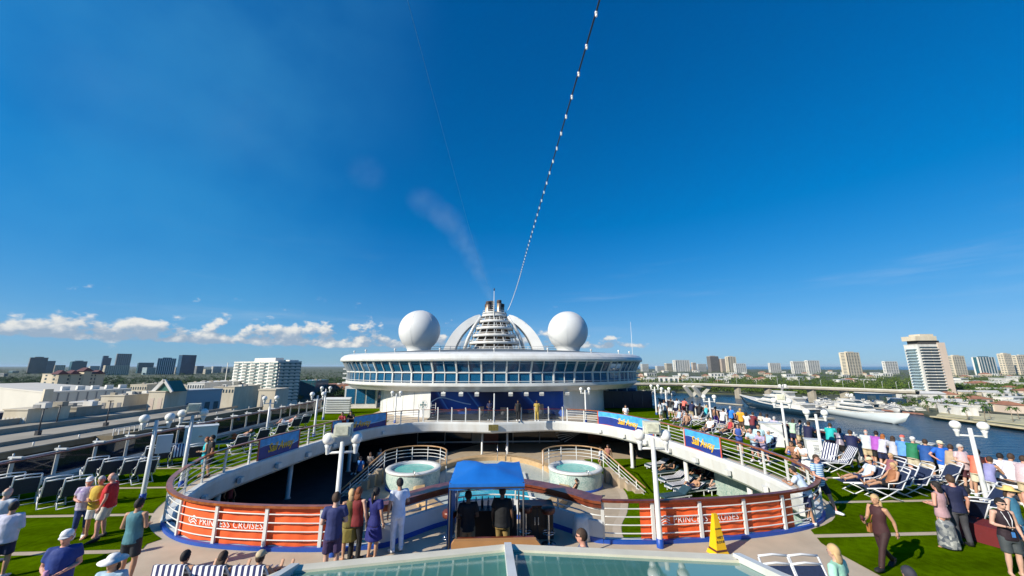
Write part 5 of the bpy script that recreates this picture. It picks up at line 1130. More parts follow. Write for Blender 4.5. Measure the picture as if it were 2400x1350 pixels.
p = aty(607, 915, 192); p2 = aty(646, 915, 192); pm = aty(632, 915, 192); t = thing('lift_tower', 'cream square tower at the far end of the garage', 'tower', (p.x, 192, LAND_Z)); wp(MB().box(p.x, p2.x, 192, 204, -38, p.z), 'body', CREAM, t); wp(MB().box(p.x-0.3, p2.x+0.3, 191.7, 204.3, p.z, p.z+0.6), 'parapet', CREAM, t); wp(MB().box(p.x+1.5, p.x+2.6, 191.8, 191.95, p.z-14, p.z-2), 'slot_window', GREYB, t)
def pblock(u0, u1, vt, D, dep, m, name, lab, cat='building', phi=0, zb=LAND_Z, win=None):
    a = aty(u0, vt, D); b = aty(u1, vt, D); t = thing(name, lab, cat, (a.x, D, zb)); wp(MB().box(a.x, b.x, D, D+dep, zb, a.z), 'wall', m, t); wp(MB().box(a.x-0.3, b.x+0.3, D-0.3, D+dep+0.3, a.z, a.z+0.5), 'parapet', m, t)
    if win:
        n, z0, z1, wm = win
        for k in range(n): wp(MB().box(a.x+(b.x-a.x)*(k+0.25)/n, a.x+(b.x-a.x)*(k+0.75)/n, D-0.1, D+0.05, a.z-z1, a.z-z0), 'window', wm, t)
    return t
# convention centre: a rotated white block with a shaded flank
t, c2, dx, dy, lx, ly, z1 = bld(112, -60, 318, 922, 215, 60, mat('hall_wall', (0.58, 0.55, 0.48), 0.8, 0.06, 0.05), 'huge plain white exhibition hall left of the garage', 'exhibition_hall', 0)
for k in range(9): b0 = c2+dx*(lx*k/9)-dy*0.3; wp(quad_block(b0, dx, dy, 0.5, 0.4, z1-14, z1), 'panel_joint', GREYB, t)
for k in range(5): b0 = c2+dx*(lx*(0.2+k*0.18))+dy*8; wp(quad_block(b0, dx, dy, 3, 3, z1+0.8, z1+3), 'roof_unit', BWHT, t)
wp(quad_block(c2-dx*1.5-dy*1.5, dx, dy, 3, 3, -38, z1+2.2), 'corner_pier', CREAM, t)
pblock(10, 66, 962, 150, 14, CREAM, 'loading_house', 'cream loading house with bays at the left edge below the white hall', win=(6, 2.5, 6, BWHT))
pblock(66, 180, 958, 168, 10, CONC, 'service_wing', 'low grey service wing beside the cream loading house')
pblock(164, 240, 944, 205, 20, BWHT, 'flat_annex', 'low bright white annex before the shaded hall flank')
pblock(238, 292, 929, 200, 16, CREAM, 'gate_house', 'cream gate house with tall barred openings right of the white annex', win=(3, 3, 9, GREYB))
pblock(292, 350, 925, 215, 20, CREAM, 'gate_wing', 'cream wing with dark barred windows right of the gate house', win=(4, 4, 9, BAND))
t = pblock(350, 388, 919, 205, 14, CREAM, 'gable_entrance', 'cream entrance block under a white and green gable', win=(2, 3, 9, PINKW))
a = aty(362, 919, 206); b = aty(402, 919, 206); tp = aty(386, 893, 206)
wp(MB().add([(a.x, 206, a.z), (b.x, 206, a.z), ((a.x+b.x)/2, 206, tp.z), (a.x, 216, a.z), (b.x, 216, a.z), ((a.x+b.x)/2, 216, tp.z)], [(0, 1, 2), (3, 5, 4), (0, 2, 5, 3), (1, 4, 5, 2)]), 'gable', mat('green_gable', (0.02, 0.12, 0.09), 0.5), t)
wp(MB().beam((a.x-0.6, 205.6, a.z), ((a.x+b.x)/2, 205.6, tp.z+0.5), 0.8, 1.6), 'gable_edge', BWHT, t); wp(MB().beam((b.x+0.6, 205.6, a.z), ((a.x+b.x)/2, 205.6, tp.z+0.5), 0.8, 1.2), 'gable_edge', BWHT, t)
t, c2, dx, dy, lx, ly, z1 = bld(392, 380, 530, 920, 235, 60, mat('hall_grey', (0.42, 0.46, 0.48), 0.8, 0.06, 0.05), 'long blue-grey hall right of the gable entrance', 'exhibition_hall', 0)
for k in range(6): b0 = c2+dx*(lx*(k+0.2)/6)-dy*0.15; wp(quad_block(b0, dx, dy, lx*0.09, 0.3, z1-12, z1-7), 'window', TEAL, t)
for i, (u0, u1, vt, D, m, lab) in enumerate([(306, 345, 902, 420, CREAM, 'small cream terminal with dark roof left of the gable'), (345, 440, 906, 440, CREAM, 'long cream terminal behind the gable'), (440, 480, 898, 400, BWHT, 'white plant building behind the blue-grey hall'), (470, 548, 895, 460, BWHT, 'wide white roofed hall before the apartment block'), (500, 550, 908, 380, CREAM, 'low cream hall at the foot of the apartment block'), (700, 740, 893, 520, TEAL, 'teal block right of the white apartment block'), (752, 830, 902, 560, TERRA, 'reddish-brown row of houses among the trees left of the ship')]):
    pblock(u0, u1, vt, D, 40, m, 'port_building', lab, win=(7, 2, 5, BAND))
# quay road between ship and garage
struct('quay_apron', MB().box(-108, -34.5, -60, 620, LAND_Z, LAND_Z+0.05), mat('apron_asphalt', (0.09, 0.07, 0.055), 0.9, 0.25, 0.1))

def roof_kit(owner, c, dx, dy, lx, ly, z, n, seed):
    r2 = random.Random(seed)
    for k in range(n):
        p = c+dx*(lx*r2.uniform(0.05, 0.95))+dy*(ly*r2.uniform(0.05, 0.6)); s_ = r2.uniform(0.8, 2.4)
        wp(quad_block(p, dx, dy, s_*1.6, s_, z, z+s_*0.8), 'roof_unit', r2.choice([BWHT, GREYB, CONC]), owner)
for ob in list(bpy.data.objects):
    if ob.name.startswith(('loading_house', 'service_wing', 'flat_annex', 'gate_house', 'gate_wing', 'port_building')) and ob.type == 'EMPTY':
        w_ = [c_ for c_ in ob.children if c_.name.startswith('wall')][0]; V = [v.co for v in w_.data.vertices]; x0, x1 = min(v.x for v in V), max(v.x for v in V); y0, y1 = min(v.y for v in V), max(v.y for v in V); zt = max(v.z for v in V)
        roof_kit(ob, Vector((x0, y0, 0)), Vector((1, 0, 0)), Vector((0, 1, 0)), x1-x0, y1-y0, zt+0.5, 5, int(abs(x0)))
        wp(MB().box(x0+(x1-x0)*0.06, x0+(x1-x0)*0.10, y0-0.12, y0, -38 if y0 > 300 else zt-8, zt-5.2), 'door', GREYB, ob)
# ================================================================== lamp posts
def lamp_parts(h, flood, box):
    t = bpy.data.objects.new('lamp_post', None); COL.objects.link(t)
    MB().lathe([(0.078, 0.22), (0.06, h-0.15), (0.0, h-0.14)], seg=10).build('pole', WHITE, t)
    MB().lathe([(0.10, 0), (0.10, 0.22), (0.086, 0.225)], seg=10).build('blue_foot', BLUEP, t)
    MB().tube([(-0.36, 0, h-0.42), (0.36, 0, h-0.42)], 0.035, 6).build('cross_arm', WHITE, t)
    for s in (-1, 1):
        g = MB().ell((s*0.36, 0, h-0.06), 0.16, 0.16, 0.16, 14, 10).build('globe', GLOBE, t)
        MB().lathe([(0.05, h-0.46), (0.07, h-0.3), (0.10, h-0.22), (0.0, h-0.2)], (s*0.36, 0, 0), 8).build('globe_holder', WHITE, g)
    if flood:
        f = MB().box(-0.21, 0.21, -0.16, 0.22, h+0.0, h+0.32).build('floodlight', mat('floodlight_case', (0.62, 0.62, 0.50), 0.5, 0.1, 3), t)
        MB().box(-0.16, 0.16, -0.20, -0.165, h+0.05, h+0.28).build('lens', mat('floodlight_lens', (0.55, 0.55, 0.42), 0.25, 0.2, 12), f)
        MB().box(-0.25, -0.215, -0.03, 0.03, h-0.15, h+0.2).box(0.215, 0.25, -0.03, 0.03, h-0.15, h+0.2).build('bracket', WHITE, f)
    if box: MB().box(0.1, 0.55, -0.16, 0.16, h-1.35, h-0.72).build('switch_box', GREYW, t)
    return t
for u, v, h, fl, bx, rz, lab in [
    (779, 1303, 2.95, 1, 0, 8, 'white lamp post with two globes and floodlight beside the left orange banner'),
    (1548, 1283, 2.95, 1, 0, -10, 'white lamp post with two globes and floodlight before the right orange banner'),
    (333, 1172, 2.95, 0, 1, 40, 'lamp post with a grey switch box at the left turn of the railing'),
    (424, 1140, 2.95, 1, 0, 30, 'lamp post with floodlight before the left locker'),
    (623, 1026, 2.7, 0, 0, 30, 'lamp post with two globes beside the left sunbather'),
    (735, 1024, 2.95, 0, 0, 20, 'lamp post with two globes at the left end of the far left banner'),
    (757, 984, 2.9, 0, 0, 10, 'small far lamp post before the white louvre stack'),
    (925, 991, 2.6, 0, 0, 0, 'far lamp post by the left end of the stage wall'),
    (1374, 990, 2.9, 0, 0, 0, 'far lamp post right of the stage'),
    (1539, 972, 2.9, 0, 0, 0, 'far lamp post beside the navy screen wall'),
    (1565, 983, 2.8, 0, 0, 0, 'lamp post at the far right of the turf, second from the navy screen'),
    (1670, 1012, 2.6, 0, 0, -20, 'lamp post among the far crowd on the right'),
    (1849, 1066, 2.95, 1, 0, -40, 'lamp post with floodlight before the right locker'),
    (1931, 1092, 2.6, 0, 0, -40, 'lamp post standing beside the striped towel chairs'),
    (2316, 1184, 2.75, 0, 0, -30, 'big lamp post with two cream globes at the right among the crowd')]:
    t = lamp_parts(h, fl, bx); p = atz(u, v, 0); t.location = p; t.rotation_euler.z = R(rz); tag(t, lab, 'lamp post')
# a lamp on the lower deck right, by the loungers
# ================================================================== lockers
for u, v, w_, d_, h_, lab, lou in [(465, 1056, 1.5, 0.8, 1.35, 'big white deck locker by the left windscreen', 0), (1812, 1046, 1.1, 0.8, 1.35, 'white deck locker by the right lamp with floodlight', 0), (1916, 1085, 0.75, 0.6, 1.1, 'small white louvred cabinet before the striped towels', 1)]:
    p = atz(u, v, 0); t = thing('deck_locker', lab, 'locker', p, R(35 if u < 1200 else -30)); MB().box(-w_/2, w_/2, -d_/2, d_/2, 0.05, h_).build('body', mat('locker_white', (0.68, 0.69, 0.66), 0.45, 0.06, 2), t)
    MB().box(-w_/2-0.03, w_/2+0.03, -d_/2-0.03, d_/2+0.03, h_, h_+0.05).build('lid', WHITE, t); MB().box(-0.08, 0.08, -d_/2-0.03, -d_/2, h_*0.6, h_*0.66).build('handle', CHROME, t)
    if lou:
        for k in range(6): MB().obox((0.1, -d_/2-0.02, 0.3+0.12*k), w_*0.3, 0.02, 0.04, 0, R(25)).build('louvre', GREYW, t)
# ================================================================== deck chairs and loungers
ALU = mat('chair_tube', (0.70, 0.71, 0.72), 0.35, 0.05, 3); MESH_N = mat('chair_mesh_navy', (0.014, 0.026, 0.07), 0.7, 0.2, 20); MATG = mat('lounger_mat_teal', (0.014, 0.05, 0.075), 0.8, 0.2, 6, 0.2, 20)
def stripes(name, a, b, sc, axis=0):
    m = mat(name, a, 0.85, 0); n = m.node_tree.nodes; l = m.node_tree.links; tcx = n.new('ShaderNodeTexCoord'); sp = n.new('ShaderNodeSeparateXYZ'); l.new(tcx.outputs['Object'], sp.inputs[0])
    mu = n.new('ShaderNodeMath'); mu.operation = 'MULTIPLY'; mu.inputs[1].default_value = sc; l.new(sp.outputs[axis], mu.inputs[0]); fr = n.new('ShaderNodeMath'); fr.operation = 'FRACT'; l.new(mu.outputs[0], fr.inputs[0]); gt = n.new('ShaderNodeMath'); gt.operation = 'GREATER_THAN'; gt.inputs[1].default_value = 0.5; l.new(fr.outputs[0], gt.inputs[0])
    mx = n.new('ShaderNodeMix'); mx.data_type = 'RGBA'; l.new(gt.outputs[0], mx.inputs[0]); mx.inputs[6].default_value = (*a, 1); mx.inputs[7].default_value = (*b, 1); l.new(mx.outputs[2], n['Principled BSDF'].inputs['Base Color']); return m
TOWEL = stripes('striped_towel', (0.75, 0.75, 0.75), (0.012, 0.02, 0.10), 9, 1); TOWELX = stripes('striped_towel_cross', (0.75, 0.75, 0.75), (0.012, 0.02, 0.10), 7, 0)
def chair_proto(up=58):
    t = bpy.data.objects.new('deck_chair', None); COL.objects.link(t); a = R(up); bx, bz = -math.cos(a), math.sin(a); W = 0.31
    for s in (-1, 1):
        y = s*W
        MB().tube([(bx*0.78, y, 0.40+bz*0.78), (0, y, 0.40), (0.62, y, 0.43), (1.15, y, 0.40)], 0.022, 5).build('side_tube', ALU, t)
        MB().tube([(0.95, y*1.04, 0.41), (0.55, y*1.04, 0.22), (0.02, y*1.04, 0.0)], 0.02, 5).build('leg', ALU, t)
        MB().tube([(0.12, y*1.04, 0.40), (0.5, y*1.04, 0.18), (0.86, y*1.04, 0.0)], 0.02, 5).build('leg', ALU, t)
        MB().tube([(bx*0.42, y*1.1, 0.40+bz*0.42), (0.1, y*1.1, 0.62), (0.42, y*1.1, 0.60), (0.45, y*1.08, 0.41)], 0.018, 5).build('arm_rest', ALU, t)
    for k in (0.80, 0.66): MB().tube([(bx*k, -W, 0.40+bz*k), (bx*k-0.02, 0, 0.40+bz*k+0.02), (bx*k, W, 0.40+bz*k)], 0.024, 5).build('cross_bar', ALU, t)
    for x in (0.04, 0.84): MB().tube([(x, -W, 0.02), (x, W, 0.02)], 0.018, 5).build('cross_bar', ALU, t)
    MB().add([(bx*0.64, -W, 0.40+bz*0.64), (bx*0.64, W, 0.40+bz*0.64), (0.02, W, 0.39), (0.02, -W, 0.39), (bx*0.34+0.05, 0, 0.40+bz*0.30)], [(0, 1, 4), (1, 2, 4), (2, 3, 4), (3, 0, 4)]).build('backrest', MESH_N, t)
    MB().add([(0.02, -W, 0.39), (0.02, W, 0.39), (0.55, W, 0.41), (0.55, -W, 0.41), (1.12, W, 0.39), (1.12, -W, 0.39)], [(0, 3, 2, 1), (3, 5, 4, 2)]).build('seat', MESH_N, t)
    return t
CH = chair_proto()
def put_chair(u, v, rz, lab, towel=None, z=0.0, grp=None, proto=None, top=False):
    p = atz(u, v, z)
    if top: q = atz(u, v, 1.05); p = Vector((q.x+0.43*math.cos(R(rz)), q.y+0.43*math.sin(R(rz)), 0))
    p = p; o = copy_tree(proto or CH, loc=p, rz=R(rz)); tag(o, lab, 'deck chair', grp)
    if towel:
        a = R(58); bx, bz = -math.cos(a), math.sin(a)
        tw = thing('striped_towel', towel, 'towel', p, R(rz)); mb = MB(); Y = (-0.29, 0.29)
        P = [(bx*0.84-0.06, 0.55), (bx*0.84-0.02, 0.40+bz*0.86), (bx*0.82+0.03, 0.41+bz*0.84), (0.06, 0.43), (0.6, 0.46)]
        mb.ribbon([(x, -0.30, z_) for x, z_ in P], [(x, 0.30, z_) for x, z_ in P]); mb.build('cloth', TOWEL, tw)
    return o
rows_l = [(8, 1182), (48, 1186), (120, 1190), (166, 1190)]
ords = ['leftmost', 'second from left', 'third from left', 'rightmost']
for i, (u, v) in enumerate(rows_l): put_chair(u, v, 140, 'navy mesh deck chair in the near left row, %s' % ords[i], grp='left deck chairs')
for i, (u, v) in enumerate([(215, 1132), (252, 1135), (300, 1134), (334, 1134)]): put_chair(u, v, 140, 'navy mesh deck chair in the middle left row, %s' % ords[i], grp='left deck chairs')
for i, (u, v) in enumerate([(352, 1097), (384, 1094), (415, 1094), (452, 1092)]): put_chair(u, v, 135, 'navy mesh deck chair in the far left row, %s' % ords[i], 'blue striped towel hung on a chair of the far left row' if i == 2 else None, grp='left deck chairs')
for i, (u, v) in enumerate([(560, 1064), (612, 1044), (655, 1030), (690, 1012), (712, 1004)]): put_chair(u, v, 140, 'navy reclined deck chair along the left side, %s' % ['nearest', 'second', 'third', 'fourth', 'farthest'][i], grp='left deck chairs')
for i, (u, v, tw) in enumerate([(1945, 1098, 'striped towel on the left chair before the rail crowd'), (1985, 1106, 'striped towel on the right chair before the rail crowd')]): put_chair(u, v, 165 if i else 200, ['navy chair under a striped towel, left one', 'navy chair under a striped towel, right one'][i], tw, grp='right deck chairs')
for i, (u, v) in enumerate([(2122, 1160), (2160, 1158), (2226, 1150), (2258, 1148)]): put_chair(u, v, 168, 'navy deck chair in the right row beside the couple, %s' % ords[i], grp='right deck chairs')
for i, (u, v) in enumerate([(1638, 996), (1652, 998), (1700, 1016)]): put_chair(u, v, 150, 'deck chair among the far right crowd, %s' % ['left', 'middle', 'right'][i], ['pale striped towel on the left far chair', 'pale striped towel on the middle far chair', None][i], grp='right deck chairs')
for i, (u, v) in enumerate([(1812, 1306), (1880, 1306)]): put_chair(u, v, 268, 'navy mesh chair at the bottom edge below the yellow sign, %s one' % ['left', 'right'][i], grp='near deck chairs', top=True)
NEARC2 = []
for i, (u, v) in enumerate([(398, 1334), (490, 1336), (582, 1336)]): NEARC2.append(put_chair(u, v, 88, 'chair with striped towel at the bottom left edge, %s' % ['left', 'middle', 'right'][i], 'blue and white striped towel at the bottom edge, %s' % ['left', 'middle', 'right'][i], grp='near deck chairs', top=True).location.copy())
put_chair(2330, 1215, 150, 'chair with white legs under the big right lamp post', grp='right deck chairs')
def sunbed():
    t = bpy.data.objects.new('sun_lounger', None); COL.objects.link(t)
    for s in (-1, 1):
        MB().box(-0.7, 1.2, s*0.31-0.02, s*0.31+0.02, 0.27, 0.32).build('side_rail', ALU, t)
        for x in (-0.5, 1.0): MB().box(x-0.02, x+0.02, s*0.31-0.02, s*0.31+0.02, 0, 0.27).build('leg', ALU, t)
    MB().obox((0.5, 0, 0.36), 0.7, 0.31, 0.04).build('mattress', MATG, t); MB().obox((-0.46, 0, 0.52), 0.34, 0.31, 0.04, 0, 0, R(32)).build('head_rest', MATG, t)
    return t
SBD = sunbed()
pts_b = [(1548, 1092), (1568, 1108), (1585, 1125), (1602, 1140), (1625, 1152), (1590, 1165), (1640, 1118), (1662, 1132), (1688, 1146), (1610, 1098)]
LOWB = []; LEFTB = []; NEARC = []
for i, (u, v) in enumerate(pts_b):
    p = atz(u, v, -2.6); p.z = -2.79; LOWB.append(p); o = copy_tree(SBD, loc=p, rz=R(196)); tag(o, 'teal padded sun lounger on the lower turf, number %s from the far end' % ['one', 'two', 'three', 'four', 'five', 'six', 'seven', 'eight', 'nine', 'ten'][i], 'sun lounger', 'lower deck loungers')
    if i in (0, 2, 3, 4, 8):
        tw = thing('striped_towel', 'white towel with dark stripes on a lower lounger, %s' % {0: 'farthest', 2: 'second', 3: 'middle', 4: 'fourth', 8: 'rightmost'}[i], 'towel', p, R(196)); mb = MB()
        P = [(-0.75, 0.72), (-0.4, 0.58), (-0.1, 0.42), (0.4, 0.415), (0.9, 0.415), (1.16, 0.38), (1.2, 0.2)]
        mb.ribbon([(x, -0.33, z_) for x, z_ in P], [(x, 0.33, z_+0.01) for x, z_ in P]); mb.build('cloth', TOWEL, tw)
# white loungers with sunbathers, left
for i, (u, v, lab) in enumerate([(560, 1046, 'white framed lounger with a sunbather beside the nearer left banner'), (672, 1006, 'white framed lounger with a sunbather farther along the left deck')]):
    p = atz(u, v, 0); LEFTB.append(p); o = copy_tree(SBD, loc=p, rz=R(215)); tag(o, lab, 'sun lounger')
# ================================================================== bar things
CANB = mat('canopy_blue', (0.006, 0.145, 0.52), 0.6, 0.08, 2, 0.3, 6)
cn = thing('pop_up_canopy', 'small bright blue pop-up canopy over the bar', 'canopy', (-0.15, 10.6, 0)); X0, X1, Y0, Y1 = -1.06, 0.78, 9.85, 11.75
n = 10; V = []; F = []
for j in range(n+1):
    for i in range(n+1):
        a, b = i/n, j/n; s_ = min(a, 1-a, b, 1-b)*2; z = 2.04+0.26*s_**0.8+0.09*math.sin(a*math.pi*2+0.6)*b - 0.05*math.sin(b*math.pi)*math.sin(a*math.pi*3)**2
        if a > 0.66 and b > 0.5: z += 0.10*math.exp(-((a-0.72)**2+(b-0.8)**2)*60)
        V.append((X0+(X1-X0)*a, Y0+(Y1-Y0)*b, z))
for j in range(n):
    for i in range(n): k = j*(n+1)+i; F.append((k, k+1, k+n+2, k+n+1))
wp(MB().add(V, F, True), 'roof_cloth', CANB, cn)
mb = MB()
for (xa, ya, xb, yb) in [(X0, Y0, X1, Y0), (X1, Y0, X1, Y1), (X1, Y1, X0, Y1), (X0, Y1, X0, Y0)]:
    P = [Vector((xa+(xb-xa)*k/8, ya+(yb-ya)*k/8, 2.04)) for k in range(9)]; mb.ribbon([p+Vector((0, 0, -0.13-0.02*math.sin(i*2))) for i, p in enumerate(P)], P)
wp(mb, 'valance', CANB, cn)
for x in (X0+0.03, X1-0.03):
    for y in (Y0+0.03, Y1-0.03): wp(MB().tube([(x, y, 0), (x, y, 2.05)], 0.025, 5), 'leg', DARK if y < 10.5 else CHROME, cn)
mb = MB(); P = [Vector((X0-0.02+0.05*math.sin(k*1.7), Y0+(Y1-Y0)*k/10, 0)) for k in range(11)]; mb.ribbon([p+Vector((0, 0, 0.35)) for p in P], [p+Vector((0, 0, 1.95)) for p in P]); wp(mb, 'side_drape', CANB, cn)
wp(MB().beam((X0, Y0, 1.95), (X1, Y0, 1.95), 0.03, 0.03).beam((X0, Y1, 1.95), (X1, Y1, 1.95), 0.03, 0.03), 'frame_bar', DARK, cn)
pb = thing('portable_bar', 'low brown portable bar front before the canopy', 'bar', (0.1, 9.5, 0))
XA, XB = -0.93, 1.1; poly = [(XA+0.08, 0.0), (XB-0.08, 0.0), (XB, 0.10), (XB, 0.86), (XB-0.10, 0.97), (XA+0.06, 0.97), (XA, 0.90), (XA, 0.08)]
mb = MB(); mb.add([(x, 9.42, z) for x, z in poly]+[(x, 9.55, z) for x, z in poly], [tuple(range(8))]+[tuple(range(15, 7, -1))]+[(i, 8+i, 8+(i+1) % 8, (i+1) % 8) for i in range(8)]); wp(mb, 'front_panel', mat('tan_leather', (0.40, 0.20, 0.075), 0.55, 0.10, 2), pb)
wp(MB().box(XA+0.1, XB-0.1, 9.56, 9.9, 0.80, 0.86), 'work_top', WOODRED, pb)
wp(MB().box(XA+0.1, XA+0.16, 9.56, 9.9, 0, 0.8).box(XB-0.16, XB-0.1, 9.56, 9.9, 0, 0.8), 'side_panel', MATS['tan_leather'], pb)
bc = thing('bar_cabinet', 'black cooler cabinet beside the stools right of the canopy', 'cabinet', (1.35, 12.1, 0))
wp(MB().box(0.82, 1.75, 11.75, 12.2, 0.02, 0.86), 'body', DARK, bc); wp(MB().box(0.80, 1.77, 11.72, 12.22, 0.86, 0.9), 'top', WOODRED, bc)
for k in range(2): wp(MB().box(0.86+0.45*k, 1.27+0.45*k, 11.735, 11.749, 0.08, 0.82), 'door', mat('black_door', (0.015, 0.015, 0.017), 0.3), bc); wp(MB().box(1.2+0.1*k, 1.23+0.1*k, 11.71, 11.734, 0.4, 0.6), 'handle', CHROME, bc)
be = thing('bar_booth', 'dark bar station with bottles under the blue canopy', 'bar', (-0.1, 11.2, 0))
wp(MB().box(-0.95, 0.66, 11.1, 11.5, 0.02, 1.0), 'counter', mat('booth_black', (0.010, 0.010, 0.012), 0.5), be)
for k in range(9): wp(MB().lathe([(0, 0), (0.035, 0), (0.035, 0.17), (0.014, 0.22), (0.014, 0.29), (0, 0.29)], (-0.8+0.17*k, 11.3+0.05*(k % 2), 1.0), 8), 'bottle', [PANE, cmat((0.5, 0.5, 0.5)), cmat((0.05, 0.25, 0.3)), DARK][k % 4], be)
def stool():
    t = bpy.data.objects.new('bar_stool', None); COL.objects.link(t)
    MB().lathe([(0, 0.80), (0.18, 0.80), (0.2, 0.84), (0.2, 0.92), (0.17, 0.96), (0, 0.97)], seg=14).build('seat', WOODRED, t)
    MB().lathe([(0.04, 0.03), (0.04, 0.8)], seg=8).build('column', CHROME, t); MB().lathe([(0, 0.04), (0.05, 0.05), (0.2, 0.02), (0.21, 0)], seg=14).build('foot', CHROME, t)
    MB().tube([(0.17*math.cos(k*math.pi/6), 0.17*math.sin(k*math.pi/6), 0.3) for k in range(12)], 0.013, 4, True).tube([(0, 0, 0.3), (0.17, 0, 0.3)], 0.012, 4).tube([(0, 0, 0.3), (-0.17, 0, 0.3)], 0.012, 4).build('foot_ring', CHROME, t); return t
ST = stool()
for u, v, lab in [(1051, 1288, 'bar stool with dark red seat left of the blue canopy'), (1232, 1272, 'bar stool with dark red seat right of the blue canopy, nearer the canopy'), (1286, 1276, 'bar stool with dark red seat right of the blue canopy, farther right')]:
    o = copy_tree(ST, loc=atz(u, v, 0)); tag(o, lab, 'bar stool')
hide_proto(ST)
# white cover heaped against the right rail end
p = atz(1368, 1262, 0); mb = MB(); rg = []
for k, (r0, z) in enumerate([(0.30, 0.0), (0.27, 0.2), (0.26, 0.42), (0.24, 0.56), (0.20, 0.62), (0.02, 0.66)]): rg.append([Vector((r0*(1+0.22*math.sin(i*2.3+k*0.4))*math.cos(i*math.pi/7), r0*0.7*(1+0.2*math.cos(i*1.7+k*0.5))*math.sin(i*math.pi/7), z)) for i in range(14)])
tag(mb.loft(rg).build('white_cover', mat('white_tarp', (0.7, 0.7, 0.68), 0.7, 0.08, 6, 0.4, 12), None, p), 'crumpled white cover heaped at the right end of the bar', 'cover')
# ================================================================== wet floor sign
p = atz(1683, 1297, 0); YEL = mat('sign_yellow', (0.80, 0.46, 0.006), 0.45, 0.06, 6); ws = thing('caution_sign', 'yellow four-sided caution floor sign before the right orange banner', 'sign', p, R(12))
MB().add([(-0.22, -0.17, 0), (0.22, -0.17, 0), (0.22, 0.17, 0), (-0.22, 0.17, 0), (-0.18, -0.15, 0.09), (0.18, -0.15, 0.09), (0.18, 0.15, 0.09), (-0.18, 0.15, 0.09)], [(0, 1, 5, 4), (1, 2, 6, 5), (2, 3, 7, 6), (3, 0, 4, 7), (4, 5, 6, 7)]).build('base', YEL, ws)
MB().add([(-0.155, -0.15, 0.14), (0.155, -0.15, 0.14), (0.155, 0.12, 0.14), (-0.155, 0.12, 0.14), (-0.055, -0.05, 0.96), (0.055, -0.05, 0.96), (0.055, 0.03, 0.96), (-0.055, 0.03, 0.96)], [(0, 1, 5, 4), (1, 2, 6, 5), (2, 3, 7, 6), (3, 0, 4, 7), (4, 5, 6, 7)]).build('body', YEL, ws)
MB().box(-0.165, 0.165, -0.155, 0.13, 0.092, 0.14).build('dark_band', mat('sign_band', (0.10, 0.03, 0.02), 0.6), ws)
tl_ = math.atan2(0.10, 0.82)
for body, zz, sz in [('CAUTION', 0.62, 0.05), ('WET', 0.42, 0.09), ('FLOOR', 0.32, 0.08)]: text('lettering', body, sz, DARK, ws, (0, -0.15+(zz-0.14)/0.82*0.10-0.006, zz), (math.pi/2-tl_, 0, 0))
# ================================================================== near glass roof
GR = thing('glass_skylight', 'teal glass roof with pale frame bars at the bottom edge', 'skylight', (0, 5.4, 2.2))
zr = 2.3; E_ = [atz(560, 1356, zr), atz(690, 1338, zr), atz(1190, 1287, zr), atz(1728, 1313, zr), atz(1790, 1352, zr)]
E_[0] = E_[1]+Vector((-1.2, -1.6, 0)); E_[4] = E_[3]+Vector((0.9, -1.6, 0))
TG = mat('teal_roof_glass', (0.085, 0.25, 0.20), 0.035, 0.10, 0.8, spec=0.9)
sl = math.tan(R(10.5)); back = Vector((0, -3.2, 3.2*sl))
Bk = [p+back for p in E_]; Bk[0] = E_[0]+back; tops = Bk
mid = [Vector((0.02, 0, 0))]*5
for i in range(4):
    a, b = E_[i], E_[i+1]; c, d = Bk[i+1], Bk[i]
    wp(MB().add([a, b, c, d], [(0, 1, 2, 3)]), 'glass_pane', TG, GR)
    wp(MB().beam(a+Vector((0, -0.05, 0.02)), b+Vector((0, -0.05, 0.02)), 0.16, 0.07), 'edge_bar', mat('cream_bar', (0.62, 0.58, 0.46), 0.5, 0.1, 3), GR)
    wp(MB().add([a+Vector((0, -.06, -.05)), b+Vector((0, -.06, -.05)), Vector((b.x, b.y-.06, 0.01)), Vector((a.x, a.y-.06, 0.01))], [(0, 3, 2, 1)]), 'side_pane', SCREEN, GR)
for i in (1, 2, 3): wp(MB().beam(E_[i]+Vector((0, 0, 0.045)), Bk[i]+Vector((0, 0, 0.045)), 0.10, 0.08), 'rafter', WHITE, GR)
# red covered table on the right turf
p = atz(2312, 1268, 0); t = thing('red_table', 'low table under a dark red cloth behind the woman with the lanyard', 'table', p, R(20)); RED = mat('dark_red_cloth', (0.13, 0.008, 0.010), 0.8, 0.1, 4, 0.2, 20)
MB().box(-0.4, 0.4, -0.42, 0.42, 0.45, 0.49).build('cloth_top', RED, t); MB().box(-0.39, 0.39, -0.41, -0.405, 0.02, 0.45).box(-0.395, -0.39, -0.41, 0.41, 0.02, 0.45).box(0.39, 0.395, -0.41, 0.41, 0.02, 0.45).box(-0.39, 0.39, 0.405, 0.41, 0.02, 0.45).build('cloth_skirt', RED, t)
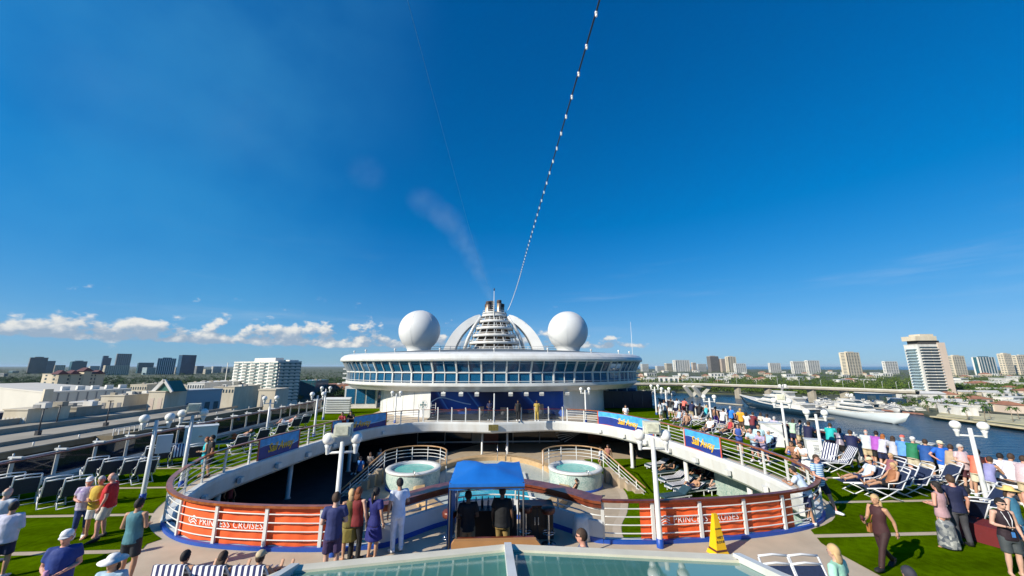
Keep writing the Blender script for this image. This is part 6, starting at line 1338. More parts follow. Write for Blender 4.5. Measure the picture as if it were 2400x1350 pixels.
# ================================================================== people
V3 = lambda x, y, z: Vector((x, y, z))
def mir(J, keys):
    for k in keys:
        if k+'R' not in J: v = J[k+'L']; J[k+'R'] = V3(-v.x, v.y, v.z)
    return J
def base_pose():
    return dict(pel=V3(0, 0, 0.93), wai=V3(0, 0.01, 1.10), che=V3(0, 0.0, 1.30), nek=V3(0, -0.015, 1.49), hed=V3(0, 0.02, 1.635),
                shL=V3(-0.185, -0.01, 1.43), elL=V3(-0.25, -0.03, 1.15), wrL=V3(-0.255, 0.06, 0.90), hiL=V3(-0.09, 0, 0.90), knL=V3(-0.105, 0.025, 0.49), anL=V3(-0.11, -0.02, 0.08), ftL=V3(-0.13, 0.14, 0.03), face=V3(0, 1, 0))
def pose(name):
    J = base_pose(); S2 = ('sh', 'el', 'wr', 'hi', 'kn', 'an', 'ft')
    if name == 'hold': J['elL'] = V3(-0.25, -0.02, 1.15); J['wrL'] = V3(-0.12, 0.22, 1.12); J = mir(J, S2)
    elif name == 'drink': J['elR'] = V3(0.25, -0.02, 1.15); J['wrR'] = V3(0.16, 0.23, 1.18); J = mir(J, S2)
    elif name == 'phone': J['elL'] = V3(-0.22, 0.16, 1.22); J['wrL'] = V3(-0.08, 0.30, 1.46); J = mir(J, S2)
    elif name == 'hip': J['elL'] = V3(-0.38, -0.08, 1.20); J['wrL'] = V3(-0.19, 0.04, 1.02); J = mir(J, S2)
    elif name == 'shift': J['pel'] = V3(0.03, 0, 0.93); J['hiR'] = V3(0.12, 0, 0.90); J['hiL'] = V3(-0.06, 0, 0.90); J['knL'] = V3(-0.13, 0.08, 0.49); J['anL'] = V3(-0.18, 0.03, 0.08); J['ftL'] = V3(-0.24, 0.18, 0.03); J['elR'] = V3(0.27, 0.0, 1.15); J['wrR'] = V3(0.18, 0.20, 1.0); J = mir(J, S2)
    elif name == 'lean':
        J.update(pel=V3(0, -0.10, 0.92), wai=V3(0, -0.05, 1.09), che=V3(0, 0.05, 1.27), nek=V3(0, 0.13, 1.44), hed=V3(0, 0.20, 1.575), shL=V3(-0.19, 0.11, 1.385), elL=V3(-0.25, 0.25, 1.14), wrL=V3(-0.10, 0.42, 1.16), hiL=V3(-0.09, -0.10, 0.89), knL=V3(-0.11, -0.12, 0.48), anL=V3(-0.12, -0.20, 0.08), ftL=V3(-0.14, -0.04, 0.03)); J['knR'] = V3(0.11, -0.02, 0.49); J['anR'] = V3(0.12, -0.02, 0.08); J['ftR'] = V3(0.14, 0.14, 0.03); J = mir(J, S2)
    elif name == 'walk':
        J.update(pel=V3(0, 0, 0.91), knL=V3(-0.09, 0.20, 0.52), anL=V3(-0.09, 0.34, 0.10), ftL=V3(-0.10, 0.50, 0.09)); J['hiR'] = V3(0.09, 0, 0.88); J['knR'] = V3(0.09, -0.03, 0.48); J['anR'] = V3(0.09, -0.36, 0.14); J['ftR'] = V3(0.10, -0.24, 0.03)
        J['elL'] = V3(-0.24, -0.13, 1.17); J['wrL'] = V3(-0.25, -0.16, 0.93); J['elR'] = V3(0.24, 0.05, 1.15); J['wrR'] = V3(0.18, 0.24, 1.10); J = mir(J, S2)
    elif name == 'sit':
        J.update(pel=V3(0, 0.16, 0.54), wai=V3(0, 0.07, 0.69), che=V3(0, -0.03, 0.88), nek=V3(0, -0.11, 1.06), hed=V3(0, -0.09, 1.21), shL=V3(-0.185, -0.09, 1.0), elL=V3(-0.28, 0.08, 0.76), wrL=V3(-0.20, 0.30, 0.66), hiL=V3(-0.09, 0.18, 0.52), knL=V3(-0.13, 0.62, 0.62), anL=V3(-0.12, 1.0, 0.50), ftL=V3(-0.13, 1.08, 0.64)); J = mir(J, S2)
    elif name == 'lie':
        J.update(pel=V3(0, 0.05, 0.52), wai=V3(0, -0.10, 0.58), che=V3(0, -0.27, 0.68), nek=V3(0, -0.44, 0.79), hed=V3(0, -0.56, 0.88), shL=V3(-0.185, -0.37, 0.74), elL=V3(-0.30, -0.20, 0.56), wrL=V3(-0.20, 0.04, 0.60), hiL=V3(-0.09, 0.09, 0.50), knL=V3(-0.12, 0.50, 0.60), anL=V3(-0.12, 0.92, 0.47), ftL=V3(-0.14, 0.98, 0.62), face=V3(0, 0.5, 0.86)); J['knR'] = V3(0.12, 0.42, 0.78); J['anR'] = V3(0.12, 0.68, 0.47); J['ftR'] = V3(0.13, 0.84, 0.45); J = mir(J, S2)
    else: J = mir(J, S2)
    return J
HEADTOP = {'lean': 1.70, 'sit': 1.335, 'lie': 1.0}
def ring(c, ax, lat, rx, ry, n=14):
    f = lat.cross(ax).normalized() if True else None; lat2 = ax.cross(f).normalized() if False else lat
    return [c+lat*(rx*math.cos(2*math.pi*i/n))+f*(ry*math.sin(2*math.pi*i/n)) for i in range(n)]
def torso_rings(J, g, infl, lo=-0.14, hi=1.0, flare=0.0):
    lat = (J['shR']-J['shL']).normalized(); hip = (J['hiR']-J['hiL']).normalized()
    up0 = (J['wai']-J['pel']).normalized(); up1 = (J['che']-J['wai']).normalized(); up2 = (J['nek']-J['che']).normalized()
    W = [0.165, 0.150, 0.160, 0.175, 0.175] if g == 'm' else [0.172, 0.130, 0.148, 0.160, 0.155]
    Dp = [0.115, 0.112, 0.118, 0.118, 0.085] if g == 'm' else [0.120, 0.098, 0.118, 0.105, 0.075]
    if g == 'b': W = [0.185, 0.185, 0.19, 0.19, 0.18]; Dp = [0.145, 0.165, 0.15, 0.13, 0.095]
    rs = []
    rs.append(ring(J['pel']+up0*lo, up0, hip, (W[0]+infl)*(0.80+flare), (Dp[0]+infl)*(0.85+flare)))
    rs.append(ring(J['pel']+up0*0.0, up0, hip, W[0]+infl, Dp[0]+infl)); rs.append(ring(J['wai'], up0, hip, W[1]+infl, Dp[1]+infl)); rs.append(ring(J['che'], up1, lat, W[2]+infl, Dp[2]+infl))
    m_ = J['che'].lerp(J['nek'], 0.52); rs.append(ring(m_, up2, lat, W[3]+infl, Dp[3]*0.92+infl)); m_ = J['che'].lerp(J['nek'], 0.78); rs.append(ring(m_, up2, lat, W[4]*0.86+infl, Dp[4]+infl)); rs.append(ring(J['che'].lerp(J['nek'], 0.95*hi), up2, lat, 0.075+infl, 0.065+infl)); return rs
def seg(a, b, t): return a.lerp(b, t)
def limb(mb, pts, rad, n=10): mb.tube(pts, rad, n)
def remesh(mb, vox, name, m=None, smooth=2):
    me = mb.mesh('tmp'); o = bpy.data.objects.new('tmp', me); md = o.modifiers.new('r', 'REMESH'); md.mode = 'VOXEL'; md.voxel_size = vox; md.use_smooth_shade = True
    if smooth: s = o.modifiers.new('s', 'SMOOTH'); s.factor = 0.5; s.iterations = smooth
    r = evaluated_mesh(o); bpy.data.meshes.remove(me); r.name = name
    if m: r.materials.clear(); r.materials.append(m)
    return r
def hand(mb, wr, d, side, fwd):
    d = d.normalized(); n = d.cross(fwd); n = n.normalized() if n.length > 0.05 else d.orthogonal().normalized(); w = n.cross(d).normalized()   # w: across the palm
    pc = wr+d*0.045
    mb.loft([[wr+w*a*0.026+n*b*0.016 for a, b in ((-1, -1), (1, -1), (1, 1), (-1, 1))], [pc+w*a*0.042+n*b*0.015 for a, b in ((-1, -1), (1, -1), (1, 1), (-1, 1))], [wr+d*0.09+w*a*0.042+n*b*0.012 for a, b in ((-1, -1), (1, -1), (1, 1), (-1, 1))]])
    for i, L_ in enumerate((0.062, 0.075, 0.078, 0.068)):
        b = wr+d*0.088+w*(-0.032+0.0213*i); k1 = b+d*L_*0.5+n*0.006*side; mb.tube([b, k1, k1+d*L_*0.42+n*0.022*side], [0.0095, 0.009, 0.0065], 5)
    b = wr+d*0.03+w*0.036; mb.tube([b, b+w*0.028+d*0.03, b+w*0.032+d*0.062+n*0.012*side], [0.0115, 0.0105, 0.0075], 5)
_cache = {}
def body_mesh(p, g):
    k = ('body', p, g)
    if k in _cache: return _cache[k]
    J = pose(p); mb = MB(); mb.loft(torso_rings(J, g, 0.0))
    for s in 'LR':
        sh, el_, wr, hi, kn, an, ft = (J[a+s] for a in ('sh', 'el', 'wr', 'hi', 'kn', 'an', 'ft'))
        ins = J['che'].lerp(J['nek'], 0.7)
        limb(mb, [ins.lerp(sh, 0.4), sh, seg(sh, el_, .35), el_, seg(el_, wr, .25), seg(el_, wr, .75), wr], [0.055, 0.060, 0.050, 0.040, 0.041, 0.030, 0.026])
        q = 1.0 if g != 'f' else 1.02
        limb(mb, [hi+(J['wai']-J['pel'])*0.2, hi, seg(hi, kn, .4), kn, seg(kn, an, .3), seg(kn, an, .8), an], [0.085, 0.092*q, 0.078*q, 0.055, 0.057, 0.038, 0.035])
        fd = (ft-an); mb.loft([[an+V3(0, 0, 0.0)+(fd.normalized()*-0.05)+V3(a*0.03, 0, b*0.04) for a, b in ((-1, -1), (1, -1), (1, .6), (-1, .6))], [an.lerp(ft, 0.5)+V3(a*0.04, 0, b*0.035) for a, b in ((-1, -1), (1, -1), (1, .6), (-1, .6))], [ft+V3(a*0.042, 0, b*0.022) for a, b in ((-1, -1), (1, -1), (1, .8), (-1, .8))], [ft+fd.normalized()*0.035+V3(a*0.03, 0, b*0.015) for a, b in ((-1, -1), (1, -1), (1, .8), (-1, .8))]])
    limb(mb, [J['nek']-(J['hed']-J['nek'])*0.35, J['nek'], J['hed']-(J['hed']-J['nek'])*0.35], [0.062, 0.056, 0.056])
    H = J['hed']; F = J['face'].normalized(); X = V3(1, 0, 0); U = X.cross(F).normalized(); M = Matrix((X, F, U)).transposed()
    mb.ell(H+U*0.015, 0.076, 0.096, 0.108, 16, 12, M); mb.ell(H+F*0.022-U*0.062, 0.056, 0.066, 0.052, 12, 8, M)
    mb.ell(H+F*0.098-U*0.018, 0.014, 0.020, 0.024, 8, 6, M)
    for s in (-1, 1): mb.ell(H+X*s*0.079-U*0.012, 0.013, 0.022, 0.033, 8, 6, M)
    me = remesh(mb, 0.0155, 'body', cmat((0.5, 0.3, 0.2)))
    hb = MB()
    for s, sd in (('L', 1), ('R', -1)): hand(hb, J['wr'+s], J['wr'+s]-J['el'+s], sd, V3(0, 1, 0) if p in ('sit', 'hold', 'phone') else V3(0, 1, 0.2))
    bm = bmesh.new(); bm.from_mesh(me); hm = hb.mesh('h'); bm.from_mesh(hm); bm.to_mesh(me); bm.free(); bpy.data.meshes.remove(hm)
    for pl in me.polygons: pl.use_smooth = True
    _cache[k] = me; return me
def cloth_mesh(p, g, style):
    k = (style, p, g)
    if k in _cache: return _cache[k]
    J = pose(p); mb = MB(); vox = 0.02
    if style in ('tee', 'tank', 'long', 'polo'):
        mb.loft(torso_rings(J, g, 0.020, lo=-0.10, flare=0.22))
        if style != 'tank':
            e = 0.62 if style in ('tee', 'polo') else 1.0
            for s in 'LR':
                sh, el_, wr = J['sh'+s], J['el'+s], J['wr'+s]; ins = J['che'].lerp(J['nek'], 0.7)
                if e < 1: limb(mb, [ins.lerp(sh, 0.4), sh, seg(sh, el_, .35), seg(sh, el_, e)], [0.070, 0.080, 0.074, 0.070])
                else: limb(mb, [ins.lerp(sh, 0.4), sh, seg(sh, el_, .4), el_, seg(el_, wr, .5), seg(el_, wr, .95)], [0.070, 0.078, 0.066, 0.056, 0.050, 0.044])
        else:
            for s in 'LR': sh = J['sh'+s]; ins = J['che'].lerp(J['nek'], 0.8); limb(mb, [ins.lerp(sh, 0.2), ins.lerp(sh, 0.75)], [0.06, 0.052])
    elif style in ('shorts', 'pants', 'capri'):
        e = {'shorts': 0.86, 'pants': 0.96, 'capri': 0.5}[style]; mb.loft(torso_rings(J, g, 0.016, lo=-0.13, flare=0.15)[:2]+[torso_rings(J, g, 0.014)[2]][:1])
        for s in 'LR':
            hi, kn, an = J['hi'+s], J['kn'+s], J['an'+s]; up = (J['wai']-J['pel'])*0.2
            if style == 'shorts': limb(mb, [hi+up, hi, seg(hi, kn, .5), seg(hi, kn, e)], [0.095, 0.108, 0.102, 0.100])
            else: limb(mb, [hi+up, hi, seg(hi, kn, .5), kn, seg(kn, an, .5*e if style == 'pants' else .3), seg(kn, an, e)], [0.095, 0.106, 0.090, 0.072, 0.068, 0.064])
    elif style in ('skirt', 'longskirt'):
        e = 0.55 if style == 'skirt' else 0.04; rs = torso_rings(J, g, 0.016)[1:3][::-1]; kc = (J['knL']+J['knR'])/2; ac = (J['anL']+J['anR'])/2; end = V3(kc.x, kc.y, 0.0)*1.0; end.z = e*0.88 if style == 'skirt' else 0.06
        hz = J['pel'].z-end.z
        for t_ in (0.3, 0.65, 1.0):
            c = J['pel'].lerp(V3(J['pel'].x, (J['pel'].y+kc.y)/2 if style == 'skirt' else ac.y*0.5, end.z), t_); rs.append([c+V3((0.19+0.05*t_)*math.cos(2*math.pi*i/14)*(1+0.06*math.sin(i*2.6)), (0.15+0.07*t_)*math.sin(2*math.pi*i/14)*(1+0.06*math.cos(i*2.2)), 0) for i in range(14)])
        n14 = 14; rs2 = rs
        mb.loft(rs2)
    me = remesh(mb, vox, style, cmat((0.5, 0.5, 0.5)), 3); _cache[k] = me; return me
def head_part(p, style):
    k = (style, p)
    if k in _cache: return _cache[k]
    J = pose(p); H = J['hed']; F = J['face'].normalized(); X = V3(1, 0, 0); U = X.cross(F).normalized(); M = Matrix((X, F, U)).transposed(); mb = MB()
    P = lambda x, y, z: H+X*x+F*y+U*z
    if style in ('short', 'long', 'pony', 'bob', 'thin'):
        n, rg = 18, 10; vs = []; fs = []; keep = []
        rz = 0.014 if style != 'thin' else 0.006
        for i in range(rg+1):
            a = math.pi*i/rg
            for j in range(n):
                b = 2*math.pi*j/n; x = (0.078+rz)*math.sin(a)*math.cos(b); y = (0.098+rz)*math.sin(a)*math.sin(b)-0.008; z = (0.108+rz)*math.cos(a)+0.018
                vs.append(P(x*(1+0.04*math.sin(j*5)), y, z*(1+0.03*math.cos(j*3)))); lim = 0.052 if y > 0.03 else (0.0 if y > -0.02 else -0.075); keep.append(z > lim if style != 'thin' else (z > -0.06 and y < 0.0 and z < 0.07))
        for i in range(rg):
            for j in range(n):
                q = (i*n+j, i*n+(j+1) % n, (i+1)*n+(j+1) % n, (i+1)*n+j)
                if sum(keep[t] for t in q) >= 3: fs.append(q[::-1])
        mb.add(vs, fs, True)
        if style in ('long', 'bob'):
            e = 0.33 if style == 'long' else 0.19; C = [P(0, -0.045, 0.03), P(0, -0.075, -0.06), H+F*-0.085+V3(0, 0, -e*0.6), H+F*-0.07+V3(0, 0, -e)]
            mb.loft([[c+X*(w_*math.cos(t))+F*(0.045*math.sin(t)) for t in [2*math.pi*q/10 for q in range(10)]] for c, w_ in zip(C, (0.085, 0.098, 0.092, 0.045))])
        if style == 'pony': mb.tube([P(0, -0.10, 0.04), P(0, -0.15, 0.0), H+F*-0.15+V3(0, 0, -0.16), H+F*-0.13+V3(0, 0, -0.26)], [0.03, 0.04, 0.032, 0.01], 8)
    elif style == 'cap':
        mb.loft([[P(r_*0.092*math.cos(t), r_*0.112*math.sin(t)-0.004, z) for t in [2*math.pi*q/16 for q in range(16)]] for r_, z in ((1.0, 0.045), (1.02, 0.075), (0.86, 0.118), (0.5, 0.142), (0.05, 0.150))])
        A = [P(0.085*math.cos(t), 0.10*math.sin(t), 0.05) for t in [math.pi*(0.08+0.84*q/8) for q in range(9)]]; B = [P(0.078*math.cos(t), 0.10*math.sin(t)+0.075, 0.036) for t in [math.pi*(0.08+0.84*q/8) for q in range(9)]]
        mb.ribbon(A, B); mb.ribbon([b-U*0.008 for b in B], [a-U*0.008 for a in A])
    elif style == 'sunhat':
        mb.loft([[P(r_*math.cos(t), r_*1.12*math.sin(t)-0.004, z+0.008*math.sin(3*t)*(r_ > 0.15)) for t in [2*math.pi*q/18 for q in range(18)]] for r_, z in ((0.20, 0.045), (0.21, 0.05), (0.098, 0.068), (0.094, 0.115), (0.07, 0.148), (0.01, 0.155))])
    elif style == 'shades':
        for s in (-1, 1): mb.ell(P(s*0.033, 0.088, 0.012), 0.028, 0.012, 0.020, 8, 6, M)
        mb.tube([P(-0.08, 0.02, 0.016), P(-0.06, 0.08, 0.018), P(0, 0.098, 0.018), P(0.06, 0.08, 0.018), P(0.08, 0.02, 0.016)], 0.005, 4)
    elif style == 'eyes':
        for s in (-1, 1): mb.ell(P(s*0.031, 0.0875, 0.008), 0.011, 0.007, 0.007, 8, 5, M)
        mb.ell(P(0, 0.086, -0.062), 0.022, 0.006, 0.005, 8, 4, M)
    me = mb.mesh(style, cmat((0.1, 0.1, 0.1))); _cache[k] = me; return me
def shoe_mesh(p):
    k = ('shoe', p)
    if k in _cache: return _cache[k]
    J = pose(p); out = []
    for s in 'LR':
        an, ft = J['an'+s], J['ft'+s]; fd = (ft-an).normalized(); mb = MB()
        mb.loft([[an+fd*-0.07+V3(a*0.035, 0, b*0.045-0.01) for a, b in ((-1, -1), (1, -1), (1, .8), (-1, .8))], [an+V3(a*0.045, 0, b*0.055-0.01) for a, b in ((-1, -1), (1, -1), (1, .7), (-1, .7))], [an.lerp(ft, 0.6)+V3(a*0.05, 0, b*0.045) for a, b in ((-1, -1), (1, -1), (1, .7), (-1, .7))], [ft+fd*0.03+V3(a*0.048, 0, b*0.028) for a, b in ((-1, -1), (1, -1), (1, .8), (-1, .8))], [ft+fd*0.06+V3(a*0.025, 0, b*0.018) for a, b in ((-1, -1), (1, -1), (1, .8), (-1, .8))]])
        out.append(mb.mesh('shoe', cmat((0.6, 0.6, 0.6))))
    _cache[k] = out; return out
def dress(name, me, m, par):
    o = link(name, me, par); o.material_slots[0].link = 'OBJECT'; o.material_slots[0].material = m; return o
SKIN = {'l': (0.56, 0.34, 0.25), 't': (0.46, 0.25, 0.15), 'd': (0.14, 0.07, 0.04), 'r': (0.58, 0.29, 0.21)}
WHT = (0.72, 0.72, 0.72); NVY = (0.010, 0.016, 0.065); BLK = (0.012, 0.012, 0.014); KHK = (0.50, 0.40, 0.25); BLU = (0.012, 0.10, 0.50); GRY = (0.45, 0.47, 0.50); LBL = (0.40, 0.52, 0.66)
HBR = (0.05, 0.028, 0.016); HBL = (0.48, 0.33, 0.16); HGR = (0.45, 0.44, 0.42); HBK = (0.012, 0.010, 0.010); HRD = (0.20, 0.055, 0.018)
def asmat(c): return c if isinstance(c, bpy.types.Material) else cmat(c)
def person(label, u, v, p, hd, h=1.72, g='m', sk='l', top=('tee', WHT), bot=('shorts', KHK), hair=('short', HBR), hat=None, shoes=WHT, shades=False, z=0.0, seat=False, xmax=None, grp=None, at=None):
    k = h/1.75; ht = HEADTOP.get(p, 1.757)*k
    if hat: ht += 0.03*k
    J = pose(p); a = R(hd); hx, hy = J['hed'].x*k, J['hed'].y*k; q = atz(u, v, z+ht)
    loc = V3(q.x-(hx*math.cos(a)-hy*math.sin(a)), q.y-(hx*math.sin(a)+hy*math.cos(a)), z)
    if xmax and loc.x > xmax: f_ = xmax/loc.x; loc.x *= f_; loc.y *= f_
    if at is not None: loc = Vector(at)
    if seat:
        ch = copy_tree(CH, loc=loc, rz=a+math.pi/2); tag(ch, 'navy chair under the '+label.split(' ', 1)[1] if not label.startswith('seated') else 'navy chair under the '+label, 'deck chair', 'occupied deck chairs')
        ch['label'] = ' '.join(ch['label'].split()[:16])
    t = thing('person', label, 'person', loc, a, grp); t.scale = (k, k, k)
    dress('body', body_mesh(p, g), mat('skin_'+sk, SKIN[sk], 0.55, 0.06, 9), t)
    if top: dress({'tee': 'shirt', 'tank': 'tank_top', 'long': 'long_sleeved_shirt', 'polo': 'polo_shirt'}[top[0]], cloth_mesh(p, g, top[0]), asmat(top[1]), t)
    if bot: dress({'shorts': 'shorts', 'pants': 'trousers', 'capri': 'capri_trousers', 'skirt': 'skirt', 'longskirt': 'long_skirt'}[bot[0]], cloth_mesh(p, g, bot[0]), asmat(bot[1]), t)
    if hair: dress('hair', head_part(p, hair[0]), asmat(hair[1]), t)
    if hat: dress('hat', head_part(p, hat[0]), asmat(hat[1]), t)
    if shades: dress('sunglasses', head_part(p, 'shades'), cmat((0.015, 0.012, 0.012), 0.3), t)
    else: dress('eyes', head_part(p, 'eyes'), cmat((0.06, 0.03, 0.025), 0.4), t)
    if shoes:
        for m_ in shoe_mesh(p): dress('shoe', m_, asmat(shoes), t)
    return t
def add_part(t, name, mb, m): return mb.build(name, asmat(m), t)
FLOR = mosaic('floral_white_blue', (0.62, 0.60, 0.66), (0.25, 0.10, 0.40), 22); FLOD = mosaic('floral_navy', (0.010, 0.025, 0.06), (0.55, 0.55, 0.50), 13); STRP = stripes('polo_stripes', (0.60, 0.72, 0.80), (0.10, 0.28, 0.52), 16, 2); STRB = stripes('black_white_stripes', (0.72, 0.72, 0.72), (0.01, 0.01, 0.012), 5, 2); GINGH = mosaic('pale_check', (0.62, 0.50, 0.50), (0.50, 0.34, 0.38), 40)
# ---- left near
person('man in a pale blue-grey shirt at the far left edge, back turned', 22, 1143, 'stand', 10, 1.74, 'b', top=('tee', (0.42, 0.48, 0.55)), bot=('shorts', NVY), hair=('thin', HGR))
person('woman in a loose white top at the left edge, back turned', 36, 1176, 'hold', 25, 1.64, 'b', 't', ('long', (0.58, 0.58, 0.70)), ('shorts', NVY), ('short', HBK))
t = person('man in a white cap and blue shirt with a lanyard at bottom left', 160, 1240, 'hold', 205, 1.74, 'b', 'r', ('tee', (0.008, 0.035, 0.20)), ('shorts', (0.10, 0.12, 0.16)), ('short', HGR), ('cap', WHT))
add_part(t, 'lanyard', MB().tube([(-0.07, 0.06, 1.47), (-0.05, 0.15, 1.3), (0, 0.165, 1.12), (0.05, 0.15, 1.3), (0.07, 0.06, 1.47)], 0.009, 4), WHT); add_part(t, 'drink_cup', MB().lathe([(0, 0), (0.035, 0), (0.042, 0.13), (0, 0.13)], (0.05, 0.33, 1.08), 10), (0.4, 0.2, 0.35))
person('woman in a white sun hat at the bottom left edge', 268, 1298, 'stand', 190, 1.62, 'f', 't', ('tee', (0.35, 0.5, 0.62)), ('shorts', WHT), ('bob', HBR), ('sunhat', WHT))
person('man in a teal tank top and dark shorts, seen from behind', 330, 1168, 'hold', 5, 1.76, 'm', 't', ('tank', (0.065, 0.20, 0.24)), ('shorts', (0.018, 0.022, 0.03)), ('short', HBK))
person('older woman in a flowered top and blue capri trousers', 213, 1116, 'hold', 215, 1.62, 'b', 'r', ('tee', FLOR), ('capri', (0.012, 0.04, 0.16)), ('bob', HGR), ('cap', WHT))
person('woman in a yellow top and white shorts beside the man in red', 240, 1116, 'hold', 200, 1.64, 'b', 't', ('tank', (0.55, 0.38, 0.04)), ('shorts', WHT), ('short', HGR), shoes=None)
person('man in a red shirt and pale shorts in the left group', 266, 1108, 'shift', 110, 1.76, 'b', 'r', ('polo', (0.50, 0.012, 0.018)), ('shorts', (0.55, 0.52, 0.45)), ('thin', HGR), shoes=BLK)
person('woman in a turquoise top standing by the left rail', 487, 1024, 'hold', 120, 1.66, 'f', 't', ('tank', (0.02, 0.42, 0.48)), ('shorts', (0.02, 0.30, 0.42)), ('pony', HRD), shoes=None)
person('man in black close behind the woman in turquoise', 499, 1020, 'stand', 130, 1.76, 'm', 't', ('tee', BLK), ('shorts', BLK), ('short', HBK), shoes=BLK)
person('sunbather in orange trunks on the nearer left lounger', 588, 1024, 'lie', 125, 1.72, 'm', 't', None, ('shorts', (0.55, 0.10, 0.02)), ('short', HBR), shoes=None, at=LEFTB[0])
person('sunbather in pale shorts on the farther left lounger', 708, 987, 'lie', 125, 1.72, 'm', 'r', None, ('shorts', WHT), ('short', HBR), shoes=None, at=LEFTB[1])
person('person in red leaning at the far left banner', 803, 966, 'lean', 175, 1.66, 'b', 't', ('tee', (0.25, 0.012, 0.02)), ('shorts', BLK), ('short', HBR))
person('person in dark clothes leaning beside the one in red, far left', 823, 963, 'lean', 185, 1.72, 'm', 't', ('tee', BLK), ('shorts', BLK), ('short', HBK))
# ---- centre near
person('man in a navy shirt half hidden by the lamp post', 790, 1154, 'hold', 15, 1.86, 'm', 'l', ('tee', (0.03, 0.04, 0.14)), ('shorts', (0.05, 0.03, 0.09)), ('short', HBR))
t = person('woman in an olive dress holding a patterned bag', 826, 1146, 'hold', 30, 1.66, 'f', 't', ('tank', (0.16, 0.13, 0.03)), ('skirt', (0.20, 0.16, 0.03)), ('bob', HBL), shoes=None)
add_part(t, 'bag', MB().box(-0.30, -0.02, 0.16, 0.24, 0.86, 1.04), stripes('bag_stripes', (0.6, 0.55, 0.45), (0.08, 0.07, 0.06), 20, 2))
person('woman in a red top and black trousers, seen from behind', 843, 1142, 'stand', -10, 1.70, 'f', 'l', ('tank', (0.16, 0.010, 0.014)), ('pants', BLK), ('bob', HRD), shoes=BLK)
person('woman in a dark blue dress beside the uniformed man', 884, 1143, 'stand', -25, 1.68, 'f', 't', ('tee', (0.008, 0.012, 0.13)), ('skirt', (0.008, 0.012, 0.14)), ('pony', HBK), shoes=None)
person('ship officer in a white uniform standing near the bar', 938, 1121, 'drink', 30, 1.80, 'm', 't', ('polo', (0.62, 0.66, 0.74)), ('pants', (0.62, 0.66, 0.74)), ('short', HBK))
person('bartender in a dark shirt under the canopy, left one', 1098, 1150, 'hold', 10, 1.72, 'm', 'd', ('polo', (0.008, 0.010, 0.014)), ('shorts', (0.30, 0.20, 0.11)), ('short', HBK), shoes=BLK)
person('bartender in a dark shirt under the canopy, right one', 1178, 1140, 'stand', -10, 1.76, 'b', 'd', ('polo', (0.006, 0.007, 0.009)), ('pants', (0.24, 0.16, 0.05)), ('short', HBK), shoes=BLK)
person('man with sunglasses whose head shows above the glass roof', 1362, 1240, 'stand', 75, 1.78, 'm', 'r', ('polo', (0.12, 0.14, 0.2)), ('shorts', KHK), ('short', HBR), shades=True)
# ---- bottom left sunbathers under towels
for i, (u, v) in enumerate([(402, 1322), (512, 1312), (604, 1312)]):
    person('sunbather sitting in the %s striped-towel chair at bottom left' % ['left', 'middle', 'right'][i], u, v, 'sit', -2, 1.6, 'm', 't', None, ('shorts', [NVY, (0.2, 0.05, 0.05), BLK][i]), [('short', HBK), ('bob', HBR), ('short', HBR)][i], ('cap', KHK) if i == 2 else None, shoes=None, at=NEARC2[i])
# ---- far centre
person('woman in white behind the far right banner', 1466, 949, 'hold', 180, 1.66, 'f', 't', ('tee', WHT), ('shorts', WHT), ('short', HBK))
person('performer in yellow at the right of the stage', 1258, 938, 'stand', 170, 1.74, 'm', 'd', ('tee', (0.40, 0.28, 0.05)), ('pants', (0.40, 0.28, 0.05)), ('short', HBK), z=0.16)
person('musician in dark clothes left of the stage post', 1148, 938, 'hold', 180, 1.7, 'm', 'd', ('tee', NVY), ('pants', BLK), ('short', HBK), z=0.16)
person('musician in black right of the stage post', 1214, 938, 'stand', 180, 1.72, 'm', 'd', ('tee', BLK), ('pants', BLK), ('short', HBK), z=0.16)
# ---- lower deck
LZ = -2.79
person('person in a blue shirt in the shade left of the left hot tub', 846, 1070, 'stand', 160, 1.70, 'f', 't', ('tee', (0.03, 0.16, 0.45)), ('pants', BLK), ('short', HBR), z=LZ)
person('person in a checked shirt in the shade behind the left hot tub', 869, 1060, 'hold', 170, 1.72, 'm', 't', ('tee', mosaic('dark_check', (0.30, 0.28, 0.26), (0.04, 0.03, 0.03), 26)), ('pants', BLK), ('short', HBR), z=LZ)
person('person in a pale top and dark red trousers behind the left tub rail', 892, 1051, 'stand', 190, 1.70, 'f', 't', ('tank', (0.5, 0.45, 0.42)), ('pants', (0.10, 0.02, 0.03)), ('long', HBK), z=LZ)
person('person at the left pool deck, small pale figure in shade', 834, 1052, 'stand', 180, 1.7, 'm', 't', ('tee', (0.25, 0.22, 0.2)), ('pants', BLK), ('short', HBK), z=LZ)
person('man in black swim shorts walking by the right hot tub', 1424, 1042, 'walk', 150, 1.76, 'm', 't', ('tank', (0.30, 0.12, 0.09)), ('shorts', BLK), ('short', HBK), shoes=None, z=LZ)
person('person in a white shirt behind the right tub rail', 1406, 1048, 'stand', 60, 1.72, 'm', 't', ('tee', (0.55, 0.6, 0.66)), ('shorts', KHK), ('short', HBR), z=LZ)
person('person with bare legs standing under the far right deck', 1483, 1040, 'stand', 180, 1.68, 'f', 't', ('tee', BLK), ('shorts', BLK), ('bob', HBK), shoes=None, z=LZ)
person('woman in a dark swimsuit sitting before the right hot tub', 1351, 1121, 'sit', 60, 1.66, 'f', 't', ('tank', BLK), ('shorts', BLK), ('pony', HBK), shoes=None, z=LZ)
person('woman in a cap seated in shade behind the left orange banner', 541, 1134, 'sit', 220, 1.66, 'f', 't', ('tank', (0.25, 0.04, 0.05)), ('shorts', BLK), ('bob', HBR), ('cap', (0.2, 0.4, 0.6)), shoes=None, z=LZ)
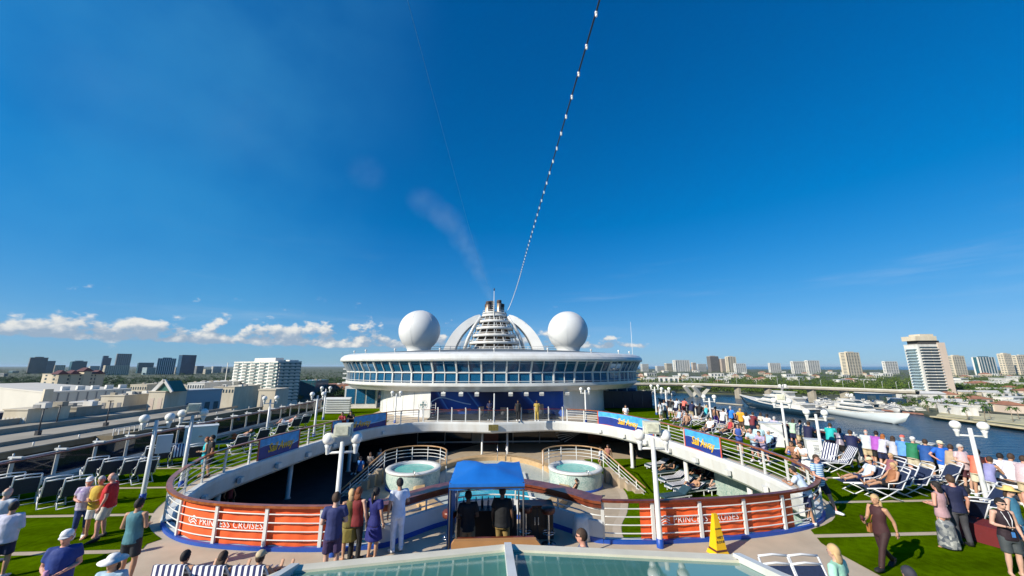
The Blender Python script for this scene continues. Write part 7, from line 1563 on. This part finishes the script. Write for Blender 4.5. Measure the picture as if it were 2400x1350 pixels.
for i, (u, v, sw, sk, lab) in enumerate([(1578, 1092, BLK, 't', 'sunbather with short hair reclining on a lower lounger, leftmost'), (1617, 1108, (0.3, 0.03, 0.03), 't', 'sunbather with red hair on a lower lounger in the middle'), (1660, 1112, BLK, 'l', 'sunbather in black on a lower lounger near the wooden door'), (1636, 1128, NVY, 't', 'sunbather lying on the nearest lower lounger'), (1690, 1120, (0.05, 0.2, 0.25), 'l', 'sunbather on the rightmost lower lounger')]):
    person(lab, u, v, 'lie', 106, 1.68, 'f', sk, ('tank', sw) if i % 2 == 0 else None, ('shorts', sw), ('short', [HBR, HRD, HBL, HBK, HBR][i]), shoes=None, z=LZ, at=LOWB[[1, 6, 7, 4, 8][i]])
# ---- right near
person('man in a striped blue polo holding the rail corner', 1912, 1066, 'walk', 190, 1.80, 'm', 'r', ('polo', STRP), ('shorts', (0.012, 0.014, 0.03)), ('short', HBR), shades=True)
person('person in a light blue shirt leaning behind the rail corner', 1856, 1092, 'lean', 40, 1.70, 'm', 't', ('tee', (0.50, 0.60, 0.72)), ('shorts', NVY), ('short', HBK))
t = person('woman in brown with a tan shoulder bag walking across the turf', 2048, 1159, 'walk', 100, 1.67, 'f', 't', ('tank', (0.045, 0.012, 0.014)), ('pants', (0.030, 0.010, 0.010)), ('long', HBL), shoes=BLK)
add_part(t, 'shoulder_bag', MB().box(0.16, 0.24, -0.14, 0.14, 0.80, 1.0), (0.30, 0.12, 0.03)); add_part(t, 'bag_strap', MB().tube([(-0.1, -0.02, 1.46), (0.06, 0.13, 1.25), (0.2, 0.05, 1.0)], 0.012, 4).tube([(-0.1, -0.02, 1.46), (0.06, -0.14, 1.25), (0.2, -0.05, 1.0)], 0.012, 4), (0.30, 0.12, 0.03)); add_part(t, 'drink_cup', MB().lathe([(0, 0), (0.032, 0), (0.04, 0.12), (0, 0.12)], (0.17, 0.33, 1.10), 10), (0.06, 0.01, 0.01))
person('woman in a pink top and long dark flowered skirt, seen from behind', 2190, 1128, 'hold', 10, 1.68, 'f', 'r', ('tank', (0.42, 0.26, 0.28)), ('longskirt', FLOD), ('bob', HBK), shoes=None)
person('man in a navy shirt beside the woman in the flowered skirt', 2224, 1113, 'stand', -20, 1.80, 'm', 'r', ('polo', (0.008, 0.012, 0.05)), ('pants', (0.05, 0.05, 0.06)), ('short', HBR), shoes=BLK)
person('person all in black sitting low behind the couple', 2262, 1140, 'sit', -25, 1.7, 'f', 't', ('long', BLK), ('pants', BLK), ('short', HBK), shoes=BLK, seat=True)
person('woman in a straw hat and blue top at the right edge', 2362, 1138, 'stand', 200, 1.68, 'f', 'l', ('tank', (0.04, 0.16, 0.26)), ('skirt', (0.04, 0.13, 0.22)), ('bob', HBR), ('sunhat', (0.62, 0.45, 0.16)), shoes=None)
t = person('woman in a black tank top with a white lanyard, right foreground', 2342, 1168, 'drink', 165, 1.70, 'f', 'l', ('tank', (0.016, 0.006, 0.012)), ('shorts', (0.05, 0.06, 0.065)), ('short', HBK), shades=True, shoes=None)
add_part(t, 'lanyard', MB().tube([(-0.07, 0.06, 1.47), (-0.05, 0.14, 1.3), (0, 0.15, 1.05), (0.05, 0.14, 1.3), (0.07, 0.06, 1.47)], 0.010, 4), WHT); add_part(t, 'name_card', MB().box(-0.035, 0.035, 0.15, 0.157, 0.93, 1.05), (0.05, 0.2, 0.5))
person('blonde woman in a mint green top at the bottom right', 1950, 1276, 'stand', 25, 1.66, 'f', 'l', ('tee', (0.36, 0.68, 0.52)), ('shorts', WHT), ('bob', HBL))
person('person whose dark head just shows at the bottom edge', 2126, 1328, 'stand', 0, 1.66, 'm', 't', ('tee', BLK), ('shorts', BLK), ('short', (0.03, 0.03, 0.045)))
# ---- crowd along the right rail
XM = 18.75
crowd = [('person in white shorts at the far end of the rail crowd', 1572, 934, 'lean', -50, 'm', 't', ('tee', BLK), ('shorts', WHT), ('short', HBR), None),
    ('man in a white shirt at the far rail beside the one in coral', 1586, 934, 'lean', -60, 'm', 'l', ('tee', (0.6, 0.62, 0.7)), ('shorts', NVY), ('short', HBR), None),
    ('man in a coral shirt at the far rail', 1604, 932, 'lean', -60, 'm', 'r', ('tee', (0.70, 0.16, 0.12)), ('shorts', (0.12, 0.03, 0.04)), ('short', HBK), None),
    ('man in a navy shirt at the far rail right of the coral shirt', 1622, 940, 'lean', -60, 'b', 't', ('tee', NVY), ('shorts', KHK), ('short', HBK), None),
    ('bare-chested man in blue trunks beside the far lamp post', 1676, 953, 'stand', -80, 'm', 't', None, ('shorts', (0.05, 0.02, 0.18)), ('short', HBR), None),
    ('person in a white shirt left of the man in bright blue', 1695, 957, 'lean', -60, 'm', 't', ('tee', WHT), ('shorts', NVY), ('short', HBK), None),
    ('man in a bright blue shirt and navy trousers in the far crowd', 1711, 952, 'stand', -50, 'm', 'r', ('tee', (0.02, 0.20, 0.68)), ('shorts', NVY), ('short', HGR), None),
    ('man in a yellow-orange shirt in the far crowd', 1734, 957, 'stand', -50, 'm', 't', ('tee', (0.68, 0.34, 0.02)), ('shorts', (0.08, 0.05, 0.04)), ('short', HBL), None),
    ('woman in a white top beside the man in yellow-orange', 1748, 966, 'phone', -60, 'f', 't', ('tee', WHT), ('shorts', (0.02, 0.06, 0.04)), ('bob', HBK), None),
    ('person in cream at the rail, left of the pair in white', 1782, 967, 'lean', -60, 'f', 't', ('tee', (0.62, 0.55, 0.45)), ('shorts', NVY), ('bob', HBR), None),
    ('person in white leaning over the rail near the right locker', 1797, 970, 'lean', -60, 'm', 't', ('tee', WHT), ('shorts', WHT), ('short', HBK), None),
    ('man in navy leaning on the rail right of the floodlight post', 1894, 988, 'lean', -60, 'b', 't', ('tee', (0.008, 0.010, 0.05)), ('pants', BLK), ('short', HBR), None),
    ('man in a teal shirt at the rail behind the small cabinet', 1944, 990, 'lean', -55, 'b', 'r', ('tee', (0.01, 0.42, 0.40)), ('shorts', NVY), ('short', HBR), None),
    ('woman with dark hair and grey patterned top at the rail', 1966, 1002, 'lean', -55, 'f', 't', ('tee', mosaic('grey_pattern', (0.32, 0.28, 0.33), (0.12, 0.10, 0.14), 20)), ('shorts', BLK), ('bob', HBK), ('cap', BLK)),
    ('man in navy with khaki shorts at the rail before the pale yacht', 1991, 1008, 'lean', -45, 'b', 't', ('tee', (0.008, 0.012, 0.06)), ('shorts', KHK), ('short', HBR), None),
    ('bald man in a pale grey shirt at the rail', 2028, 1007, 'lean', -55, 'b', 'r', ('tee', (0.52, 0.58, 0.62)), ('shorts', KHK), ('thin', HGR), None),
    ('man in a purple shirt at the rail', 2052, 1009, 'lean', -60, 'b', 't', ('tee', (0.34, 0.08, 0.40)), ('shorts', BLK), ('short', HBK), None),
    ('woman with red hair and lavender top at the rail', 2068, 1017, 'lean', -70, 'f', 'l', ('tee', (0.50, 0.50, 0.62)), ('shorts', NVY), ('long', (0.32, 0.10, 0.02)), None),
    ('man in a light blue shirt and coral cap at the rail', 2113, 1016, 'lean', -60, 'b', 'r', ('tee', (0.10, 0.28, 0.66)), ('shorts', NVY), ('short', HGR), ('cap', (0.66, 0.13, 0.10))),
    ('man in a green shirt and white cap at the rail', 2136, 1016, 'lean', -70, 'b', 'r', ('polo', (0.012, 0.17, 0.075)), ('shorts', (0.58, 0.52, 0.38)), ('short', HGR), ('cap', WHT)),
    ('man in a dark blue shirt and pale shorts at the rail', 2166, 1027, 'lean', -60, 'b', 't', ('tee', (0.010, 0.07, 0.26)), ('shorts', (0.56, 0.48, 0.36)), ('short', HBR), None),
    ('man in a royal blue shirt, cream cap and sunglasses facing the camera', 2199, 1022, 'hip', 165, 'b', 'r', ('tee', (0.012, 0.12, 0.55)), ('shorts', WHT), ('short', HGR), ('cap', (0.66, 0.62, 0.42))),
    ('older woman in a pale striped blouse with sunglasses', 2248, 1039, 'hold', 175, 'b', 'l', ('tee', GINGH), ('shorts', (0.08, 0.02, 0.03)), ('short', HGR), None),
    ('person in a coral tank top and cream shorts behind the big lamp post', 2288, 1052, 'lean', -75, 'm', 't', ('tee', (0.72, 0.17, 0.10)), ('shorts', (0.58, 0.54, 0.40)), ('short', HBR), None),
    ('person in lavender leaning on the rail right of the big lamp post', 2318, 1070, 'lean', -80, 'f', 't', ('tank', (0.24, 0.24, 0.46)), ('pants', WHT), ('short', HBR), None),
    ('person in a white and black striped top bending over the rail', 2366, 1058, 'lean', -85, 'b', 't', ('tee', (0.62, 0.60, 0.66)), ('skirt', STRB), ('short', HBR), None),
    ('person in a pale pink checked shirt at the right edge of the photo', 2396, 1068, 'lean', -70, 'b', 'r', ('long', GINGH), ('shorts', KHK), ('short', HBR), None)]
for lab, u, v, p, hd, g, sk, tp, bt, hr, ht in crowd:
    person(lab, u, v, p, hd, 1.76 if g == 'm' or g == 'b' else 1.66, g, sk, tp, bt, hr, ht, shades='sunglasses' in lab, xmax=XM)
# ---- people along the inner right rail and seated
person('woman in a blue and red top with sunglasses at the inner right rail', 1728, 993, 'hold', 150, 1.66, 'f', 'l', ('tank', (0.03, 0.08, 0.32)), ('shorts', NVY), ('bob', HBR), shades=True)
person('man in a pale blue shirt at the inner right rail, left of the pair', 1757, 1004, 'lean', 120, 1.70, 'm', 'r', ('tee', (0.42, 0.55, 0.68)), ('shorts', NVY), ('thin', HGR))
person('man in a pale aqua shirt standing behind the inner rail', 1776, 994, 'stand', 150, 1.78, 'b', 't', ('tee', (0.45, 0.64, 0.68)), ('shorts', NVY), ('short', HBK))
person('man in a lilac checked shirt resting his arms on the inner rail', 1777, 1010, 'lean', 110, 1.66, 'm', 'r', ('tee', (0.38, 0.32, 0.48)), ('shorts', NVY), ('short', HBR))
person('woman with sunglasses leaning on the inner rail, left of a couple', 1853, 1033, 'lean', 120, 1.66, 'f', 't', ('tank', (0.30, 0.14, 0.08)), ('shorts', NVY), ('long', HBK), shades=True)
person('woman in a white top leaning on the inner rail, right of a couple', 1873, 1036, 'lean', 110, 1.66, 'f', 't', ('tee', WHT), ('shorts', WHT), ('bob', HBR))
person('person in a white top and cream visor seated on the right lounger', 2036, 1070, 'sit', 78, 1.70, 'f', 't', ('tee', (0.52, 0.58, 0.68)), ('shorts', NVY), ('short', HBK), ('cap', (0.62, 0.55, 0.36)), shoes=None, seat=True)
person('bare-shouldered person seated behind the visor wearer', 2086, 1062, 'sit', 90, 1.66, 'f', 't', ('tank', (0.28, 0.10, 0.12)), ('shorts', NVY), ('short', HBL), shoes=None, seat=True)
person('seated woman with blonde hair in an orange-brown top', 2091, 1084, 'sit', 80, 1.66, 'f', 't', ('tank', (0.30, 0.12, 0.05)), ('shorts', BLK), ('bob', HBL), shoes=None, seat=True)
person('seated person in tan among the far chairs on the right', 1609, 966, 'sit', 140, 1.66, 'f', 't', ('tank', (0.35, 0.2, 0.12)), ('shorts', (0.2, 0.12, 0.08)), ('bob', HBR), shoes=None, seat=True)

# ---- more of the crowd in the middle distance on the right
more = [('man in grey standing beside the navy screen wall', 1556, 938, 'stand', -40, 'm', ('tee', GRY), ('pants', BLK), HBR), ('woman in white standing left of the man in grey', 1546, 941, 'stand', 20, 'f', ('tee', WHT), ('shorts', WHT), HBK), ('person in black at the far rail beside the navy shirt', 1640, 945, 'lean', -55, 'f', ('tee', BLK), ('shorts', BLK), HBK), ('woman in an aqua top at the far rail', 1656, 949, 'lean', -60, 'f', ('tank', (0.05, 0.40, 0.45)), ('shorts', WHT), HBL), ('person in dark red leaning right of the woman in white', 1764, 966, 'lean', -60, 'm', ('tee', (0.16, 0.02, 0.03)), ('shorts', NVY), HBR), ('man in a lilac shirt leaning at the rail by the locker', 1814, 976, 'lean', -60, 'b', ('tee', (0.50, 0.44, 0.58)), ('shorts', KHK), HGR), ('person in pale green at the rail behind the floodlight post', 1858, 982, 'lean', -60, 'f', ('tee', (0.40, 0.56, 0.42)), ('shorts', NVY), HBR), ('person in a flowered blue shirt at the rail', 1874, 984, 'lean', -55, 'b', ('tee', FLOD), ('shorts', KHK), HBR), ('woman in light grey between the purple and light blue shirts', 2090, 1017, 'lean', -60, 'f', ('tee', (0.44, 0.44, 0.48)), ('shorts', BLK), HBR), ('person in tan behind the royal blue shirt', 2224, 1033, 'lean', -70, 'm', ('tee', (0.40, 0.30, 0.20)), ('shorts', KHK), HBR), ('person in a white shirt between lamp post and striped top', 2342, 1062, 'lean', -75, 'm', ('tee', WHT), ('shorts', NVY), HBK)]
for lab, u, v, p, hd, g, tp, bt, hc in more: person(lab, u, v, p, hd, 1.72 if g != 'f' else 1.65, g, random.choice('ltr'), tp, bt, ('short' if g != 'f' else 'bob', hc), xmax=XM)
for lab, u, v, hd, tp, bt, hc in [('woman in a pale blue top seated in the far right row', 1592, 958, 130, ('tank', LBL), ('shorts', WHT), HBL), ('man in a white shirt seated behind the nearer right banner', 1664, 978, 120, ('tee', WHT), ('shorts', NVY), HBR), ('woman in red seated near the yellow-orange shirt', 1712, 980, 110, ('tank', (0.4, 0.03, 0.04)), ('shorts', BLK), HBR), ('man in a striped shirt seated before the right locker', 1800, 1008, 110, ('tee', STRP), ('shorts', KHK), HGR)]:
    person(lab, u, v, 'sit', hd, 1.7, 'f' if 'woman' in lab else 'm', 't', tp, bt, ('bob' if 'woman' in lab else 'short', hc), shoes=None, seat=True)
hide_proto(CH); hide_proto(SBD)
bpy.data.scenes.remove(TMP)
# ================================================================== haze
hm = bpy.data.materials.new('sea_air'); hm.use_nodes = True; hn = hm.node_tree.nodes; hn.remove(hn['Principled BSDF'])
hv = hn.new('ShaderNodeVolumePrincipled'); hv.inputs['Color'].default_value = (0.60, 0.82, 1.0, 1); hv.inputs['Density'].default_value = 0.000022; hv.inputs['Anisotropy'].default_value = 0.0
hm.node_tree.links.new(hv.outputs[0], hn['Material Output'].inputs['Volume'])
hz_ = MB().box(-95000, 95000, -4000, 95000, -42.5, 135).build('haze', hm); hz_['kind'] = 'stuff'; hz_['label'] = 'thin sea haze over the harbour and town'
